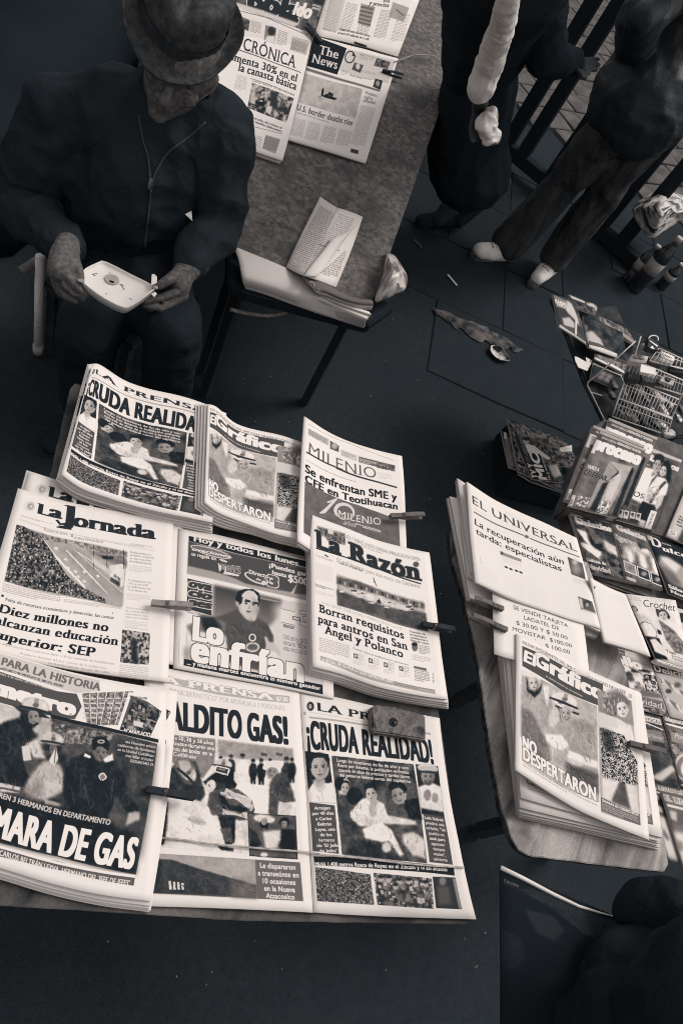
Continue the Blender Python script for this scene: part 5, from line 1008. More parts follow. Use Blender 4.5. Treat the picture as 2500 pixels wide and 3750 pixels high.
# kerb edge worn pale, dropping to the gutter
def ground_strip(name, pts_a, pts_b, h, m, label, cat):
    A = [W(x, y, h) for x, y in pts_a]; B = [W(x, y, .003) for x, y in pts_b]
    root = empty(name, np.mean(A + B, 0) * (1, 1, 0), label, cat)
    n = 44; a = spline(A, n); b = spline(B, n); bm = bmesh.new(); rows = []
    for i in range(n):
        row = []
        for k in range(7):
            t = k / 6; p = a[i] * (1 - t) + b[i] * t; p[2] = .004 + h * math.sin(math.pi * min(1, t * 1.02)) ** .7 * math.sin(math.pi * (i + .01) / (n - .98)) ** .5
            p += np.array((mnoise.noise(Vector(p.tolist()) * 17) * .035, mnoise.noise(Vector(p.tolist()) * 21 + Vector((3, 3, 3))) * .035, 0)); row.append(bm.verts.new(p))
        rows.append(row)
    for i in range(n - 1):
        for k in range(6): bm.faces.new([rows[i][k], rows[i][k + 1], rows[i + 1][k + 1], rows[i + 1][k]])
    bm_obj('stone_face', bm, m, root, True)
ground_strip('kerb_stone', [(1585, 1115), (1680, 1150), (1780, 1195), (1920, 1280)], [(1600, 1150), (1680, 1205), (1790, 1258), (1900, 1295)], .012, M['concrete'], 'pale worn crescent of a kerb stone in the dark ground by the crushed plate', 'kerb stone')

# boards carrying the papers
b1 = [(255, 1425), (275, 1403), (420, 1450), (700, 1560), (1100, 1690), (1440, 1810), (1530, 2250), (1600, 2560), (1660, 3000), (1715, 3375), (1700, 3385), (900, 3372), (-250, 3300), (-350, 3000), (60, 2000), (190, 1720)]
board1 = plane_poly_obj('display_board', rough(b1, 40, 2, 2), TABLE, 0, .02, M['board'], 'worn dark plywood board under the left hand newspapers', 'board', bevel=.001)
b2 = [(1643, 1945), (1660, 1915), (1690, 1908), (1900, 1960), (2150, 2060), (2240, 2300), (2300, 2500), (2400, 2900), (2440, 3120), (2447, 3165), (2430, 3193), (2180, 3165), (1930, 3133), (1895, 3110), (1868, 3060), (1835, 2960), (1800, 2780), (1745, 2400), (1700, 2200), (1655, 2050)]
board2 = plane_poly_obj('display_board', rough(b2, 26, 1.8), TABLE, 0, .018, M['board'], 'worn plywood board with rounded corners under the right hand newspapers', 'board', bevel=.0015)
M['board2'] = mat('weathered_plywood', 62, 206, scale=26, stretch=(1, .16, 1), rough=.8, spec=.06, bump=.35, bscale=40, lo=.25, hi=.75, distort=.8, L3=104, s3=6, grain=.2)
board2.children[0].data.materials[0] = M['board2']
for bd in (board1, board2):
    me = bd.children[0].data; me.materials.append(M['board_edge'])
    for f_ in me.polygons:
        if abs(f_.normal.z) < .8: f_.material_index = 1
for bd, pts in ((board1, [(500, 2000), (1100, 2300), (900, 3100), (300, 2900)]), (board2, [(2150, 2300), (2330, 2900)])):
    for x, y in pts:
        p = TABLE.at(x, y, -.03); c = p - np.array(bd.location); 
        bm_obj('leg', box((p[0], p[1], .335), .035, .035, .67, bevel=.003), M['legs'], bd)

# ------------------------------------------------------------------ newspapers on the left board
STK = 'newspapers stacked on the left board'
def newspaper(crop, rows, zs, art, nm, label, th, copies=0, bg=236, page=None, kind='newspaper', cat='newspaper', plane=TABLE, **kw):
    if page is None:
        pg = Page(plane, rows, zs, crop, bg=bg); art(pg); pg.image(nm)
    else:
        pg = Page(plane, rows, zs, crop, size=(page.w, page.h)); pg.m = page.m
    outs = paper_thing(pg, kind, label, cat, th, copies, **kw); pg.things = outs
    return pg
# open broadsheet at the bottom of the board: one paper, two pages
pc = Page(TABLE, [[(95, 45), (370, 110), (640, 172), (900, 222), (1170, 270)], [(150, 900), (420, 900), (700, 920), (1000, 945), (1268, 985)], [(205, 1758), (500, 1778), (820, 1793), (1130, 1802), (1447, 1812)]],
          [[.012, .013, .012, .012, .014], [.010, .014, .013, .012, .016], [.010, .013, .012, .011, .012]], C7)
art_cruda(pc); pc.image('print_cruda')
pgas = Page(TABLE, [[(25, 0), (400, 75), (780, 140), (1080, 195), (1438, 233)], [(25, 2222), (400, 2232), (780, 2245), (1160, 2262), (1566, 2282)]], [[.012, .012, .013, .013, .012], [.01, .011, .013, .013, .010]], C6)
art_gas(pgas); pgas.image('print_gas')
root = empty('newspaper', pc.surf(0, .5) - (0, 0, .01), 'open tabloid at the board front edge, people seated on the ground on its right page', 'newspaper')
sheet(pc, 'right_page', root, .007, seed=3); sheet(pgas, 'left_page', root, .007, seed=5)
jor_rows = [[(150, 195), (460, 290), (760, 352), (1080, 412), (1425, 466)], [(-55, 900), (330, 1000), (700, 1050), (1050, 1100), (1402, 1140)], [(-250, 1500), (150, 1600), (560, 1680), (970, 1740), (1380, 1788)]]
pj = newspaper(C3, jor_rows, [[.030, .026, .022, .02, .02], [.024, .022, .02, .02, .02], [.03, .028, .022, .022, .022]], art_jornada, 'print_jornada', 'broadsheet with a crowd and boulevard photo at the top of its left hand stack', .0045)
jr2 = [[(x + 98, y - 138) for x, y in r] for r in jor_rows]; jr2 = [[(x * .985, y) for x, y in r] for r in jr2]
pj2 = Page(TABLE, jr2, .013, C3, size=(pj.w, pj.h)); pj2.m = pj.m
paper_thing(pj2, 'newspaper', 'second copy peeping out above the crowd photo broadsheet', 'newspaper', .004, 0)
pj3 = Page(TABLE, [[(x - 25, y - 8) for x, y in r] for r in jr2], .007, C3, size=(pj.w, pj.h)); pj3.m = pj.m
paper_thing(pj3, 'newspaper', 'lowest copy of the crowd photo broadsheet, only its left margin showing', 'newspaper', .004, 0)
ovr = [[(238, 78), (560, 148), (880, 232), (1200, 312), (1480, 375)], [(190, 1225), (500, 1282), (850, 1345), (1180, 1410), (1505, 1478)]]
po = newspaper(C4, ovr, [[.016, .018, .018, .017, .016], [.014, .016, .016, .016, .016]], art_ovaciones, 'print_ovaciones', 'sports paper with a player in a dark shirt under large outlined letters', .005, 1, step=(-.005, .002, 0), copy_label='copy directly beneath the sports paper with the player')
met = [[(-330, 0), (110, 120), (560, 250), (1000, 350), (1435, 428)], [(-380, 900), (60, 1030), (520, 1160), (960, 1250), (1400, 1330)], [(-420, 1830), (20, 1955), (450, 2085), (880, 2180), (1304, 2237)]]
pm = newspaper(C5, met, [[.036, .036, .036, .034, .033], [.036, .036, .036, .036, .034], [.036, .036, .038, .04, .036]], art_metro, 'print_metro', 'tabloid with three firefighters carrying a sack, top of the lower left stack', .005)
for k, (dx, dy, lb) in enumerate(((-6, 40, 'second copy below the firefighters tabloid, its headline strip just showing'), (-14, 62, 'third copy of the firefighters tabloid, lower in its stack'), (-4, 78, 'fourth copy of the firefighters tabloid, near the bottom of its stack'), (-16, 92, 'lowest copy of the firefighters tabloid on the board'))):
    pk = Page(TABLE, [[(x + dx + (0, 0, 15, 55, 100)[j] * (1 - i / 2) * (k == 0), y + dy * (i / 2)) for j, (x, y) in enumerate(r)] for i, r in enumerate(met)], .029 - .006 * k, C5, size=(pm.w, pm.h)); pk.m = pm.m
    paper_thing(pk, 'newspaper', lb, 'newspaper', .0045, 0)
lp = [[(298, 46), (345, 56), (480, 146), (620, 196), (780, 232), (920, 275), (1065, 335)], [(118, 688), (235, 770), (385, 822), (545, 868), (700, 905), (850, 935), (985, 962)]]
lz = [[.075, .072, .05, .045, .046, .046, .05], [.06, .048, .044, .044, .044, .044, .044]]
plp = newspaper(C1, lp, lz, None, '', 'curled copy of the seated people tabloid on the stack at the back left', .006, 0, page=pc, nu=30)
for k, (dx, dy) in enumerate(((-20, 14), (-30, 30), (-8, 46), (-14, 60), (-4, 70))):
    pk = Page(TABLE, [[(x + dx * (1 if j < 3 else .2), y + dy * (.15 if i == 0 else 1)) for j, (x, y) in enumerate(r)] for i, r in enumerate(lp)], np.array(lz) * .85 - .006 * (k + 1) + .002, C1, size=(pc.w, pc.h)); pk.m = pc.m
    pk.zs = np.maximum(pk.zs, .006)
    paper_thing(pk, 'newspaper', ['second', 'third', 'fourth', 'fifth', 'lowest'][k] + ' copy in the back left stack under the curled seated people tabloid', 'newspaper', .0055, 0, nu=30)
gf = [[(372, 40), (590, 142), (810, 270), (1030, 372), (1256, 458)], [(368, 520), (590, 640), (820, 770), (1050, 880), (1285, 965)], [(365, 1020), (590, 1172), (830, 1318), (1080, 1425), (1328, 1522)]]
gz = [[.062, .058, .056, .055, .054], [.064, .058, .056, .055, .054], [.072, .064, .058, .062, .066]]
pgr = newspaper(C9, gf, gz, art_grafico, 'print_grafico', 'tabloid with rescue workers and a blonde woman, top of the stack on the right board', .0055, nu=24)
for k, (tl, tr, br, bl) in enumerate(([(330, 60), (1270, 470), (1418, 1505), (400, 1220)], [(290, 120), (1262, 500), (1395, 1530), (395, 1290)], [(268, 150), (1250, 520), (1402, 1545), (390, 1320)], [(255, 170), (1240, 540), (1388, 1562), (393, 1340)], [(250, 200), (1235, 560), (1400, 1575), (386, 1352)], [(262, 230), (1232, 580), (1392, 1590), (396, 1362)])):
    m1 = lambda a, b, t: (a[0] * (1 - t) + b[0] * t, a[1] * (1 - t) + b[1] * t)
    pk = Page(TABLE, [[m1(tl, tr, t) for t in (0, .5, 1)], [m1(bl, br, t) for t in (0, .5, 1)]], .047 - .0075 * k, C9, size=(pgr.w, pgr.h)); pk.m = pgr.m
    paper_thing(pk, 'newspaper', ['second', 'third', 'fourth', 'fifth', 'sixth', 'lowest'][k] + ' copy in the stack under the rescue workers tabloid on the right board', 'newspaper', .007, 0, nu=10, nv=10)
g1 = [[(958, 282), (1010, 300), (1110, 388), (1230, 430), (1370, 462), (1490, 502), (1598, 548)], [(938, 848), (1020, 905), (1130, 950), (1240, 992), (1350, 1030), (1460, 1055), (1575, 1085)]]
g1z = [[.072, .07, .06, .056, .054, .054, .054], [.066, .058, .055, .054, .052, .052, .052]]
newspaper(C1, g1, g1z, None, '', 'curled copy of the rescue workers tabloid between two other papers on the left board', .005, 0, page=pgr, nu=28)
for k in range(4):
    dx = -18 * (k + 1); pk = Page(TABLE, [[(x + dx * (1 if j < 3 else .1), y + (1.5 * k - 1 if i == 0 else 10 * (k + 1))) for j, (x, y) in enumerate(r)] for i, r in enumerate(g1)], np.array(g1z) - .0058 * (k + 1), C1, size=(pgr.w, pgr.h)); pk.m = M['paper']
    paper_thing(pk, 'newspaper', ['second', 'third', 'fourth', 'lowest'][k] + ' folded copy showing its fold left of the curled rescue workers tabloid', 'newspaper', .0052, 0, nu=28)
mi = [[(222, 88), (385, 195), (560, 276), (740, 332), (925, 370)], [(192, 560), (385, 660), (580, 725), (765, 755), (948, 790)], [(172, 985), (350, 1090), (560, 1150), (760, 1180), (958, 1200)]]
pmi = newspaper(C2, mi, [[.085, .06, .045, .04, .04], [.075, .05, .035, .03, .03], [.068, .04, .02, .02, .02]], art_milenio, 'print_milenio', 'broadsheet with an anniversary panel clipped at the back right of the board', .006, 1, step=(.002, -.004, -.002), copy_label='copy directly under the anniversary panel broadsheet', nu=24)
ra = [[(268, 787), (470, 868), (690, 960), (900, 1022), (1110, 1066)], [(272, 1330), (490, 1400), (720, 1480), (940, 1550), (1175, 1600)], [(282, 1885), (500, 1942), (750, 2030), (1000, 2085), (1246, 2120)]]
pra = newspaper(C2, ra, [[.058, .052, .046, .042, .042], [.05, .046, .044, .042, .042], [.048, .044, .05, .048, .044]], art_razon, 'print_razon', 'broadsheet with a city square photo above a three line headline, at the board edge', .005, nu=24)
for k, (dx, dy) in enumerate(((-14, 25), (-22, 40), (-30, 55), (-34, 66))):
    pk = Page(TABLE, [[(x + dx * (1 - j / 4) + 10 * (j > 2), y + dy * (i / 2)) for j, (x, y) in enumerate(r)] for i, r in enumerate(ra)], .036 - .0075 * k, C2, size=(pra.w, pra.h)); pk.m = pra.m
    paper_thing(pk, 'newspaper', ['second', 'third', 'fourth', 'lowest'][k] + ' copy in the stack under the city square broadsheet', 'newspaper', .0065, 0)
# ------------------------------------------------------------------ newspapers and notice on the right board
un = [[(258, 155), (490, 300), (740, 430), (985, 535), (1230, 650)], [(292, 600), (540, 735), (800, 850), (1060, 955), (1330, 1030)], [(335, 1045), (610, 1168), (885, 1275), (1165, 1366), (1440, 1455)]]
pun = newspaper(C8, un, [[.085, .075, .07, .068, .066], [.075, .07, .066, .064, .062], [.066, .064, .06, .06, .06]], art_universal, 'print_universal', 'pale broadsheet with a two line headline at the top of the right board', .006, nu=24)
for k, (tl, bl, dr) in enumerate((((246, 170), (332, 985), 0), ((175, 125), (300, 960), 8), ((168, 140), (270, 1000), 8), ((110, 285), (290, 1195), 4), ((88, 300), (268, 1200), 2))):
    pk = Page(TABLE, [[tl, (740 + dr, 450), (1228 + dr, 665)], [bl, ((bl[0] + 1435) / 2, (bl[1] + 1470) / 2), (1435 + dr, 1480)]], .056 - .0075 * k, C8, size=(pun.w, pun.h)); pk.m = pun.m if k in (1, 3) else M['paper']
    paper_thing(pk, 'newspaper', ['second', 'third', 'fourth', 'fifth', 'lowest'][k] + ' paper fanned out left beneath the pale two line headline broadsheet', 'newspaper', .0065, 0, nu=10, nv=10)
def art_sign(p):
    for t, x0, y0, x1, y1 in (('SE VENDE TARJETA', 675, 1277, 1158, 1442), ('LADATEL DE', 768, 1368, 1075, 1472), ('$ 30.00 Y $ 50.00', 700, 1408, 1148, 1556), ('MOVISTAR  $100.00', 666, 1458, 1186, 1632), ('$ 100.00', 950, 1612, 1168, 1686)): p.T(t, x0, y0, x1, y1, 34, 66, 'sans', (.004, .0))
    p.E(862, 1552, 3, 3, 90)
newspaper(C8, [[(488, 1122), (880, 1265), (1292, 1415)], [(500, 1680), (920, 1790), (1345, 1880)]], .056, art_sign, 'print_notice', 'plain white handwritten style notice of phone card prices between two newspapers', .0012, 0, kind='paper_notice', cat='notice', nu=8, nv=8, bg=238)
newspaper(C8, [[(1290, 1415), (1440, 1460)], [(1300, 1500), (1410, 1535)]], .03, lambda p: None, 'print_blank', 'rounded corner of a folded paper showing right of the phone card notice', .01, 0, kind='folded_paper', cat='newspaper', nu=8, nv=8)
SH = Plane((0, 0, .665), (0, 0, 1))
newspaper(C13, [[(20, 60), (280, 190), (545, 292)], [(120, 520), (420, 650), (720, 700)], [(235, 985), (570, 1080), (905, 1195)]], [[.075, .06, .055], [.055, .05, .05], [.05, .05, .055]], lambda p: (p.E(92, 205, 12, 20, 90)), 'print_white', 'blank white folded broadsheet lying between the pale newspaper and the crochet magazine', .006, 0, kind='folded_paper', nu=12, nv=12)
# ------------------------------------------------------------------ display shelf with magazines, right
C15 = (2000, 1050, 3.136)
def cpt(c, x, y): return (c[0] + x / c[2], c[1] + y / c[2])
def magazine(crop, tl, tr, br, bl, h, art, nm, label, plane, page=None, th=.004, curl=0.0, group=None, rip=.0015, q=1.0, kind='magazine'):
    zs = [[h + curl, h, h], [h, h, h], [h, h, h + curl * .6]]
    mid = lambda a, b: ((a[0] + b[0]) / 2, (a[1] + b[1]) / 2)
    ml, mr = mid(tl, bl), mid(tr, br)
    pg = Page(plane, [[tl, mid(tl, tr), tr], [ml, mid(ml, mr), mr], [bl, mid(bl, br), br]], zs, crop, size=None if page is None else (page.w, page.h), bg=70, q=q)
    if page is None: art(pg); pg.image(nm)
    else: pg.m = page.m
    r = empty(kind, pg.surf(.5, .5) - plane.n * th, label, 'magazine', group)
    sheet(pg, 'cover', r, th, nu=8, nv=8, rip=rip); return pg
def slab_px(name, crop, pts, h, th, plane, m, label, cat, bevel=.006, part='top_panel'):
    P3 = [plane.at(*cpt(crop, *p), h) for p in pts]; r = empty(name, np.mean(P3, 0) - plane.n * th, label, cat)
    bm_obj(part, prism(P3, plane.n, th, bevel=bevel), m, r); return r
M['lip'] = mat('grey_shelf_edge', 84, 128, scale=20, stretch=(1, 3, 1), rough=.85, spec=.06, bump=.2, lo=.3, hi=.7)
tray = slab_px('display_shelf', C12, [(430, 30), (560, -60), (1300, 180), (1900, 420), (1720, 1560), (1300, 1420), (60, 1060), (55, 1020)], .03, .06, SH, M['shelf'], 'upper step of the magazine display under the magazines with the number one cover', 'shelf')
tray2 = slab_px('display_shelf', C12, [(65, 1045), (1300, 1330), (1900, 1500), (1900, 2380), (1500, 2290), (1150, 2180), (800, 2060), (560, 1975), (372, 1905), (345, 1830)], .0, .05, SH, M['lip'], 'lower step of the magazine display under the dessert magazines', 'shelf')
def plinth(r, crop, pts, plane, h, z0=.0):
    """plain posts set well back under the top"""
    for p in pts:
        q = plane.at(*cpt(crop, *p), h); bm_obj('leg', box((q[0], q[1], q[2] / 2), .03, .03, q[2]), M['legs'], r)
plinth(tray, C12, [(1500, 300), (1700, 900)], SH, -.035)
plinth(tray2, C12, [(1500, 1700), (1700, 2200)], SH, -.055)
mp1 = magazine(C12, (490, 92), (1055, 320), (690, 1168), (92, 1018), .062, art_proceso, 'print_one', 'magazine with a big stone number one on its cover, front of its pile', SH, curl=.01, q=1.3)
magazine(C12, (600, -70), (1200, 180), (830, 1040), (300, 860), .044, None, '', 'copy behind the number one magazine, its white masthead half hidden', SH, page=mp1)
magazine(C12, (412, 20), (1040, 270), (640, 1130), (60, 940), .05, None, '', 'copy directly beneath the number one magazine, spine showing on the left', SH, page=mp1, th=.012)
magazine(C12, (1100, 292), (1500, 455), (1170, 1320), (690, 1188), .042, art_couple, 'print_couple', 'celebrity magazine with an embracing couple in white shirts', SH, q=1.3)
magazine(C12, (1560, 760), (1900, 880), (1700, 1560), (1300, 1385), .042, art_pale, 'print_pale', 'pale magazine with a bar code at the right edge of the photo', SH)
magazine(C12, (110, 1052), (655, 1195), (932, 1962), (370, 1832), .022, art_gelatina, 'print_gelatina', 'dessert magazine with a plated jelly, leftmost on the lower shelf', SH, th=.012, q=1.3)
magazine(C12, (612, 1190), (1060, 1368), (1262, 2050), (810, 1925), .026, art_ligeras, 'print_ligeras', 'dessert magazine with a ribbed jelly and three inset pictures', SH, th=.01, q=1.3)
magazine(C12, (1055, 1362), (1640, 1540), (1760, 2260), (1328, 2092), .028, art_dulce, 'print_dulce', 'dark sweets magazine with a wedge of cake, right of the ribbed jelly one', SH, q=1.2)
magazine(C13, (545, 290), (1262, 385), (1490, 1385), (975, 1215), .03, art_crochet, 'print_crochet', 'crochet magazine with a woman and a round doily on its cover', SH, q=1.2)
magazine(C13, (1262, 490), (1560, 560), (1700, 1400), (1440, 1250), .02, lambda p: (p.P([(1250, 480), (1560, 550), (1700, 1400), (1400, 1250)], 210), p.P([(1315, 560), (1500, 600), (1500, 760), (1340, 700)], 50)), 'print_cut', 'pale magazine cut by the photo edge right of the crochet one', SH)
tray3 = slab_px('display_shelf', C13, [(230, 240), (560, 300), (1280, 460), (1700, 600), (1700, 1500), (1250, 1330), (960, 1270), (560, 700)], -.03, .03, SH, M['dark'], 'dark shelf board behind the blank folded paper and the crochet magazine', 'shelf')
slab_px('shelf_rail', C13, [(975, 1215), (1400, 1335), (1600, 1400), (1600, 1440), (1000, 1262)], .028, .02, SH, M['tube'], 'thin pale rail along the shelf above the peanuts and poultry magazines', 'rail', bevel=.002, part='rail')
tray4 = slab_px('display_shelf', C13, [(250, 1010), (960, 1230), (1700, 1420), (1900, 2700), (1750, 4150), (1300, 4100), (1080, 3500), (760, 2500), (500, 1800)], -.035, .03, SH, M['dark'], 'lower dark shelf at the right edge under the cookery magazines', 'shelf')
plinth(tray4, C13, [(1700, 1800), (1700, 3600)], SH, -.07)
magazine(C13, (265, 1025), (875, 1192), (1160, 2060), (560, 1900), -.002, art_pollo, 'print_poultry', 'poultry recipe magazine right of the bare wood of the right board', SH, q=1.2)
magazine(C13, (890, 1232), (1480, 1372), (1640, 2180), (1185, 2075), -.002, art_delicias, 'print_delicias', 'cookery magazine with long pale shapes, numbered thirty', SH, q=1.2)
magazine(C14, (330, -20), (790, 80), (1060, 1060), (580, 935), -.008, lambda p: art_univ_mag(p, 0), 'print_supp_a', 'dark christmas sweets supplement right of the clothes peg', SH, q=1.2)
magazine(C14, (815, 62), (1300, 185), (1450, 1160), (1060, 1005), -.004, lambda p: art_univ_mag(p, 1), 'print_supp_b', 'supplement with an oval bowl, at the right edge of the photo', SH, q=1.2)
magazine(C14, (500, 900), (1250, 1075), (1300, 2080), (885, 1990), -.012, lambda p: art_univ_mag(p, 2), 'print_supp_c', 'grey supplement half covered by the rescue workers stack', SH, q=1.2)
magazine(C14, (790, 1090), (1400, 1250), (1480, 2320), (1100, 2120), -.004, lambda p: art_univ_mag(p, 3), 'print_supp_d', 'supplement with glass jars in the lower right corner of the shelf', SH, q=1.2)
# low pile of television magazines on a crate between the boards
LOW = Plane((0, 0, .12), (0, 0, 1))
cr = slab_px('wooden_crate', C10, [(300, 1080), (900, 1280), (800, 1620), (330, 1500)], -.02, .10, LOW, M['black'], 'dark crate carrying the low pile of television magazines', 'crate', part='crate_body')
tv = [((262, 1130), (420, 1190), (470, 1440), (318, 1395), .0, 'worn magazine lowest and leftmost in the low television pile'), ((310, 1048), (700, 1190), (700, 1560), (385, 1425), .02, 'magazine under the others in the low television pile, its top edge raised'),
      ((340, 1090), (770, 1232), (815, 1400), (420, 1360), .03, 'dark television magazine with a white label box, low pile right'), ((355, 1170), (600, 1190), (712, 1505), (478, 1482), .045, 'television magazine with white vertical lettering on top of the low pile')]
def art_tvmic(p):
    p.P([(350, 1160), (610, 1180), (720, 1510), (470, 1490)], 62); art_mic(p)
    for ch, y in (('M', 1475), ('I', 1425), ('C', 1400)): pass
    q = p.cv([(560, 1478)])[0]
    p.T('TV Y', 478, 1470, 500, 1478, 20, 226, 'sans', (.05, .02))
pg0 = magazine(C10, *tv[0][:4], .004, lambda p: (art_tv(p), p.P([(285, 1180), (330, 1190), (345, 1400), (310, 1390)], 130, b=4), p.P([(280, 1140), (300, 1145), (305, 1190), (285, 1190)], 210)), 'print_tv_a', tv[0][5], LOW, th=.006, q=1.3)
magazine(C10, *tv[1][:4], .014, lambda p: (art_tv(p), p.N([(340, 1100), (440, 1180), (460, 1440), (390, 1420)], 60, 230, 12, .8, con=2)), 'print_tv_b', tv[1][5], LOW, th=.008, curl=.015, q=1.3)
magazine(C10, *tv[2][:4], .022, art_tv, 'print_tv_c', tv[2][5], LOW, th=.004, q=1.3)
def art_mic2(p):
    art_tvmic(p)
    s = p.c; h, w = s.shape
    # lettering runs up the cover
    t = Page(LOW, [[(0, 0), (100, 0)], [(0, 30), (100, 30)]], 0, (0, 0, 1), size=(h, w), bg=0)
    t.text('TV Y', h * .04, w * .22, h * .38, w * .16, 230, bold=(.05, .02)); t.text('MIC', h * .04, w * .50, h * .62, w * .24, 236, bold=(.05, .03)); t.text('No la maltrates', h * .04, w * .62, h * .55, w * .07, 226, bold=(.03, 0))
    r = np.rot90(t.c, 1); m = np.clip(r / 230, 0, 1); p.c = s * (1 - m) + r * m
magazine(C10, *tv[3][:4], .03, art_mic2, 'print_tv_d', tv[3][5], LOW, th=.004, q=1.6)
magazine(C10, (380, 1440), (640, 1500), (720, 1580), (480, 1500), .008, art_tv, 'print_tv_e', 'magazine whose lower edge sticks out under the low television pile', LOW, th=.005)

# pile of magazines hung over the far end of the shelf, and its table
FAR = Plane((0, 0, .62), (0, 0, 1))
slab_px('display_table', C15, [(50, 110), (580, 230), (800, 205), (940, 500), (1700, 860), (1750, 1700), (1150, 1760), (720, 1500), (690, 1580), (440, 1080), (330, 800), (250, 580)], -.012, .02, FAR, mat('dark_worn_table', 46, 84, scale=22, rough=.9, spec=.04, bump=.3, lo=.4, hi=.75), 'dark worn table under the wire rack and the far magazines', 'table')
ft = COL.objects['display_table']
plinth(ft, C15, [(1500, 900), (1560, 1600)], FAR, -.035)
def art_far(k):
    def f(p):
        if k == 0:
            q = [(60, 75), (330, 150), (470, 670), (130, 450)]; p.P([(40, 60), (420, 150), (480, 680), (110, 470)], 70); p.P([(75, 90), (235, 165), (215, 260), (110, 230)], 130, b=1); p.T('JUAN', 95, 175, 220, 215, 36, 226, 'sans', (.06, .03)); p.T('OSO', 120, 210, 215, 250, 34, 226, 'sans', (.06, .03)); p.P([(235, 155), (285, 190), (330, 280), (390, 400), (370, 450), (320, 380), (240, 300), (210, 250)], 210, b=5); p.P([(180, 360), (260, 350), (320, 420), (320, 480), (200, 440)], 200, b=4); p.P([(150, 425), (330, 480), (450, 620), (448, 668), (140, 462)], 90); p.P([(152, 432), (452, 640), (450, 668), (142, 462)], 232); p.P([(328, 390), (348, 400), (345, 560), (325, 545)], 226); p.N([(300, 200), (420, 250), (450, 500), (380, 450)], 44, 110, 14, .8)
        if k == 1:
            p.P([(380, 380), (900, 560), (960, 900), (420, 760)], 58); p.N([(300, 260), (900, 450), (960, 860), (500, 760)], 40, 92, 24, .9); p.P([(430, 520), (520, 505), (620, 600), (660, 680), (480, 660)], 200, b=4); p.P([(480, 620), (600, 650), (800, 760), (810, 812), (490, 700)], 96); p.P([(485, 665), (640, 700), (810, 770), (808, 812), (640, 760), (488, 712)], 230); p.E(445, 470, 26, 40, 150, b=4)
        if k == 2:
            p.P([(240, 60), (620, 200), (600, 340), (300, 260)], 60); p.P([(255, 88), (440, 165), (440, 190), (280, 130)], 196, b=1); p.P([(450, 185), (530, 185), (588, 245), (575, 280), (500, 250)], 205, b=4); p.N([(300, 160), (560, 240), (560, 330), (330, 300)], 44, 120, 16, .8)
        if k == 3:
            p.P([(560, 320), (1100, 560), (1060, 760), (600, 500)], 54); p.P([(600, 335), (680, 395), (900, 540), (1010, 620), (1000, 660), (860, 560), (640, 420), (590, 380)], 170, b=5); p.N([(620, 340), (900, 470), (1000, 600), (640, 430)], 40, 210, 14, .6)
        if k == 4:
            p.P([(540, 760), (940, 880), (900, 1010), (540, 900)], 80); p.P([(550, 800), (700, 880), (690, 915), (545, 830)], 230); p.P([(590, 770), (700, 830), (705, 870), (575, 800)], 110); p.P([(700, 860), (890, 970), (890, 1000), (705, 900)], 230); p.P([(715, 820), (900, 900), (930, 950), (715, 860)], 108); p.N([(560, 770), (920, 900), (900, 960), (600, 830)], 60, 200, 9, .5)
        if k == 5:
            p.P([(500, 870), (880, 1010), (900, 1200), (560, 1100)], 58); p.Ln([(530, 880), (860, 1025)], 9, 214)
            for x, y in ((650, 1000), (720, 1030), (620, 1040), (690, 1070)): p.E(x, y, 38, 24, 140, rot=15, b=5)
    return f
for k, (pts, h, lb) in enumerate((([(62, 78), (330, 160), (470, 668), (140, 455)], .035, 'magazine with white edge lettering at the far tip of the shelf'), ([(420, 330), (870, 520), (930, 860), (470, 690)], .032, 'dark magazine with a pale shape, second from the far tip of the shelf'),
        ([(250, 85), (585, 210), (570, 330), (290, 230)], .02, 'magazine behind the far tip one, only its top corner pale'), ([(575, 320), (1110, 560), (1060, 700), (640, 470)], .018, 'dark magazine leaning behind toward the wire rack, pale streak across it'),
        ([(560, 765), (930, 880), (895, 1000), (550, 830)], .028, 'pair of white edged covers below the far magazines'), ([(535, 870), (880, 1015), (860, 1200), (500, 1050)], .012, 'dark cover with pale pebbles behind the wire rack foot'))):
    magazine(C15, *pts, h, art_far(k), 'print_far_' + 'abcdef'[k], lb, FAR, th=.004, curl=.004, q=1.2)
newsl = slab_px('price_card', C15, [(322, 800), (350, 805), (460, 865), (450, 808), (525, 850), (468, 966), (365, 925), (330, 850)], .012, .002, FAR, M['paper'], 'torn white card lying left of the wire rack', 'card', bevel=0, part='card')

# ------------------------------------------------------------------ wire rack with cigarette packets
RK = [FAR.at(*cpt(C15, x, y), .03) for x, y in ((750, 1500), (1390, 1700), (1568, 1250), (1080, 570))]
rk = empty('wire_rack', np.mean([FAR.at(*cpt(C15, x, y)) for x, y in ((750, 1500), (1390, 1700))], 0), 'white wire rack with tiered shelves at the right edge', 'rack')
RP = FAR
def rp(x, y, h): return FAR.at(*cpt(C15, x, y), h)
bm = bmesh.new()
up = [(750, 1500), (800, 1350), (905, 1050), (1000, 840), (1080, 570)]
tube([rp(*p, .03 + i * .05) for i, p in enumerate(up)], .0024, bm, 6)
tube([rp(*p, .03 + i * .06) for i, p in enumerate([(1385, 1705), (1440, 1500), (1530, 1290), (1600, 1130)])], .0024, bm, 6)
tube([rp(*p, h) for p, h in (((1020, 625), .2), ((840, 790), .16), ((640, 960), .1), ((475, 1095), .04), ((468, 1135), .03), ((510, 1215), .02), ((600, 1400), .012), ((690, 1580), .006))], .0022, bm, 6)
tube([rp(510, 1210, .02), rp(640, 1252, .03)], .0018, bm, 6); tube([rp(530, 885, .03), rp(850, 1022, .05), rp(878, 1090, .04)], .002, bm, 6)
bm_obj('side_frame', bm, M['wire'], rk, True)
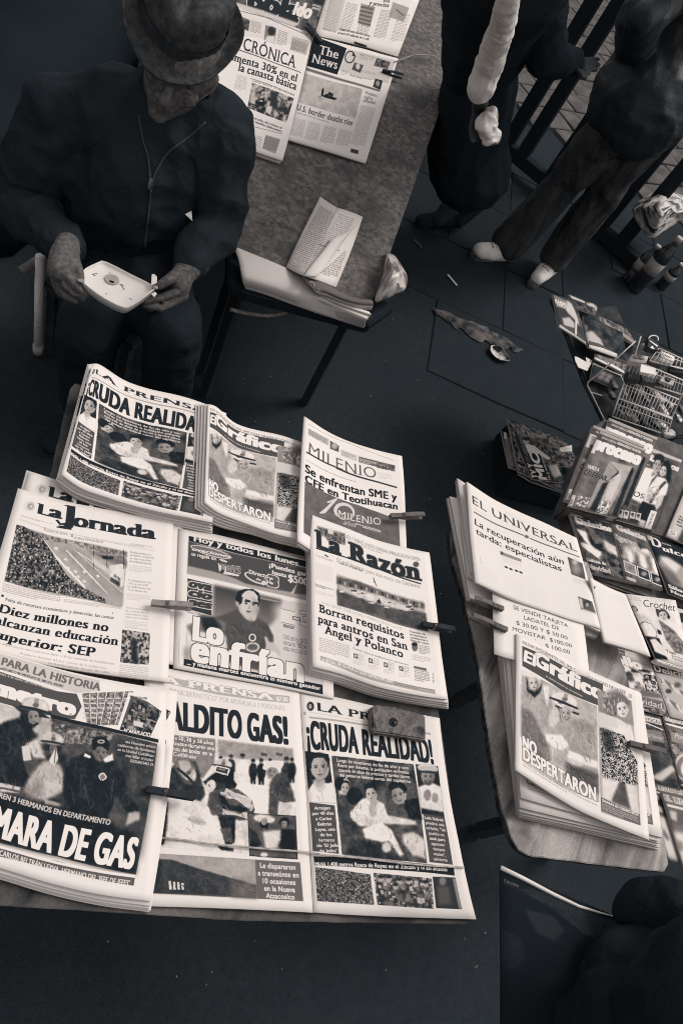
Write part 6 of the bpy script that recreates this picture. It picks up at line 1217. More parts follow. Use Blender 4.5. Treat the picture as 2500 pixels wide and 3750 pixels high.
def tier(a, b, c, d, ha, hb, n, nm='shelf_grid'):
    bm = bmesh.new()
    A, B, Cc, Dd = rp(*a, ha), rp(*b, ha), rp(*c, hb), rp(*d, hb)
    tube([A, B], .0022, bm, 6); tube([Dd, Cc], .0022, bm, 6); tube([A * .7 + Dd * .3, B * .7 + Cc * .3], .0016, bm, 6)
    for i in range(n + 1):
        t = i / n; tube([A * (1 - t) + B * t, Dd * (1 - t) + Cc * t], .0013, bm, 5)
    bm_obj(nm, bm, M['wire'], rk, True)
tier((905, 1050), (1530, 1300), (1430, 1500), (830, 1285), .13, .09, 17)
tier((830, 1285), (1440, 1520), (1385, 1705), (750, 1490), .088, .03, 17)
tier((1000, 840), (1600, 1090), (1560, 1240), (920, 1045), .18, .135, 17)
tier((1290, 705), (1620, 860), (1620, 960), (1180, 850), .2, .185, 9)
def art_pack(txt, base, lo):
    def f(p):
        p.c[:] = base; h, w = p.c.shape; p.text(txt, w * .12, h * .62, w * .88, h * .30, lo, bold=(.03, .01))
    return f
def packet(name, pts, h, th, L, label, txt=None, part='box_body'):
    P3 = [rp(*p, h) for p in pts]; r = empty(name, np.mean(P3, 0) - (0, 0, th), label, 'packet')
    bm_obj(part, prism(P3, (0, 0, 1), th, bevel=.001), mat('card_%d' % L, L, L + 10, scale=40, rough=.6, spec=.15), r)
    if txt:
        tl, tr, br, bl = pts[:4]
        pg = Page(FAR, [[tl, tr], [bl, br]], h + .0012, C15, size=(120, 90)); art_pack(txt, L, 50 if L > 140 else 225)(pg); pg.image('print_' + part + '_' + txt.lower().replace(' ', ''))
        sheet(pg, 'printed_face', r, .0008, nu=1, nv=1, rip=0)
    return r
packet('cigarette_packet', [(990, 770), (1170, 800), (1140, 880), (940, 850)][0:4], .19, .02, 196, 'pale cigarette packet tilted at the upper left of the wire rack', 'Marlboro')
packet('cigarette_packet', [(1315, 735), (1460, 800), (1455, 860), (1310, 805)], .235, .004, 232, 'open packet lid with white card in the top tier of the rack', 'CAMEL')
packet('cigarette_packet', [(1085, 885), (1255, 935), (1248, 1010), (1072, 975)], .2, .004, 234, 'white packet lid with a crest, second tier of the wire rack')
packet('cigarette_packet', [(1180, 570), (1290, 660), (1280, 730), (1160, 690)], .24, .02, 52, 'dark gift box with a handle on the top of the rack')
packet('cigarette_packet', [(1170, 800), (1290, 790), (1330, 900), (1200, 880)], .17, .02, 96, 'grey cigarette box under the open lid in the top tier')
packet('cigarette_packet', [(940, 960), (1070, 960), (1080, 1080), (930, 1050)], .15, .02, 60, 'dark cigarette box left of the crest packet in the second tier')
packet('cigarette_packet', [(1080, 1000), (1300, 1010), (1330, 1120), (1100, 1080)], .15, .02, 74, 'open grey cigarette box below the crest packet')
packet('cigarette_packet', [(1340, 1010), (1480, 1060), (1450, 1135), (1300, 1080)], .17, .01, 176, 'light square packet with a dark window, right of the crest packet')
packet('cigarette_packet', [(1365, 1030), (1440, 1055), (1415, 1090), (1375, 1075)], .175, .003, 50, 'dark inner card of the light square packet')
packet('cigarette_packet', [(1440, 880), (1568, 900), (1600, 1000), (1420, 960)], .18, .02, 56, 'dark packet with a white letter at the right end of the top tier', 'T')
packet('cigarette_packet', [(1090, 650), (1130, 650), (1160, 730), (1090, 730)], .21, .01, 150, 'small grey cube shaped packet by the handled box')
bm = bmesh.new(); tube([rp(1170 + 55 - 55 * math.cos(a) , 600 - 40 * math.sin(a), .245) for a in np.linspace(0, 3.6, 12)], .0022, bm, 6)
hd = [o for o in COL.objects if o.get('label', '').startswith('dark gift box')][0]; bm_obj('handle', bm, M['wire'], hd, True)
bm_obj('printed_stripe', prism([rp(*p, .243) for p in ((1175, 618), (1188, 618), (1278, 678), (1268, 690))], (0, 0, 1), .001), M['white'], hd)
bm_obj('printed_stripe', prism([rp(*p, .243) for p in ((1215, 675), (1238, 718), (1188, 700))], (0, 0, 1), .001), M['white'], hd)
for (x0, y0, dx, dy, n, h, own) in ((1290, 850, 24, 8, 6, .19, 'grey cigarette box'), (1075, 1005, 27, 7, 6, .17, 'open grey cigarette box')):
    ow_ = [o for o in COL.objects if o.get('label', '').startswith(own)][0]
    for k in range(n):
        c0 = rp(x0 + dx * k, y0 + dy * k + (k % 2) * 9, h); bm = bmesh.new(); tube([c0, c0 + np.array((0, .02, .012))], .0042, bm, 8)
        bm_obj('cigarette', bm, M['white'], ow_, True)
# sweets, lighters and small bags seen through the grids
M['foil'] = mat('shiny_wrapper', 50, 236, scale=60, rough=.25, spec=.6, bump=.6, bscale=80, lo=.45, hi=.6)
M['foil2'] = mat('dark_wrapper', 38, 110, scale=50, rough=.3, spec=.5, bump=.6, bscale=80, lo=.5, hi=.7)
M['foil3'] = mat('pale_wrapper', 150, 236, scale=60, rough=.4, spec=.4, bump=.6, bscale=70)
def crumple(name, c, sx, sy, sz, rz, m, label, cat, seed, amp=.25, part=None):
    bm = bmesh.new(); bmesh.ops.create_icosphere(bm, subdivisions=3, radius=1)
    for v in bm.verts:
        nn = mnoise.noise(v.co * 2.3 + Vector((seed, 0, 0))) + .5 * mnoise.noise(v.co * 5 + Vector((0, seed, 0)))
        v.co *= 1 + amp * nn
        v.co = Vector((max(-.8, min(.8, v.co.x * 1.1)), max(-.8, min(.8, v.co.y * 1.1)), v.co.z))
    bmesh.ops.transform(bm, matrix=Matrix.Rotation(rz, 4, 'Z') @ Matrix.Diagonal((sx, sy, sz, 1)), verts=bm.verts)
    bmesh.ops.translate(bm, verts=bm.verts, vec=Vector([float(q) for q in c]))
    if part:
        r = empty(name, (c[0], c[1], c[2] - sz), label, cat); bm_obj(part, bm, m, r, True); return r
    o = bm_obj(name, bm, m, None, True); tag(o, label, cat); return o
WR = {}
sweets = [(960, 1130, .1, 40, 'foil2'), (1060, 1180, .1, 42, 'foil3'), (1180, 1200, .1, 40, 'foil2'), (1280, 1270, .1, 44, 'foil3'), (1380, 1330, .1, 40, 'foil'), (900, 1200, .08, 36, 'foil'), (1010, 1260, .08, 40, 'foil2'), (1130, 1290, .06, 40, 'foil2'),
          (900, 1350, .04, 42, 'foil2'), (1000, 1390, .04, 40, 'foil'), (1120, 1420, .05, 40, 'foil2'), (1220, 1440, .05, 42, 'foil'), (1340, 1420, .06, 44, 'foil3'), (880, 1440, .02, 50, 'foil'), (980, 1480, .02, 54, 'foil3'), (1100, 1530, .02, 46, 'foil2'), (1240, 1570, .02, 44, 'foil2'), (1330, 1600, .02, 44, 'foil3'), (1500, 1500, .03, 44, 'foil'), (1540, 1400, .04, 44, 'foil2'), (740, 1230, .02, 44, 'foil2'), (770, 1130, .03, 38, 'foil2')]
SEQ = {}
desc = {'foil': 'crinkled half shiny', 'foil2': 'dark crinkled', 'foil3': 'pale crinkled'}
rowsn = lambda y: 'in the upper wire tray' if y < 1230 else ('in the middle wire tray' if y < 1400 else 'in the bottom wire tray')
for i, (x, y, h, s_, mk) in enumerate(sweets):
    c = rp(x, y, h); o = crumple('sweet_wrapper', c, s_ / 2000 * 1.25, .014, .008, -.5 + random.uniform(-.5, .5), M[mk], '%s sweet wrapper %s' % (desc[mk], rowsn(y)), 'wrapper', i * 3.1)
    WR.setdefault((desc[mk], rowsn(y)), []).append((x, o))
for (d_, r_), ls in WR.items():
    ls.sort(key=lambda t: t[0])
    for k, (_, o) in enumerate(ls):
        o['group'] = 'sweet wrappers in the wire rack'
        if len(ls) > 1: o['label'] = '%s sweet wrapper %s, %s' % (d_, r_, 'leftmost' if k == 0 else ('rightmost' if k == len(ls) - 1 else ('second from left' if k == 1 else 'third from left')))
crumple('paper_cone', rp(1390, 1690, .03), .035, .016, .012, .9, M['foil3'], 'white crumpled paper wedge at the lower corner of the wire rack', 'paper', 77)

# ------------------------------------------------------------------ clothes pegs
def peg(a, b, h, plane, L, label, wd=.010):
    A, B = plane.at(*a, h), plane.at(*b, h + .006); n = plane.n; d = B - A; ln = np.linalg.norm(d); d = d / ln; s_ = np.cross(n, d)
    r = empty('clothes_peg', (A + B) / 2 - n * .01, label, 'clothes peg')
    m = M[L]
    for sg in (1, -1):
        bm = bmesh.new(); pts = [(0, .0015), (.12, .004), (.3, .006), (.5, .0075), (.75, .0085), (1, .009)]
        top = [A + d * ln * t + n * sg * (.0012 + hh * (.15 if t < .4 else .55)) for t, hh in pts]
        V1 = []
        for i, (p_, (t, hh)) in enumerate(zip(top, pts)):
            tk = .0042 if t < .95 else .003; q = p_ + n * sg * tk
            V1.append([bm.verts.new(p_ - s_ * wd / 2), bm.verts.new(p_ + s_ * wd / 2), bm.verts.new(q + s_ * wd / 2), bm.verts.new(q - s_ * wd / 2)])
        for i in range(len(V1) - 1):
            for k in range(4): bm.faces.new([V1[i][k], V1[i][(k + 1) % 4], V1[i + 1][(k + 1) % 4], V1[i + 1][k]])
        bm.faces.new(V1[0]); bm.faces.new(V1[-1][::-1]); bmesh.ops.recalc_face_normals(bm, faces=bm.faces)
        bm_obj('jaw', bm, m, r)
    bm = bmesh.new(); c = A + d * ln * .38
    for k in range(3): tube([c + d * (k - 1) * .0018 + s_ * (wd / 2 + .001) * math.cos(t) * 1.05 + n * .0095 * math.sin(t) for t in np.linspace(0, 6.28, 13)], .0008, bm, 5)
    bm_obj('spring', bm, M['steel'], r, True); return r
peg(cpt(C4, 10, 690), cpt(C4, 345, 720), .036, TABLE, 'pin', 'light wooden clothes peg gripping the crowd photo broadsheet over the gap')
peg(cpt(C6, 40, 1150), cpt(C6, 488, 1225), .045, TABLE, 'pindark', 'dark clothes peg on the firefighters tabloid right edge')
peg(cpt(C2, 838, 805), cpt(C2, 1075, 800), .05, TABLE, 'pinmid', 'clothes peg on the right edge of the anniversary panel broadsheet')
peg(cpt(C2, 1065, 1580), cpt(C2, 1290, 1622), .052, TABLE, 'pindark', 'dark clothes peg on the right edge of the city square broadsheet')
peg(cpt(C8, 578, 1280), cpt(C8, 315, 1190), .066, TABLE, 'pinmid', 'upper clothes peg left of the phone card notice')
peg(cpt(C8, 612, 1465), cpt(C8, 305, 1345), .064, TABLE, 'pinmid', 'lower clothes peg left of the phone card notice')
peg(cpt(C14, 362, 440), cpt(C14, 828, 560), .064, TABLE, 'pinmid', 'clothes peg on the right edge of the rescue workers tabloid')
# wooden block with a nail hole weighing down the open tabloid
wb = [cpt(C7, *p) for p in ((645, 190), (680, 168), (860, 190), (1062, 250), (1065, 440), (655, 375))]
blk = plane_poly_obj('wooden_block', wb, TABLE, .034, .02, mat('worn_block', 92, 132, scale=45, rough=.95, spec=.0, bump=.3, lo=.3, hi=.7, L3=62, s3=40, grain=.3), 'worn wooden block with a nail hole weighing down the open tabloid', 'wooden block', bevel=.003)
hc = TABLE.at(*cpt(C7, 815, 303), .0345); bm = bmesh.new(); tube([hc, hc + np.array((.0, .0, .001))], .0085, bm, 12); bm_obj('nail_hole', bm, M['black'], blk)
bm = bmesh.new(); tube([hc + np.array((.001, -.002, .001)), hc + np.array((.004, .001, .003))], .003, bm, 8); bm_obj('nail', bm, M['steel'], blk, True)
# string across the open tabloid
bm = bmesh.new(); tube([TABLE.at(*cpt(C6, x, y), .0185 + .002 * math.sin(x / 90)) for x, y in ((160, 1595), (400, 1620), (640, 1655), (860, 1672), (1100, 1695), (1330, 1712), (1480, 1725))] + [TABLE.at(*cpt(C7, x, y), .0185) for x, y in ((300, 1322), (480, 1335), (700, 1360), (900, 1385), (1100, 1402), (1355, 1415))], .0016, bm, 6)
o = bm_obj('string', bm, M['rope'], None, True); tag(o, 'thin string stretched across the open tabloid', 'string')

# ------------------------------------------------------------------ leaning plywood panel with papers, behind the bench
BZ = .62
BRp = W(1425, 935, BZ); dv = W(1340, 1150, BZ) - W(880, 915, BZ); dv[2] = 0; dv /= np.linalg.norm(dv)
best = None
for z1 in np.linspace(.8, 2.2, 281):
    q = W(1752, 0, z1) - BRp; e_ = abs(q.dot(dv) / np.linalg.norm(q))
    if best is None or e_ < best[0]: best = (e_, z1)
edge = W(1752, 0, best[1]) - BRp; nrm = np.cross(dv, edge); nrm /= np.linalg.norm(nrm)
if nrm.dot(CAMP - BRp) < 0: nrm = -nrm
PAN = Plane(BRp, nrm)
print('PANEL top z', best, 'normal', nrm)
pq = [(1425, 935), (1385, 1060), (1340, 1135), (1100, 1015), (860, 905), (560, 760), (600, 300), (700, -300), (1100, -330), (1862, -318), (1752, 0)]
panel = plane_poly_obj('plywood_panel', pq, PAN, 0, .016, M['panel'], 'tall weathered plywood panel leaning behind the seated man', 'panel', bevel=.002)
def art_cronica(p):
    p.P([(60, 0), (700, 200), (560, 300), (60, 210)], 224); p.P([(110, 95), (200, 130), (190, 200), (105, 170)], 62, b=1); p.N([(110, 95), (200, 130), (190, 200), (105, 170)], 40, 150, 7, .6); p.lines([(210, 125), (275, 150), (265, 230), (200, 200)], 9, 100); p.P([(300, 160), (370, 180), (358, 280), (290, 255)], 130); p.E(338, 200, 24, 30, 56, b=2); p.P([(310, 230), (360, 230), (358, 280), (295, 258)], 220, b=2); p.lines([(385, 190), (445, 210), (430, 300), (370, 280)], 9, 100); p.P([(470, 230), (585, 262), (560, 350), (455, 318)], 186); p.lines([(475, 250), (570, 280), (550, 345), (460, 310)], 9, 90); p.Ln([(110, 60), (300, 110), (570, 225)], 3, 120)
    p.T('CRÓNICA', 155, 318, 490, 434, 76, 50, 'serif', (.004, -.004)); p.T('LA', 290, 285, 305, 290, 9, 90, 'serif'); p.Ln([(115, 315), (525, 462)], 3, 70); p.T('aumenta 30% en el', 40, 375, 500, 514, 48, 44, 'serif', (.03, .0)); p.T('la canasta básica', 126, 440, 490, 580, 50, 44, 'serif', (.03, .0))
    p.lines([(120, 470), (185, 495), (175, 590), (100, 560)], 8, 160); p.Ln([(205, 500), (485, 605)], 2, 100); p.T('Llevan hechos 35 mil reformas', 215, 520, 480, 612, 16, 110, 'serif', it=.2)
    p.P([(215, 530), (480, 628), (433, 780), (184, 690)], 96); p.N([(215, 530), (480, 628), (433, 780), (184, 690)], 44, 205, 13, .9, con=1.4); p.P([(235, 640), (290, 625), (300, 660), (285, 685), (235, 665)], 42, b=2); p.P([(380, 680), (440, 680), (450, 720), (390, 710)], 60, b=2); p.P([(330, 580), (370, 590), (380, 700), (330, 690)], 60, b=3); p.P([(310, 670), (345, 680), (330, 730), (300, 710)], 214, b=2); p.P([(250, 645), (280, 640), (282, 650)], 225)
    p.T('Las escuelas del crimen se', 180, 755, 405, 815, 15, 56, 'serif', (.03, 0)); p.T('hacer temibles delincuentes', 180, 780, 405, 835, 15, 56, 'serif', (.03, 0)); p.Ln([(180, 800), (405, 855)], 2, 120); p.lines([(200, 850), (280, 880), (270, 960), (190, 930)], 8, 130); p.P([(300, 862), (395, 888), (365, 980), (278, 948)], 170); p.lines([(302, 870), (390, 892), (362, 975), (282, 945)], 10, 90)
def art_thenews(p):
    p.P([(608, 228), (818, 306), (756, 476), (566, 420)], 38); p.T('The', 640, 338, 758, 378, 56, 222, 'serif', (.02, 0)); p.T('News', 592, 392, 752, 442, 56, 222, 'serif', (.02, 0))
    p.P([(825, 310), (1130, 385), (1080, 530), (770, 450)], 206); p.E(838, 362, 34, 42, 60, rot=15); p.E(838, 362, 26, 34, 206, rot=15); p.P([(860, 330), (880, 360), (850, 352)], 60); p.P([(800, 395), (820, 420), (795, 425)], 206); p.P([(1010, 368), (1095, 395), (1080, 440), (990, 415)], 90); p.N([(1010, 368), (1095, 395), (1080, 440), (990, 415)], 44, 150, 8, .7); p.P([(868, 395), (925, 412), (905, 462), (850, 440)], 80); p.E(890, 420, 14, 20, 210, b=2)
    p.T('HERE TO STAY', 898, 350, 998, 378, 14, 110); p.lines([(900, 355), (990, 380), (985, 400), (890, 370)], 2, 140); p.lines([(920, 440), (1060, 480), (1055, 500), (915, 455)], 2, 150); p.lines([(790, 440), (830, 450), (820, 490), (775, 475)], 4, 130); p.P([(1000, 498), (1048, 512), (1032, 572), (984, 552)], 60); p.E(1016, 530, 12, 18, 170, b=2)
    p.lines([(840, 470), (975, 505), (970, 520), (835, 485)], 2, 80); p.P([(560, 430), (1030, 572), (1028, 584), (556, 446)], 110, b=1)
    p.G([(548, 465), (918, 570), (872, 757), (508, 655)], 178, 196); p.N([(548, 465), (918, 570), (872, 757), (508, 655)], 165, 215, 16, .5); p.P([(652, 600), (680, 612), (720, 615), (758, 632), (740, 640), (690, 628), (655, 615)], 40); p.E(664, 585, 8, 24, 46, rot=8); p.E(708, 600, 9, 14, 44); p.E(722, 605, 9, 12, 44); p.E(690, 608, 14, 8, 44); p.Ln([(640, 615), (652, 622)], 3, 80)
    p.T('U.S. border deaths rise', 496, 693, 848, 808, 34, 46, 'serif', (.008, 0)); p.lines([(505, 710), (840, 815), (838, 832), (500, 725)], 1, 150)
    for i, t in enumerate(["Workers'", 'rights', 'defended']): p.T(t, 932 - i * 6, 598 + i * 26, (1012, 978, 998)[i], (622, 640, 664)[i], 20, 70, 'serif')
    for i in range(4): x = 480 + i * 98; p.lines([(x, 745 + i * 25), (x + 78, 770 + i * 25), (x + 50, 890 + i * 20), (x - 28, 860 + i * 20)], 14, 150)
    p.lines([(912, 670), (1000, 695), (925, 945), (838, 918)], 30, 150); p.P([(845, 945), (897, 958), (892, 985), (838, 972)], 236)
    for i in range(11): p.Ln([(845 + i * 4.6, 948 + i * 1.2), (841 + i * 4.6, 972 + i * 1.2)], 1.6 + (i % 3), 44)
def art_upper(p):
    p.lines([(720, -40), (800, -20), (740, 210), (660, 180)], 26, 110); p.P([(718, -30), (810, 0), (760, 200), (668, 178)], 175, a=.5); p.P([(910, 20), (998, 45), (965, 175), (885, 150)], 160); 
    for i in range(5): p.Ln([(908 - i * 4, 40 + i * 25), (985 - i * 4, 60 + i * 25)], 9, 100)
    p.T('en', 1050, 10, 1088, 22, 22, 50, 'serif', (.03, 0)); p.T('y precios', 960, 20, 1078, 55, 24, 50, 'serif', (.03, 0)); p.P([(1110, 15), (1215, 50), (1180, 140), (1085, 110)], 168); p.Ln([(1130, 60), (1180, 100)], 4, 90)
    for i in range(4): x = 760 + i * 110; p.lines([(x + 60, 10 + i * 22), (x + 130, 30 + i * 22), (x + 75, 220 + i * 22), (x + 5, 190 + i * 22)], 20, 125)
    p.T('Cuesta de enero de tres meses,', 775, 180, 960, 248, 14, 50, 'serif', (.03, 0)); p.T('prevé la IP; inflación de 5 a 6%', 765, 200, 950, 272, 14, 50, 'serif', (.03, 0)); p.P([(865, 265), (945, 292), (940, 304), (862, 278)], 46); p.T('TECHO/SECCIONES', 668, 182, 745, 212, 10, 60)
def art_bola(p):
    p.P([(60, -120), (720, -60), (640, 300), (60, 100)], 84); p.N([(60, -120), (720, -60), (640, 300), (60, 100)], 60, 150, 14, .5); p.T('Bola', 195, 45, 492, 145, 135, 50, 'sans', (.08, .03), it=.05, out=222, ow=3); p.T('ido', 475, 85, 575, 120, 84, 232, 'sans', (.07, .03), it=.1); p.P([(100, 10), (200, 40), (520, 150), (480, 170), (90, 40)], 206, b=3)
    p.T('LOS AZUL', 598, 35, 650, 50, 12, 220, 'sans', (.03, .02)); p.T('REMOVIL', 596, 55, 648, 70, 12, 220, 'sans', (.03, .02)); p.P([(610, -40), (690, -20), (660, 40), (600, 20)], 50, b=3)
pp = dict(plane=PAN)
pb = newspaper(C11, [[(40, -150), (690, 0)], [(60, 60), (600, 235)]], .006, art_bola, 'print_bola', 'magazine with big outlined letters clipped at the top of the panel', .003, 0, kind='magazine', cat='magazine', nu=8, nv=6, **pp)
newspaper(C11, [[(720, -120), (1000, -40), (1292, -30)], [(612, 222), (880, 285), (1142, 362)]], .010, art_upper, 'print_upper', 'small print broadsheet above the river photo paper on the panel', .004, 0, nu=10, nv=8, **pp)
pcr = newspaper(C11, [[(60, 20), (330, 120), (605, 212)], [(-20, 440), (260, 530), (515, 620)], [(-95, 850), (160, 940), (408, 1026)]], [[.012, .016, .01], [.01, .014, .01], [.014, .02, .016]], art_cronica, 'print_cronica', 'broadsheet with a traffic photo beside the man on the leaning panel', .005, 1, step=(0, 0, -.004), copy_label='copy beneath the traffic photo broadsheet on the panel', **pp)
newspaper(C11, [[(608, 226), (880, 300), (1145, 372)], [(530, 560), (800, 640), (1045, 700)], [(438, 888), (690, 965), (938, 1040)]], [[.016, .014, .018], [.012, .014, .012], [.012, .012, .012]], art_thenews, 'print_boat', 'tabloid with a photo of a small boat on a river, on the panel', .004, **pp)
peg(cpt(C11, 1045, 450), cpt(C11, 1175, 488), .02, PAN, 'pindark', 'small dark peg on the right edge of the boat photo tabloid')
peg(cpt(C11, 655, 270), cpt(C11, 560, 160), .022, PAN, 'pindark', 'black peg between the two papers at the top of the panel', wd=.016)
peg(cpt(C11, 1590, 30), cpt(C11, 1650, 0), .01, PAN, 'pinmid', 'pale peg on the panel top right edge', wd=.012)
bm = bmesh.new(); tube([PAN.at(*cpt(C11, x, y), .02) for x, y in ((1120, 395), (1160, 380), (1240, 352), (1330, 348), (1385, 362), (1412, 388))], .0018, bm, 6)
o = bm_obj('wire_loop', bm, M['rope'], None, True); tag(o, 'bent pale wire sticking out beside the boat photo tabloid', 'wire')
bm = bmesh.new(); hh = PAN.at(*cpt(C11, 1300, 440), .001)
# low bench in front of the panel, with a folded white bundle, folded papers and a bag
BEN = Plane((0, 0, BZ - .06), (0, 0, 1))
bench = slab_px('bench', C11, [(60, 1560), (560, 1640), (1130, 1950), (960, 2075), (170, 1860), (60, 1800)], 0, .04, BEN, M['dark'], 'dark low bench holding folded papers in front of the leaning panel', 'bench', part='seat')
plinth(bench, C11, [(120, 1650), (140, 1820), (880, 1930)], BEN, -.045)
def art_bundle(p): p.c[:] = 205; p.c += 30 * np.linspace(-1, 1, p.h)[:, None]; p.c[:] = 218 + 8 * vnoise(p.h, p.w, 30)
bp = [[(95, 1570), (330, 1665), (560, 1775), (640, 1840), (800, 1935), (960, 2015)], [(130, 1660), (350, 1740), (520, 1820), (640, 1895), (790, 1960), (950, 2030)], [(150, 1760), (350, 1820), (520, 1885), (640, 1925), (780, 1985), (940, 2048)], [(176, 1830), (350, 1885), (520, 1950), (640, 1995), (780, 2040), (932, 2082)]]
newspaper(C11, bp, [[.05] * 6, [.052] * 6, [.04] * 6, [.008] * 6], lambda p: None, 'print_bundle', 'long white folded bundle of newsprint with a rounded edge on the bench', .006, 0, bg=222, plane=BEN, kind='newspaper_bundle', cat='newspaper', nu=30, nv=14)
def art_flap(p):
    p.P([(630, 1250), (760, 1320), (560, 1760), (420, 1710)], 226); p.lines([(650, 1310), (740, 1360), (560, 1735), (440, 1690)], 34, 120); p.lines([(770, 1360), (870, 1400), (700, 1660), (600, 1640)], 24, 140); p.Ln([(640, 1560), (770, 1600)], 2, 90); p.lines([(820, 1560), (800, 1650), (740, 1810), (650, 1720)], 14, 110)
UPR = Plane(PAN.p, PAN.n)
fl = newspaper(C11, [[(650, 1252), (700, 1285), (755, 1320)], [(540, 1470), (600, 1500), (665, 1520)], [(432, 1702), (490, 1735), (545, 1758)]], [[.012, .03, .045], [.015, .035, .05], [.02, .045, .06]], art_flap, 'print_flap_left', 'left leaf of the folded paper standing against the panel', .003, 0, plane=UPR, kind='folded_paper', nu=8, nv=12)
newspaper(C11, [[(755, 1320), (840, 1350), (918, 1385)], [(650, 1540), (750, 1580), (845, 1600)], [(545, 1758), (650, 1790), (750, 1830)]], [[.045, .03, .012], [.05, .04, .012], [.06, .05, .012]], art_flap, 'print_flap_right', 'right leaf of the folded paper standing against the panel', .003, 0, plane=UPR, kind='folded_paper', nu=8, nv=12)
# diagonal turned leaf
newspaper(C11, [[(745, 1500), (830, 1480), (905, 1395)], [(540, 1757), (590, 1760), (640, 1755)]], [[.07, .06, .03], [.07, .075, .07]], lambda p: None, 'print_turned', 'curled blank leaf turned over across the folded paper on the panel', .001, 0, plane=UPR, kind='folded_paper', bg=228, nu=8, nv=8)
def art_roll(p): p.c[:] = 110; p.N([(500, 1700), (1100, 1900), (1100, 2100), (500, 2000)], 40, 200, 9, 1, con=1.6)
rl = [[(540, 1758), (640, 1750), (740, 1835), (870, 1895), (960, 1905)], [(600, 1820), (660, 1830), (760, 1880), (870, 1915), (985, 1925)], [(660, 1880), (700, 1890), (800, 1935), (890, 1960), (980, 1965)]]
newspaper(C11, rl, [[.06] * 5, [.085] * 5, [.06] * 5], art_roll, 'print_roll', 'folded glossy magazine lying on the white bundle', .008, 0, plane=BEN, kind='magazine', cat='magazine', nu=18, nv=8)
for k, (dy, lb) in enumerate(((34, 'upper folded sheet under the glossy magazine on the bench'), (62, 'lower folded sheet under the glossy magazine on the bench'))):
    newspaper(C11, [[(655 + k * 6, 1830 + dy), (760, 1880 + dy), (960 - k * 12, 1965 + dy * .6)], [(670, 1850 + dy), (770, 1905 + dy), (975 - k * 14, 1985 + dy * .6)]], .06 - .014 * k, lambda p: None, 'print_fold_' + 'ab'[k], lb, .012, 0, plane=BEN, kind='folded_paper', nu=8, nv=3, bg=226)
M['bag'] = mat('thin_plastic', 120, 236, scale=14, rough=.3, spec=.4, bump=.8, bscale=12, lo=.42, hi=.62, bdist=.02)
def cloth_poly(name, part, crop, outline, center, plane, h0, h1, m, label, cat, n_in=7, amp=.02, freq=14, seed=0):
    """puffed film or cloth: outline pinched low, swelling to h1 in the middle, with creases"""
    c = np.array(center, float); bm = bmesh.new(); rings = []
    O = spline(list(outline) + [outline[0]], 40)[:-1]
    for k in range(n_in):
        t = k / n_in; ring = []
        for (x, y) in O:
            p2 = np.array((x, y)) * (1 - t) + c * t; h = h0 + (h1 - h0) * math.sin(t * 1.57)
            p = plane.at(*cpt(crop, *p2), h); f = amp * t * 1.6 * mnoise.noise(Vector((p * freq + seed).tolist())) + amp * .6 * (1 - abs(2 * abs(mnoise.noise(Vector((p * freq * 2 + seed).tolist()))))) * min(1, t * 3)
            ring.append(bm.verts.new(p + plane.n * f))
        rings.append(ring)
    cv_ = bm.verts.new(plane.at(*cpt(crop, *c), h1)); n = len(O)
    for k in range(n_in - 1):
        for i in range(n): bm.faces.new([rings[k][i], rings[k][(i + 1) % n], rings[k + 1][(i + 1) % n], rings[k + 1][i]])
    for i in range(n): bm.faces.new([rings[-1][i], rings[-1][(i + 1) % n], cv_])
    low = [bm.verts.new(v_.co - Vector((plane.n * .01).tolist())) for v_ in rings[0]]
    for i in range(n): bm.faces.new([low[i], low[(i + 1) % n], rings[0][(i + 1) % n], rings[0][i]])
    bm.faces.new(low[::-1]); bmesh.ops.recalc_face_normals(bm, faces=bm.faces)
    base = plane.at(*cpt(crop, *c), h0); r = empty(name, base, label, cat); bm_obj(part, bm, m, r, True); return r
cloth_poly('plastic_bag', 'film', C11, [(1072, 1608), (1125, 1632), (1180, 1715), (1202, 1765), (1193, 1838), (1140, 1862), (1092, 1890), (1005, 1912), (1020, 1830), (1055, 1740)], (1110, 1770), BEN, .07, .14, M['bag'], 'clear plastic bag hanging at the foot of the leaning panel', 'bag', amp=.02, freq=22)
# rope under the bench
def rope(pts, r, nm, label):
    S_ = spline(pts, 60); rt = empty(nm, np.array(S_[30]) - (0, 0, r), label, 'rope')
    for ph in (0, 2.09, 4.19):
        bm = bmesh.new(); P = []
        for i, p in enumerate(S_):
            t = S_[min(i + 1, 59)] - S_[max(i - 1, 0)]; t = t / np.linalg.norm(t); u = np.cross(t, (0, 0, 1.)); u /= np.linalg.norm(u) + 1e-9; v_ = np.cross(t, u)
            P.append(p + (u * math.cos(i * .9 + ph) + v_ * math.sin(i * .9 + ph)) * r * .55)
        tube(P, r * .55, bm, 6); bm_obj('strand', bm, M['rope'], rt, True)
ROP = Plane((0, 0, .45), (0, 0, 1))
rope([ROP.at(*cpt(C11, x, y)) for x, y in ((75, 1972), (150, 1992), (250, 2008), (340, 2012), (420, 1995), (452, 1975), (440, 1958), (390, 1950), (370, 1945))], .006, 'rope', 'twisted pale rope looping under the bench')
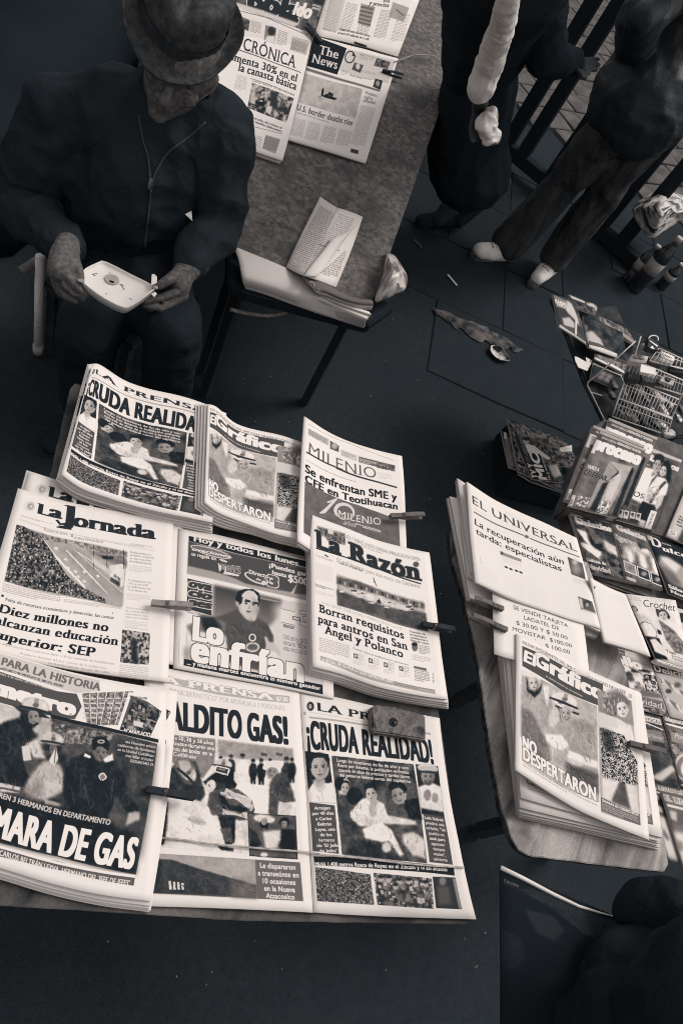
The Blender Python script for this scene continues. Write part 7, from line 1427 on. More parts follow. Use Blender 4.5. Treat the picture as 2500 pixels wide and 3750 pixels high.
# ------------------------------------------------------------------ litter
def ground_bits():
    r = empty('paper_plate', W(1830, 1290, 0), 'crushed pale foam plate lying on the dark ground', 'plate')
    bm = bmesh.new(); O = [cpt(C10, x, y) for x, y in ((183, 548), (190, 520), (215, 515), (255, 525), (290, 555), (320, 595), (327, 628), (300, 628), (262, 625), (225, 605), (200, 580))]
    c = np.mean(O, 0); rings = []
    for k, hh in ((0, .022), (.25, .006), (.6, .004)):
        rings.append([bm.verts.new(W(*(np.array(p) * (1 - k) + c * k), hh + .006 * mnoise.noise(Vector((p[0] * .1, p[1] * .1, k * 5))))) for p in O])
    n = len(O)
    for a in range(2):
        for i in range(n): bm.faces.new([rings[a][i], rings[a][(i + 1) % n], rings[a + 1][(i + 1) % n], rings[a + 1][i]])
    bm.faces.new(rings[-1]); bm_obj('dish', bm, mat('stained_foam', 196, 226, scale=30, rough=.7, L3=70, s3=30), r, True)
    bm = bmesh.new(); box((W(1818, 1272, .012)), .05, .03, .004, bm=bm); bm_obj('food_stain', bm, M['dark'], r)
    bits = [(1655, 1025, .05, .012, -.4, 'thin pale stick on the paving left of the white shoes'), (1880, 880 + 20, .0, 0, 0, '')]
    for x, y, l, wd_, a, lb in bits[:1]:
        p = W(x, y, .004); o = bm_obj('ice_cream_stick', box(p, l * 1.5, wd_ * .8, .003, Matrix.Rotation(a, 3, 'Z')), M['tube'], None); tag(o, lb, 'stick')
    p = W(1530, 893, .004); tag(bm_obj('paper_scrap', box(p, .06, .010, .003, Matrix.Rotation(-.3, 3, 'Z')), M['shelf'], None), 'pale strip of paper at the foot of the dark coated person', 'scrap')
    rr = random.Random(5); bm = bmesh.new()
    for _ in range(90):
        x, y = rr.uniform(350, 1800), rr.uniform(1150, 2200) if rr.random() < .85 else rr.uniform(3300, 3700); p = W(x, y, .0); s_ = rr.uniform(.001, .003)
        box((p[0], p[1], .002), s_, s_ * rr.uniform(.5, 1.5), .002, Matrix.Rotation(rr.uniform(0, 3), 3, 'Z'), bm=bm)
    tag(bm_obj('ground_specks', bm, mat('pale_grit', 110, 190, scale=50), None), 'tiny pale grit scattered over the dark ground', 'grit', kind='stuff')
ground_bits()
# ------------------------------------------------------------------ steel railing
def railing(name, base_pts, zb, zt, posts, wd, label, foot=True):
    """upright flat bars standing on a low rail"""
    A, B = W(*base_pts[0], zb), W(*base_pts[1], zb); d = B - A; d[2] = 0; ln = np.linalg.norm(d); d = d / ln; ang = math.atan2(d[1], d[0])
    r = empty(name, ((A + B) / 2) * (1, 1, 0), label, 'railing')
    R_ = Matrix.Rotation(ang, 3, 'Z')
    c = (A + B) / 2; bm_obj('bottom_rail', box((c[0], c[1], zb), ln, wd, .07, R_, bevel=.004), M['black'], r)
    bm_obj('top_rail', box((c[0], c[1], zt), ln, wd, .06, R_, bevel=.004), M['black'], r)
    for (x, y) in posts:
        p = W(x, y, zb); t = (p - A).dot(d); q = A + d * t
        bm_obj('bar', box((q[0], q[1], (zt + zb) / 2), wd, wd * .8, zt - zb, R_, bevel=.003), M['black'], r)
    for q in (A, B): bm_obj('foot', box((q[0], q[1], zb / 2), .1, .1, zb, R_), M['black'], r)
    return r
railing('railing', ((1850, 535), (2013, 672)), .09, 1.5, [(1850, 535), (1905, 580), (2005, 665)], .075, 'dark steel railing section behind the man in a white sleeve')
railing('railing', ((2190, 835), (2330, 960)), .05, 1.5, [(2195, 835), (2262, 900)], .08, 'dark steel railing section at the right edge behind the striding person')
# ------------------------------------------------------------------ bottles and striped bag on the ground, right
C3x = (1600, 0, 1.742)
M['pet'] = mat('dark_soda_bottle', 36, 70, scale=14, rough=.15, spec=.5, lo=.4, hi=.8); M['pet2'] = mat('clear_water_bottle', 44, 110, scale=30, rough=.1, spec=.6, lo=.45, hi=.75, bump=.8, bscale=40)
M['blab'] = mat('bottle_label', 150, 176, scale=20, rough=.6); M['cap'] = mat('bottle_cap', 170, 190, rough=.5)
def bottle(base, top, r, mk, label, lab=True, text=None):
    zb = W(base[0], base[1], 0); 
    r_ = empty('bottle', zb, label, 'bottle')
    # standing on the ground at zb; height from the photo's cap position
    zt = min(np.linspace(.12, .6, 97), key=lambda z: abs(prj((zb[0], zb[1], z))[1] - top[1]))
    prof = [(0, .9), (.02, 1), (.3, 1), (.34, .94), (.38, 1), (.62, 1), (.75, .82), (.85, .45), (.9, .36), (.93, .36)]
    def lathe(pr, nm, m):
        bm = bmesh.new(); rings = [[bm.verts.new((zb[0] + rr_ * math.cos(k * .393), zb[1] + rr_ * math.sin(k * .393), z_)) for k in range(16)] for z_, rr_ in pr]
        for a in range(len(rings) - 1):
            for k in range(16): bm.faces.new([rings[a][k], rings[a][(k + 1) % 16], rings[a + 1][(k + 1) % 16], rings[a + 1][k]])
        bm.faces.new(rings[0][::-1]); bm.faces.new(rings[-1]); return bm_obj(nm, bm, m, r_, True)
    lathe([(t * zt, f * r) for t, f in prof], 'body', M[mk])
    if lab: lathe([(zt * .36, r * 1.015), (zt * .58, r * 1.015)], 'label_band', M['blab'])
    lathe([(zt * .925, r * .42), (zt, r * .42), (zt * 1.003, r * .36)], 'cap', M['cap']); return r_
def prj(p):
    c = CAMR.T @ (np.array(p, float) - CAMP); return (PCX - FPX * c[0] / c[2], PCY + FPX * c[1] / c[2])
bottle(cpt(C3x, 1250, 1840), cpt(C3x, 1500, 1515), .048, 'pet', 'tall dark soda bottle with a pale label among three by the striped bag')
bottle(cpt(C3x, 1210, 1790), cpt(C3x, 1385, 1565), .04, 'pet2', 'clear ribbed bottle left of the tall soda bottle')
bottle(cpt(C3x, 1420, 1830), cpt(C3x, 1520, 1685), .036, 'pet', 'small dark bottle right of the tall soda bottle')
M['stripe'] = mat('striped_plastic', 62, 226, scale=9, stretch=(.5, 1.4, 4), rough=.4, spec=.3, bump=.5, bscale=12, lo=.42, hi=.52, distort=.3, bdist=.02)
BG = Plane((0, 0, .32), (0, 0, 1))
cloth_poly('shopping_bag', 'film', C3x, [(1245, 1330), (1300, 1270), (1400, 1222), (1500, 1225), (1568, 1250), (1640, 1290), (1640, 1380), (1560, 1400), (1450, 1470), (1372, 1510), (1300, 1440)], (1430, 1350), BG, .0, .16, M['stripe'], 'pale plastic bag with swirled print standing in the shadow at right', 'bag', amp=.035, freq=9)
# ------------------------------------------------------------------ people
def grow(name, prims, m, parent, voxel=.006, smooth=4, fold=0.0, freq=9, seed=0, stretch=(1, 1, 1), fine=0.0):
    """one continuous skin grown over tapered limbs"""
    bm = bmesh.new()
    for pr in prims:
        if pr[0] == 'e':
            nb = bmesh.new(); bmesh.ops.create_icosphere(nb, subdivisions=3, radius=1)
            R_ = pr[3].to_4x4() if len(pr) > 3 and pr[3] is not None else Matrix.Identity(4)
            bmesh.ops.transform(nb, matrix=Matrix.Translation(Vector([float(q) for q in pr[1]])) @ R_ @ Matrix.Diagonal((*pr[2], 1)), verts=nb.verts); join(bm, nb)
        else:
            P = pr[1]
            for (a, ra), (b, rb) in zip(P[:-1], P[1:]):
                nb = bmesh.new()
                for c, r in ((a, ra), (b, rb)):
                    g = bmesh.ops.create_icosphere(nb, subdivisions=2, radius=r); bmesh.ops.translate(nb, verts=g['verts'], vec=Vector([float(q) for q in c]))
                h = bmesh.ops.convex_hull(nb, input=nb.verts)
                dead = [e for e in h['geom_interior'] + h['geom_unused'] if isinstance(e, bmesh.types.BMVert)]
                bmesh.ops.delete(nb, geom=list(set(dead)), context='VERTS'); join(bm, nb)
    if parent is not None: bmesh.ops.translate(bm, verts=bm.verts, vec=-Vector(parent.location))
    me = bpy.data.meshes.new(name); bm.to_mesh(me); bm.free()
    t = bpy.data.objects.new('tmp', me); COL.objects.link(t)
    md = t.modifiers.new('r', 'REMESH'); md.mode = 'VOXEL'; md.voxel_size = voxel
    if smooth: ms = t.modifiers.new('s', 'SMOOTH'); ms.iterations = smooth; ms.factor = .5
    bpy.context.view_layer.update(); dg = bpy.context.evaluated_depsgraph_get()
    m2 = bpy.data.meshes.new_from_object(t.evaluated_get(dg)); bpy.data.objects.remove(t); m2.name = name
    if fold or fine:
        n = len(m2.vertices); co = np.empty(n * 3, np.float32); no = np.empty(n * 3, np.float32)
        m2.vertices.foreach_get('co', co); m2.vertex_normals.foreach_get('vector', no); co = co.reshape(-1, 3); no = no.reshape(-1, 3)
        d = np.zeros(n)
        for i in range(n):
            v = Vector((co[i] * np.array(stretch)).tolist()) * freq + Vector((seed, 0, 0))
            a = mnoise.noise(v); b = mnoise.noise(v * 2.1 + Vector((5, 2, 1)))
            d[i] = fold * ((1 - 2.2 * abs(a)) + .45 * (1 - 2.2 * abs(b))) + (fine * mnoise.noise(v * 7) if fine else 0)
        co += no * d[:, None].astype(np.float32); m2.vertices.foreach_set('co', co.ravel()); m2.update()
    return link(name, m2, m, parent, True)
def V(*a): return np.array(a, float)
def person(loc, label):
    return empty('person', loc, label, 'person')
C6h = (150, 850, 2.412)
hz = lambda x, y, z: W(*cpt(C6h, x, y), z)
# --- the seated man
Z = .05
vt = -ray(690, 120); vt /= np.linalg.norm(vt)
rt_, up_ = CAMR[:, 0], CAMR[:, 1]
imd = .42 * rt_ + .90 * up_; imd = imd - imd.dot(vt) * vt; imd /= np.linalg.norm(imd)
th = math.radians(44)
U = math.cos(th) * vt + math.sin(th) * imd; U /= np.linalg.norm(U)
Fw = math.sin(th) * vt - math.cos(th) * imd; X = np.cross(Fw, U)          # X: towards the right of the picture
if X.dot(rt_) < 0: X = -X
brim = DP(668, 62, 1.46)
hc = brim - U * .088 + X * .004 + Fw * .034
tf = math.radians(60); U2 = math.cos(tf) * vt + math.sin(tf) * imd; F2 = math.sin(tf) * vt - math.cos(tf) * imd
hc = DP(676, 212, 1.52)
HR = Matrix([list(X), list(-F2), list(U2)]).transposed()                    # local x right, -y forward, z up
def hp(x, f, u): return hc + X * x + F2 * f + U2 * u
neck = DP(590, 430, 1.62)
man = person(W(480, 1000, .0), 'seated man in a felt hat and dark zip jacket looking down at a foam tray')
shR, elR, wrR = DP(800, 480, 1.68), DP(800, 815, 1.86), DP(700, 975, 1.74)
shL, elL, wrL = DP(240, 420, 1.66), DP(70, 740, 1.80), DP(238, 905, 1.68)
chest, belly, pelv = DP(520, 640, 1.80), DP(490, 820, 1.94), DP(470, 940, 2.04)
knR, knL = DP(635, 1200, 1.78), DP(320, 1215, 1.78)
ftR, ftL = V(knR[0] + .02, knR[1] + .05, .07), V(knL[0] - .02, knL[1] + .05, .07)
wz = .69
hA = [(wrR, .026), (hz(1350, 300, .705), .026), (hz(1262, 370, .70), .030)]
handA = [('c', hA), ('c', [(hz(1262, 370, .70), .029), (hz(1235, 470, .69), .022)]), ('c', [(hz(1250, 420, .695), .026), (hz(1255, 520, .68), .015)]),
         ('c', [(hz(1225, 350, .712), .016), (hz(1125, 425, .712), .0125), (hz(1050, 470, .700), .0105), (hz(1000, 488, .692), .0085)]),
         ('c', [(hz(1262, 505, .685), .0135), (hz(1160, 545, .678), .0105), (hz(1060, 580, .668), .0095), (hz(915, 612, .660), .0075)]),
         ('c', [(hz(1262, 560, .668), .0130), (hz(1170, 620, .655), .0100), (hz(1060, 672, .648), .0092), (hz(920, 650, .645), .0075)]),
         ('c', [(hz(1240, 590, .652), .0120), (hz(1150, 655, .638), .0095), (hz(1070, 690, .630), .0088), (hz(960, 680, .628), .007)]),
         ('c', [(hz(1225, 600, .640), .0105), (hz(1160, 660, .622), .0085), (hz(1090, 690, .612), .0078), (hz(1010, 690, .612), .0065)])]
handB = [('c', [(wrL, .027), (hz(240, 110, .715), .028), (hz(205, 220, .71), .033)]), ('c', [(hz(205, 220, .71), .033), (hz(165, 330, .70), .029)]), ('c', [(hz(250, 170, .712), .026), (hz(240, 330, .70), .018)]),
         ('c', [(hz(285, 215, .715), .0145), (hz(325, 320, .708), .0120), (hz(345, 385, .700), .0105), (hz(352, 432, .695), .0085)]),
         ('c', [(hz(215, 340, .700), .0135), (hz(270, 430, .695), .0108), (hz(330, 490, .685), .0096), (hz(405, 560, .672), .0076)]),
         ('c', [(hz(175, 360, .690), .0132), (hz(220, 470, .680), .0105), (hz(280, 530, .670), .0094), (hz(385, 590, .660), .0076)]),
         ('c', [(hz(140, 350, .680), .0125), (hz(165, 480, .665), .0100), (hz(215, 560, .652), .0090), (hz(310, 615, .645), .0074)]),
         ('c', [(hz(110, 330, .672), .0110), (hz(125, 450, .652), .0090), (hz(160, 530, .640), .0080), (hz(235, 590, .632), .0068)])]
head = [('e', hc, (.076, .096, .105), HR), ('c', [(hp(0, .035, -.035), .062), (hp(0, .062, -.098), .030)]), ('e', hp(0, .02, -.05), (.064, .07, .075), HR),
        ('c', [(hp(0, .096, -.005), .010), (hp(0, .120, -.038), .013)]), ('e', hp(-.013, .105, -.042), (.010, .011, .008), HR), ('e', hp(.013, .105, -.042), (.010, .011, .008), HR),
        ('c', [(hp(-.032, .082, .012), .013), (hp(.032, .082, .012), .013)]), ('c', [(hp(-.018, .088, -.068), .0075), (hp(.018, .088, -.068), .0075)]), ('c', [(hp(-.015, .086, -.078), .008), (hp(.015, .086, -.078), .008)]),
        ('e', hp(-.040, .068, -.030), (.022, .02, .02), HR), ('e', hp(.040, .068, -.030), (.022, .02, .02), HR), ('e', hp(0, .078, -.105), (.022, .018, .016), HR),
        ('e', hp(-.078, -.005, -.02), (.008, .018, .03), HR), ('e', hp(.078, -.005, -.02), (.008, .018, .03), HR),
        ('c', [(hp(0, -.02, -.06), .055), (neck, .06), (chest * .5 + neck * .5, .09), (chest, .12), (belly, .12), (pelv, .12)]),
        ('c', [(neck, .05), (shR, .05), (elR, .035), (wrR, .026)]), ('c', [(neck, .05), (shL, .05), (elL, .035), (wrL, .026)]),
        ('c', [(pelv, .10), (knR, .05), (ftR, .035)]), ('c', [(pelv, .10), (knL, .05), (ftL, .035)])]
M['skin'] = mat('brown_skin', 80, 112, scale=110, rough=.6, spec=.15, bump=.7, bscale=120, bdist=.003)
grow('body', head + handA + handB, M['skin'], man, .0034, 2, fold=.0005, freq=60, fine=.0004)
pk = hz(1000, 482, .703)
for q, a in ((hz(1008, 484, .7015), 1), (hz(355, 428, .7045), 2)):
    nb = bmesh.new(); bmesh.ops.create_icosphere(nb, subdivisions=2, radius=1); bmesh.ops.transform(nb, matrix=Matrix.Translation(Vector(q.tolist())) @ Matrix.Rotation(.3 * a, 4, 'Z') @ Matrix.Diagonal((.0085, .0065, .0028, 1)), verts=nb.verts); bm_obj('nail', nb, mat('finger_nail', 150, 170, rough=.4, spec=.3), man, True)
jk = [('c', [(DP(600, 400, 1.64), .10), (DP(560, 520, 1.72), .15), (chest, .175), (belly, .18), (pelv, .17)]), ('c', [(DP(640, 430, 1.66), .09), (shR, .085), ((shR + elR) / 2, .075), (elR, .064), ((elR + wrR) / 2, .058), (wrR * .92 + elR * .08, .044), (wrR, .036)]),
      ('c', [(DP(480, 420, 1.66), .10), (shL, .09), ((shL + elL) / 2, .08), (elL, .068), ((elL + wrL) / 2, .060), (wrL * .92 + elL * .08, .046), (wrL, .037)]), ('c', [(DP(360, 560, 1.78), .14), (DP(690, 600, 1.80), .13)]), ('c', [(DP(400, 800, 1.92), .15), (DP(620, 800, 1.92), .14)])]
grow('jacket', jk, M['jacket'], man, .0065, 2, fold=.012, freq=8, seed=3, stretch=(1, 1, .9), fine=.0008)
grow('trousers', [('c', [(pelv, .15), (knR, .078), (ftR + (0, 0, .03), .062)]), ('c', [(pelv, .15), (knL, .078), (ftL + (0, 0, .03), .062)])], M['dark'], man, .01, 5, fold=.006, freq=9, seed=9)
for f_ in (ftR, ftL): grow('shoe', [('c', [(f_ + (0, .02, -.02), .045), (f_ + (0, -.13, -.03), .036)])], M['black'], man, .006, 3)
from mathutils.bvhtree import BVHTree
jo = [c for c in man.children if c.name.startswith('jacket')][0]
bv = BVHTree.FromPolygons([v.co + Vector(man.location) for v in jo.data.vertices], [tuple(p_.vertices) for p_ in jo.data.polygons])
def onto(x, y, off=.002):
    d = Vector(ray(x / 1.568, y / 1.568).tolist()).normalized(); h = bv.ray_cast(Vector((0, 0, EYE)), d)
    return h[0] + h[1] * off if h[0] is not None else None
def seam(nm, pts, r, m):
    P = [q for q in (onto(x, y) for x, y in spline(pts, 26)) if q is not None]
    if len(P) > 2: bm = bmesh.new(); tube(P, r, bm, 6); bm_obj(nm, bm, m, man, True)
M['seam'] = mat('jacket_piping', 66, 84, scale=300, rough=.8)
seam('zip', [(800, 660), (822, 800), (850, 900), (862, 1010), (864, 1080)], .0026, M['seam'])
seam('zip', [(1180, 700), (1090, 780), (960, 880), (890, 1000), (868, 1080)], .0026, M['seam'])
seam('zip', [(866, 1080), (850, 1250), (830, 1430)], .0026, M['seam'])
seam('zip_puller', [(868, 1022), (862, 1050), (855, 1080)], .0045, M['steel'])
for (w_, e_) in ((wrR, elR), (wrL, elL)):
    d_ = (e_ - w_) / np.linalg.norm(e_ - w_); bm = bmesh.new(); tube([w_ - d_ * .006, w_ + d_ * .012, w_ + d_ * .04, w_ + d_ * .05], [.034, .041, .043, .036], bm, 20); bm_obj('cuff', bm, M['band'], man, True)
# glasses
bm = bmesh.new(); lens = []
for sx in (-1, 1):
    tube([hp(sx * .033 + .025 * math.cos(a), .112 - .006 * abs(math.cos(a)) * (1 if math.cos(a) * sx > 0 else 0), -.008 + .018 * math.sin(a)) for a in np.linspace(0, 6.283, 17)], .0007, bm, 6)
    tube([hp(sx * .058, .108, -.002), hp(sx * .078, .04, -.002), hp(sx * .084, -.01, -.004)], .0009, bm, 6)
tube([hp(-.009, .113, -.004), hp(0, .117, 0), hp(.009, .113, -.004)], .0011, bm, 6)
bm_obj('glasses_frame', bm, mat('thin_metal_frame', 70, 90, rough=.3, spec=.6, metal=.5), man, True)
# hat: pinched crown, ribbon, down turned brim
def hatpt(x, y, z):
    return brim + X * x - Fw * y * 1.0 + U * z
bm = bmesh.new(); NS = 48; rings = []
prof = [(1.52, -.004), (1.535, .001), (1.50, .0035), (1.38, -.006), (1.2, -.010), (1.06, -.006), (1.0, .004), (.985, .03), (.955, .065), (.91, .095), (.80, .112), (.60, .112), (.35, .106), (.12, .104)]
for r_, z_ in prof:
    ring = []
    for k in range(NS):
        a = 2 * math.pi * k / NS; ca_, sa_ = math.cos(a), math.sin(a)
        rx, ry = (.093 * r_, .108 * r_)
        if r_ > 1.05: rx, ry = .093 + (r_ - 1) * .066, .108 + (r_ - 1) * .08
        x, y, z = rx * ca_, ry * sa_, z_
        if r_ > 1.05: z += .030 * (r_ - 1) * 2 * ca_ ** 2 - .022 * (r_ - 1) * 2 * max(0, -sa_) + .004 * mnoise.noise(Vector((x * 9, y * 9, 1)))
        if z_ > .05:
            z -= .034 * math.exp(-((x / .026) ** 2)) * (1 - .3 * (y > 0)) * min(1, (z_ - .05) / .05)           # centre crease
            z += .010 * max(0, sa_) * (z_ > .08)
            fr = max(0, -y / .115); pin = .020 * fr * math.exp(-((abs(ca_) - .62) / .3) ** 2) * min(1, (z_ - .04) / .06)
            x -= math.copysign(pin, x)
        x += .003 * mnoise.noise(Vector((x * 14, y * 14, z * 14))); z += .003 * mnoise.noise(Vector((x * 12 + 4, y * 12, z * 12)))
        ring.append(bm.verts.new(hatpt(x, y, z)))
    rings.append(ring)
for i in range(len(rings) - 1):
    for k in range(NS): bm.faces.new([rings[i][k], rings[i][(k + 1) % NS], rings[i + 1][(k + 1) % NS], rings[i + 1][k]])
bm.faces.new(rings[-1]); 
und = [bm.verts.new(v.co - Vector((U * .004).tolist())) for v in rings[0]]; inn = [bm.verts.new(hatpt(.092 * math.cos(2 * math.pi * k / NS), .107 * math.sin(2 * math.pi * k / NS), -.008)) for k in range(NS)]
for k in range(NS):
    bm.faces.new([und[k], und[(k + 1) % NS], rings[0][(k + 1) % NS], rings[0][k]]); bm.faces.new([inn[k], inn[(k + 1) % NS], und[(k + 1) % NS], und[k]])
bmesh.ops.recalc_face_normals(bm, faces=bm.faces)
hat = bm_obj('hat', bm, M['felt'], man, True); sm = hat.modifiers.new('s', 'SUBSURF'); sm.levels = 1; sm.render_levels = 2
bm = bmesh.new(); r1, r2_ = [], []
for k in range(96):
    a = 2 * math.pi * k / 96; cr_ = 1.012 + .012 * math.sin(k * 1.9) * (1 if k % 3 else .3); w_ = .002 * mnoise.noise(Vector((k * .6, 0, 0)))
    r1.append(bm.verts.new(hatpt(.093 * cr_ * math.cos(a), .108 * cr_ * math.sin(a), .004 + w_))); r2_.append(bm.verts.new(hatpt(.092 * cr_ * math.cos(a + .02), .107 * cr_ * math.sin(a + .02), .034 + w_ * 2)))
for k in range(96): bm.faces.new([r1[k], r1[(k + 1) % 96], r2_[(k + 1) % 96], r2_[k]])
hb = bm_obj('hat_band', bm, M['band'], hat, True, world=False)
for v in hb.data.vertices: v.co = v.co - Vector(man.location)
hair = [('e', hp(0, -.03, -.03), (.080, .085, .07), HR)]
grow('hair', hair, mat('grey_hair', 44, 70, scale=80, rough=.9), man, .005, 2, fold=.002, freq=40)
# foam tray held in both hands
def tray_obj():
    zt = .70; O = [(350, 430), (372, 340), (500, 270), (575, 263), (800, 375), (985, 468), (1005, 500), (800, 650), (700, 655), (520, 560)]
    S_ = spline([(x, y) for x, y in O] + [O[0]], 40)[:-1]; c = np.mean(S_, 0)
    r = empty('foam_tray', W(*cpt(C6h, *c), zt - .024), 'white foam food tray held by the seated man', 'tray')
    bm = bmesh.new(); lv = [(1.0, 0.0), (.99, .0015), (.975, -.0005), (.955, -.006), (.93, -.008), (.4, -.008)]; rings = []
    for k, dz in lv: rings.append([bm.verts.new(hz(*(c + (p - c) * k), zt) + V(0, 0, dz)) for p in S_])
    bot = [[bm.verts.new(hz(*(c + (p - c) * k), zt) + V(0, 0, dz)) for p in S_] for k, dz in ((.99, -.004), (.95, -.022), (.5, -.024))]
    n = len(S_)
    for a in range(len(rings) - 1):
        for i in range(n): bm.faces.new([rings[a][i], rings[a][(i + 1) % n], rings[a + 1][(i + 1) % n], rings[a + 1][i]])
    bm.faces.new(rings[-1])
    for a in range(2):
        for i in range(n): bm.faces.new([bot[a][(i + 1) % n], bot[a][i], bot[a + 1][i], bot[a + 1][(i + 1) % n]])
    for i in range(n): bm.faces.new([rings[0][(i + 1) % n], rings[0][i], bot[0][i], bot[0][(i + 1) % n]])
    bm.faces.new(bot[-1][::-1]); bmesh.ops.recalc_face_normals(bm, faces=bm.faces); bm_obj('dish', bm, M['white'], r, True)
    bm = bmesh.new(); q = hz(628, 425, .6925); tube([q, q + V(0, 0, .004)], .0165, bm, 20); st_ = bm_obj('round_sticker', bm, mat('grey_sticker', 170, 196, scale=60), r)
    bm_obj('sticker_mark', box(hz(627, 437, .6975), .010, .006, .001, Matrix.Rotation(.5, 3, 'Z')), M['dark'], r)
    for x, y, l, a in ((485, 368, .010, 1), (470, 380, .008, .2), (612, 360, .003, 0), (715, 465, .010, .5), (725, 490, .014, -.4), (793, 590, .006, .3), (580, 545, .003, 1)):
        bm_obj('crumb', box(hz(x, y, .6925), l, .0014, .001, Matrix.Rotation(a, 3, 'Z')), M['pindark'], r)
    bm_obj('torn_flap', prism([hz(*p, .715) for p in ((980, 370), (1003, 368), (1027, 392), (1026, 445), (975, 465), (978, 400))], (0, 0, 1), .003, bevel=.0008), M['white'], r)
    bm_obj('torn_corner', prism([hz(*p, .694) for p in ((975, 545), (1010, 525), (1027, 540), (1003, 572))], (0, 0, 1), .003, bevel=.0008), M['white'], r)
tray_obj()
tag(bm_obj('paper_scrap', prism([DP(x, y, 1.60) for x, y in ((678, 784), (702, 772), (705, 810))], -ray(690, 790), .002), M['whitecloth'], None), 'tiny white paper triangle caught in the fold of the seated man jacket', 'scrap')
tag(bm_obj('paper_scrap', prism([W(x, y, .30) for x, y in ((566, 1272), (570, 1262), (576, 1268), (576, 1292), (568, 1282))], (0, 0, 1), .002), M['whitecloth'], None), 'small white sliver by the seated man knee', 'scrap')
# white tubular frame of his walking aid
st = empty('walking_frame', W(140, 1290, 0), 'white painted tubular frame standing beside the seated man', 'frame')
g = W(140, 1290, 0)
bm = bmesh.new(); tube([g + V(0, 0, .03), g + V(0, 0, .405)], .0135, bm, 14); bm_obj('upright', bm, M['tube'], st, True)
bm = bmesh.new(); tube([g + V(0, 0, 0), g + V(0, 0, .036)], .0165, bm, 14); bm_obj('rubber_foot', bm, M['cap'], st, True)
bm = bmesh.new(); tube([W(78, 992, .35), W(150, 945, .38)], .0125, bm, 12); bm_obj('crossbar', bm, mat('chipped_grey_paint', 110, 140, scale=30, rough=.5), st, True)
bm = bmesh.new(); tube([W(255, 925, .42), W(350, 945, .42), W(512, 978, .42)], .012, bm, 12); bm_obj('crossbar', bm, mat('chipped_grey_paint2', 104, 130, scale=30, rough=.5), st, True)
bm = bmesh.new(); tube([W(512, 978, .42), W(512, 978, .42) * (1, 1, 0)], .0115, bm, 10); bm_obj('upright', bm, M['dark'], st, True)
stl = empty('stool', W(470, 940, 0) * (1, 1, 0) + V(0, .15, 0), 'low dark stool hidden beneath the seated man', 'stool')
sp = pelv * (1, 1, 0) + V(0, 0, .30)
bm_obj('seat', box(sp, .34, .34, .03, bevel=.006), M['pindark'], stl)
for sx in (-1, 1):
    for sy in (-1, 1): bm_obj('leg', box(sp + V(sx * .14, sy * .14, -.155), .03, .03, .29), M['pindark'], stl)
# dark tarpaulin draped over a crate behind the man
tb = [W(x, y, 0.45) for x, y in ((-250, 60), (420, -260), (520, 150), (330, 330), (60, 520), (-260, 560))]
bx = bmesh.new(); prism(tb, (0, 0, 1), .44, bx); bmesh.ops.subdivide_edges(bx, edges=bx.edges, cuts=6, use_grid_fill=True)
bmesh.ops.triangulate(bx, faces=bx.faces)
for v in bx.verts: v.co += Vector((.03 * mnoise.noise(v.co * 5), .03 * mnoise.noise(v.co * 5 + Vector((3, 1, 2))), .02 * mnoise.noise(v.co * 7)))
o = bm_obj('tarpaulin', bx, mat('dark_tarpaulin', 37, 41, scale=8, rough=.95, spec=.0, bump=.3, bscale=14, bdist=.02), None, True); tag(o, 'dark tarpaulin over a crate in the top left corner behind the man', 'tarpaulin')

# --- person in a dark coat with one white sleeve, cut by the top edge
C3 = (1600, 0, 1.742)
c3 = lambda x, y, z: W(*cpt(C3, x, y), z)
pB = person(W(1700, 800, 0), 'person in a long dark coat with one white sleeve, holding a crumpled plastic bag')
tB, wB, hB = W(1840, -60, 1.26), W(1760, 230, .92), W(1715, 520, .60)
body = [('c', [(W(1990, -330, 1.62), .09), (W(1935, -200, 1.45), .06), (tB, .12), (wB, .12), (hB, .10)]), ('c', [(tB, .10), (W(1895, -90, 1.22), .05), (c3(440, 60, 1.38), .012), (c3(325, 400, 1.18), .018), (c3(285, 560, 1.12), .022), (c3(270, 700, 1.02), .026)]),
        ('c', [(tB, .10), (W(1960, -40, 1.28), .05), (W(1985, 195, 1.10), .040), (W(2095, 228, 1.08), .026), (W(2120, 238, 1.08), .030)])]
for (x0, y0, x1, y1, x2, y2, r_) in ((2128, 226, 2160, 218, 2190, 218, .010), (2130, 236, 2162, 234, 2192, 238, .010), (2130, 250, 2158, 252, 2184, 256, .0095), (2126, 262, 2140, 268, 2156, 270, .009), (2110, 258, 2126, 278, 2144, 286, .010)):
    body.append(('c', [(W(x0, y0, 1.08), r_ * 1.15), (W(x1, y1, 1.08), r_), (W(x2, y2, 1.07), r_ * .8)]))
for k in range(4):
    body.append(('c', [(c3(240 + k * 14, 740 + k * 8, 1.01), .012), (c3(215 + k * 20, 830 + k * 6, 1.00), .009), (c3(225 + k * 18, 905 - k * 6, 1.0), .007)]))
body.append(('c', [(c3(285, 720, 1.02), .012), (c3(292, 790, 1.02), .009), (c3(288, 840, 1.015), .007)]))
body += [('c', [(hB, .09), (W(1690, 790, .08) + V(.08, 0, .25), .055), (W(1690, 800, .07), .04)]), ('c', [(hB, .09), (W(1640, 790, .08) + V(0, .05, .25), .055), (W(1610, 800, .07), .04)])]
grow('body', body, mat('dark_skin', 54, 70, scale=40, rough=.6, spec=.1), pB, .006, 3)
grow('coat', [('c', [(W(1900, -160, 1.42), .15), (tB, .17), (wB, .135), (hB, .165), (W(1725, 620, .50), .17)]), ('c', [(W(1925, -120, 1.36), .10), (W(1960, -20, 1.26), .085), (W(1990, 190, 1.10), .066), (W(2040, 215, 1.09), .052), (W(2092, 228, 1.08), .040)])], M['dark'], pB, .009, 3, fold=.012, freq=6, seed=5, stretch=(1, 1, .35))
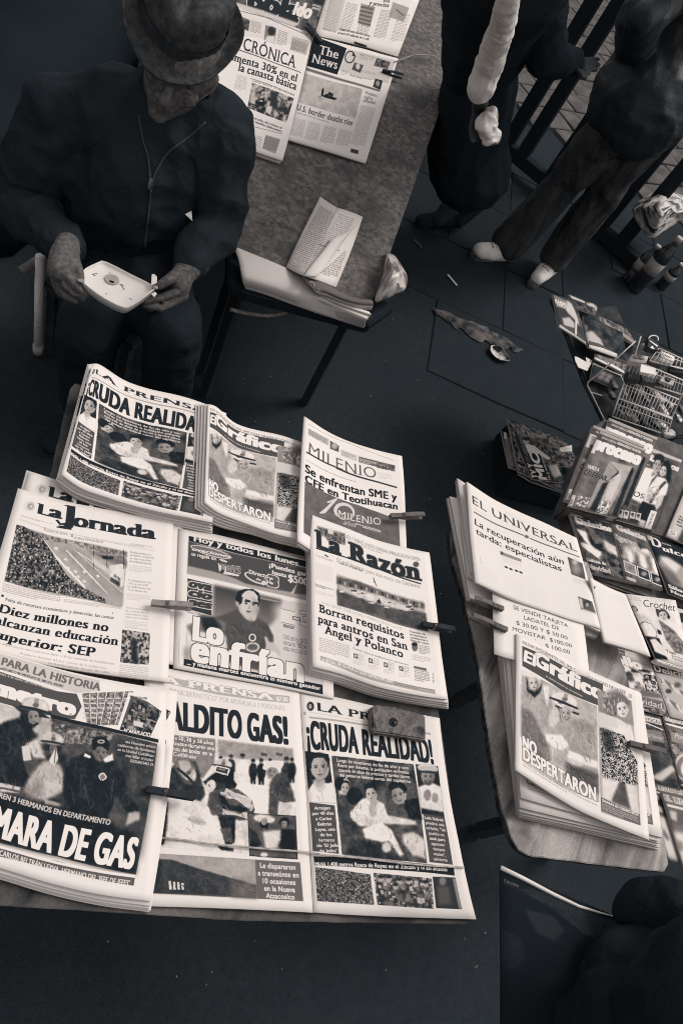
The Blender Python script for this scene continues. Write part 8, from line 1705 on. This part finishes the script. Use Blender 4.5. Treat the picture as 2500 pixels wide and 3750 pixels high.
grow('sleeve', [('c', [(W(1880, -60, 1.46), .026), (c3(445, 20, 1.42), .0225), (c3(430, 110, 1.37), .0255), (c3(400, 210, 1.32), .029), (c3(360, 320, 1.25), .033), (c3(325, 430, 1.19), .036), (c3(292, 530, 1.15), .037), (c3(275, 565, 1.135), .035)])], M['whitecloth'], pB, .004, 2, fold=.0045, freq=13, seed=2, stretch=(1, 1, 1.3))
for f_ in (W(1690, 800, .04), W(1610, 800, .04)): grow('shoe', [('c', [(f_, .04), (f_ + V(-.06, -.12, -.005), .034)])], M['black'], pB, .007, 3)
grow('crumpled_bag', [('c', [(c3(342, 728, 1.05), .013), (c3(312, 785, 1.04), .024), (c3(330, 845, 1.03), .02), (c3(352, 872, 1.02), .017), (c3(328, 905, 1.01), .011)])], M['bag'], None, .0045, 2, fold=.009, freq=24, seed=8)
o = COL.objects['crumpled_bag']; tag(o, 'crumpled clear plastic bag in the hand of the dark coated person', 'bag')
# --- striding person in grey trousers and white shoes
pS = person(W(1925, 950, 0), 'person striding in grey flared trousers, white shoes and a dark jacket')
hip1, hip2 = W(2300, 425, .90), W(2372, 455, .90); kn1, kn2 = W(2075, 655, .50), W(2190, 735, .49); an1, an2 = W(1862, 893, .09), W(2022, 950, .09)
ch = W(2560, -60, 1.32)
bS = [('c', [(W(2720, -330, 1.66), .095), (W(2640, -200, 1.50), .055), (ch, .12), (W(2420, 250, 1.05), .11), ((hip1 + hip2) / 2, .11)]), ('c', [(hip1, .07), (kn1, .05), (an1, .032)]), ('c', [(hip2, .07), (kn2, .05), (an2, .032)]), ('c', [(ch, .08), (W(2350, 60, 1.28), .045), (W(2330, 190, 1.06), .038), (W(2470, 330, 1.0), .03), (W(2510, 350, .98), .032)])]
bS.append(('c', [(ch, .08), (W(2750, 60, 1.1), .04), (W(2700, 300, .9), .03)]))
grow('body', bS, COL.objects['person.001'].children[0].data.materials[0] if 'person.001' in COL.objects else M['skin'], pS, .008, 3)
tr = [('c', [((hip1 + hip2) / 2, .14), (hip1, .115), (kn1 * .5 + hip1 * .5, .105), (kn1, .082), (an1 * .55 + kn1 * .45, .088), (an1 + V(0, 0, .02), .088)]), ('c', [(hip2, .11), (kn2 * .5 + hip2 * .5, .10), (kn2, .078), (an2 * .55 + kn2 * .45, .080), (an2 + V(0, 0, .025), .076)])]
grow('trousers', tr, M['trousers'], pS, .008, 3, fold=.012, freq=7.5, seed=4, stretch=(1, 1, .45))
grow('jacket', [('c', [(W(2640, -190, 1.48), .15), (ch, .20), (W(2430, 230, 1.08), .20), (W(2352, 375, .95), .225)]), ('c', [(W(2520, -120, 1.38), .10), (W(2350, 60, 1.25), .082), (W(2325, 180, 1.08), .074), (W(2420, 280, 1.02), .062), (W(2480, 335, .99), .052)])], M['jacket2'], pS, .009, 3, fold=.009, freq=7, seed=6, stretch=(1, 1, .8))
for a_, d_ in ((W(1838, 925, .045), V(-.10, -.115, 0)), (W(2008, 980, .045), V(-.02, -.16, 0))):
    grow('shoe', [('c', [(a_ + V(.01, .03, .01), .046), (a_ + d_ * .5, .046), (a_ + d_, .036)]), ('c', [(a_ + V(.01, .03, -.02), .036), (a_ + d_ * .9 - V(0, 0, .022), .03)])], M['shoe'], pS, .006, 3, fold=.002, freq=18)
    grow('sole', [('c', [(a_ + V(.01, .045, -.042), .040), (a_ + d_ * 1.08 - V(0, 0, .036), .035)])], M['concrete'], pS, .008, 1)
    bm = bmesh.new()
    for t_ in (.35, .5, .65):
        c_ = a_ + d_ * t_ + V(0, 0, .046 - .012 * t_); sd_ = np.cross(d_, (0, 0, 1.)); sd_ /= np.linalg.norm(sd_); tube([c_ - sd_ * .022, c_ + V(0, 0, .004), c_ + sd_ * .022], .003, bm, 5)
    bm_obj('laces', bm, M['concrete'], pS, True)
# --- customer at the lower right, cut by the frame, holding a dark magazine
pC = person(W(2600, 3900, .0), 'customer in dark crumpled jacket at the lower right corner, cut by the frame')
C17 = (1700, 3000, 1.96)
c17 = lambda x, y, z: W(*cpt(C17, x, y), z)
grow('body', [('c', [(c17(3900, 2700, 1.6), .09), (c17(3000, 2300, 1.38), .06), (c17(2250, 1850, 1.15), .07), (c17(2100, 1850, .85), .08), (c17(2100, 1900, .1), .06)]), ('c', [(c17(2250, 1800, 1.15), .05), (c17(1980, 1240, 1.1), .035), (c17(1640, 850, 1.0), .025), (c17(1310, 665, .955), .020), (c17(1235, 680, .945), .022)])] +
     [('c', [(c17(1225, 650 + 20 * k, .945), .010), (c17(1190, 665 + 22 * k, .94), .008), (c17(1170, 690 + 22 * k, .93), .007)]) for k in range(4)] + [('c', [(c17(1225, 650, .95), .011), (c17(1190, 640, .95), .008)])], COL.objects['person.001'].children[0].data.materials[0], pC, .007, 3)
grow('jacket', [('c', [(c17(2150, 1650, 1.25), .12), (c17(1980, 1850, .95), .18)]), ('c', [(c17(2000, 1250, 1.12), .07), (c17(1660, 830, 1.01), .044), (c17(1470, 670, .98), .037), (c17(1320, 650, .96), .031), (c17(1235, 670, .945), .023)]), ('c', [(c17(1850, 1650, 1.0), .13), (c17(1450, 1180, .97), .068), (c17(1180, 1060, .945), .052), (c17(1060, 1120, .93), .042), (c17(980, 1300, .92), .040)]), ('c', [(c17(1540, 960, .98), .045), (c17(1520, 1300, .96), .085), (c17(1300, 1700, .95), .12)])],
     mat('crumpled_dark_jacket', 34, 42, scale=16, rough=.9, spec=.03, bump=.7, bscale=14, bdist=.03), pC, .005, 2, fold=.011, freq=9, seed=12)
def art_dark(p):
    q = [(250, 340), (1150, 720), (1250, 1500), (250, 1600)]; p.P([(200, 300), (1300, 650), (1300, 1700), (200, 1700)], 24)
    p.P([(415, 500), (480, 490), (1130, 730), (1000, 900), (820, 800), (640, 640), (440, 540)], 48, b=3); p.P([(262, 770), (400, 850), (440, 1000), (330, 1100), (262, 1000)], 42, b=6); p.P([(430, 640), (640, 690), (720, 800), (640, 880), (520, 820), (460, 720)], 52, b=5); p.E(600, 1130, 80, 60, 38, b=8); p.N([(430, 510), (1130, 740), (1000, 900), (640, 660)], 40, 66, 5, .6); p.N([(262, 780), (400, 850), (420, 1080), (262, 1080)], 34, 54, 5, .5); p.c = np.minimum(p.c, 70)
    p.T('Edición', 287, 478, 388, 462, 22, 104, 'sans', (.03, .01)); p.T('especial navideña', 280, 512, 445, 482, 14, 64, 'sans')
PC_ = Plane((0, 0, .90), (0, 0, 1))
mg = magazine(C17, (258, 345), (1105, 705), (1250, 1560), (262, 1700), .0, art_dark, 'print_dark', 'dark magazine held at the lower right with a pale top edge', PC_, th=.003)
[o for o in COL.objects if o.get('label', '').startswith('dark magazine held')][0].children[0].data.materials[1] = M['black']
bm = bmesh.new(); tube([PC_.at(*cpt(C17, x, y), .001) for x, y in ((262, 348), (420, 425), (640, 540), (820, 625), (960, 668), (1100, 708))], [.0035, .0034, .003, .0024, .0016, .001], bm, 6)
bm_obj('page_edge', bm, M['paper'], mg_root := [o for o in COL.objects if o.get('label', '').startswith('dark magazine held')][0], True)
bpy.data.objects.remove(_to); bpy.data.curves.remove(_tc)
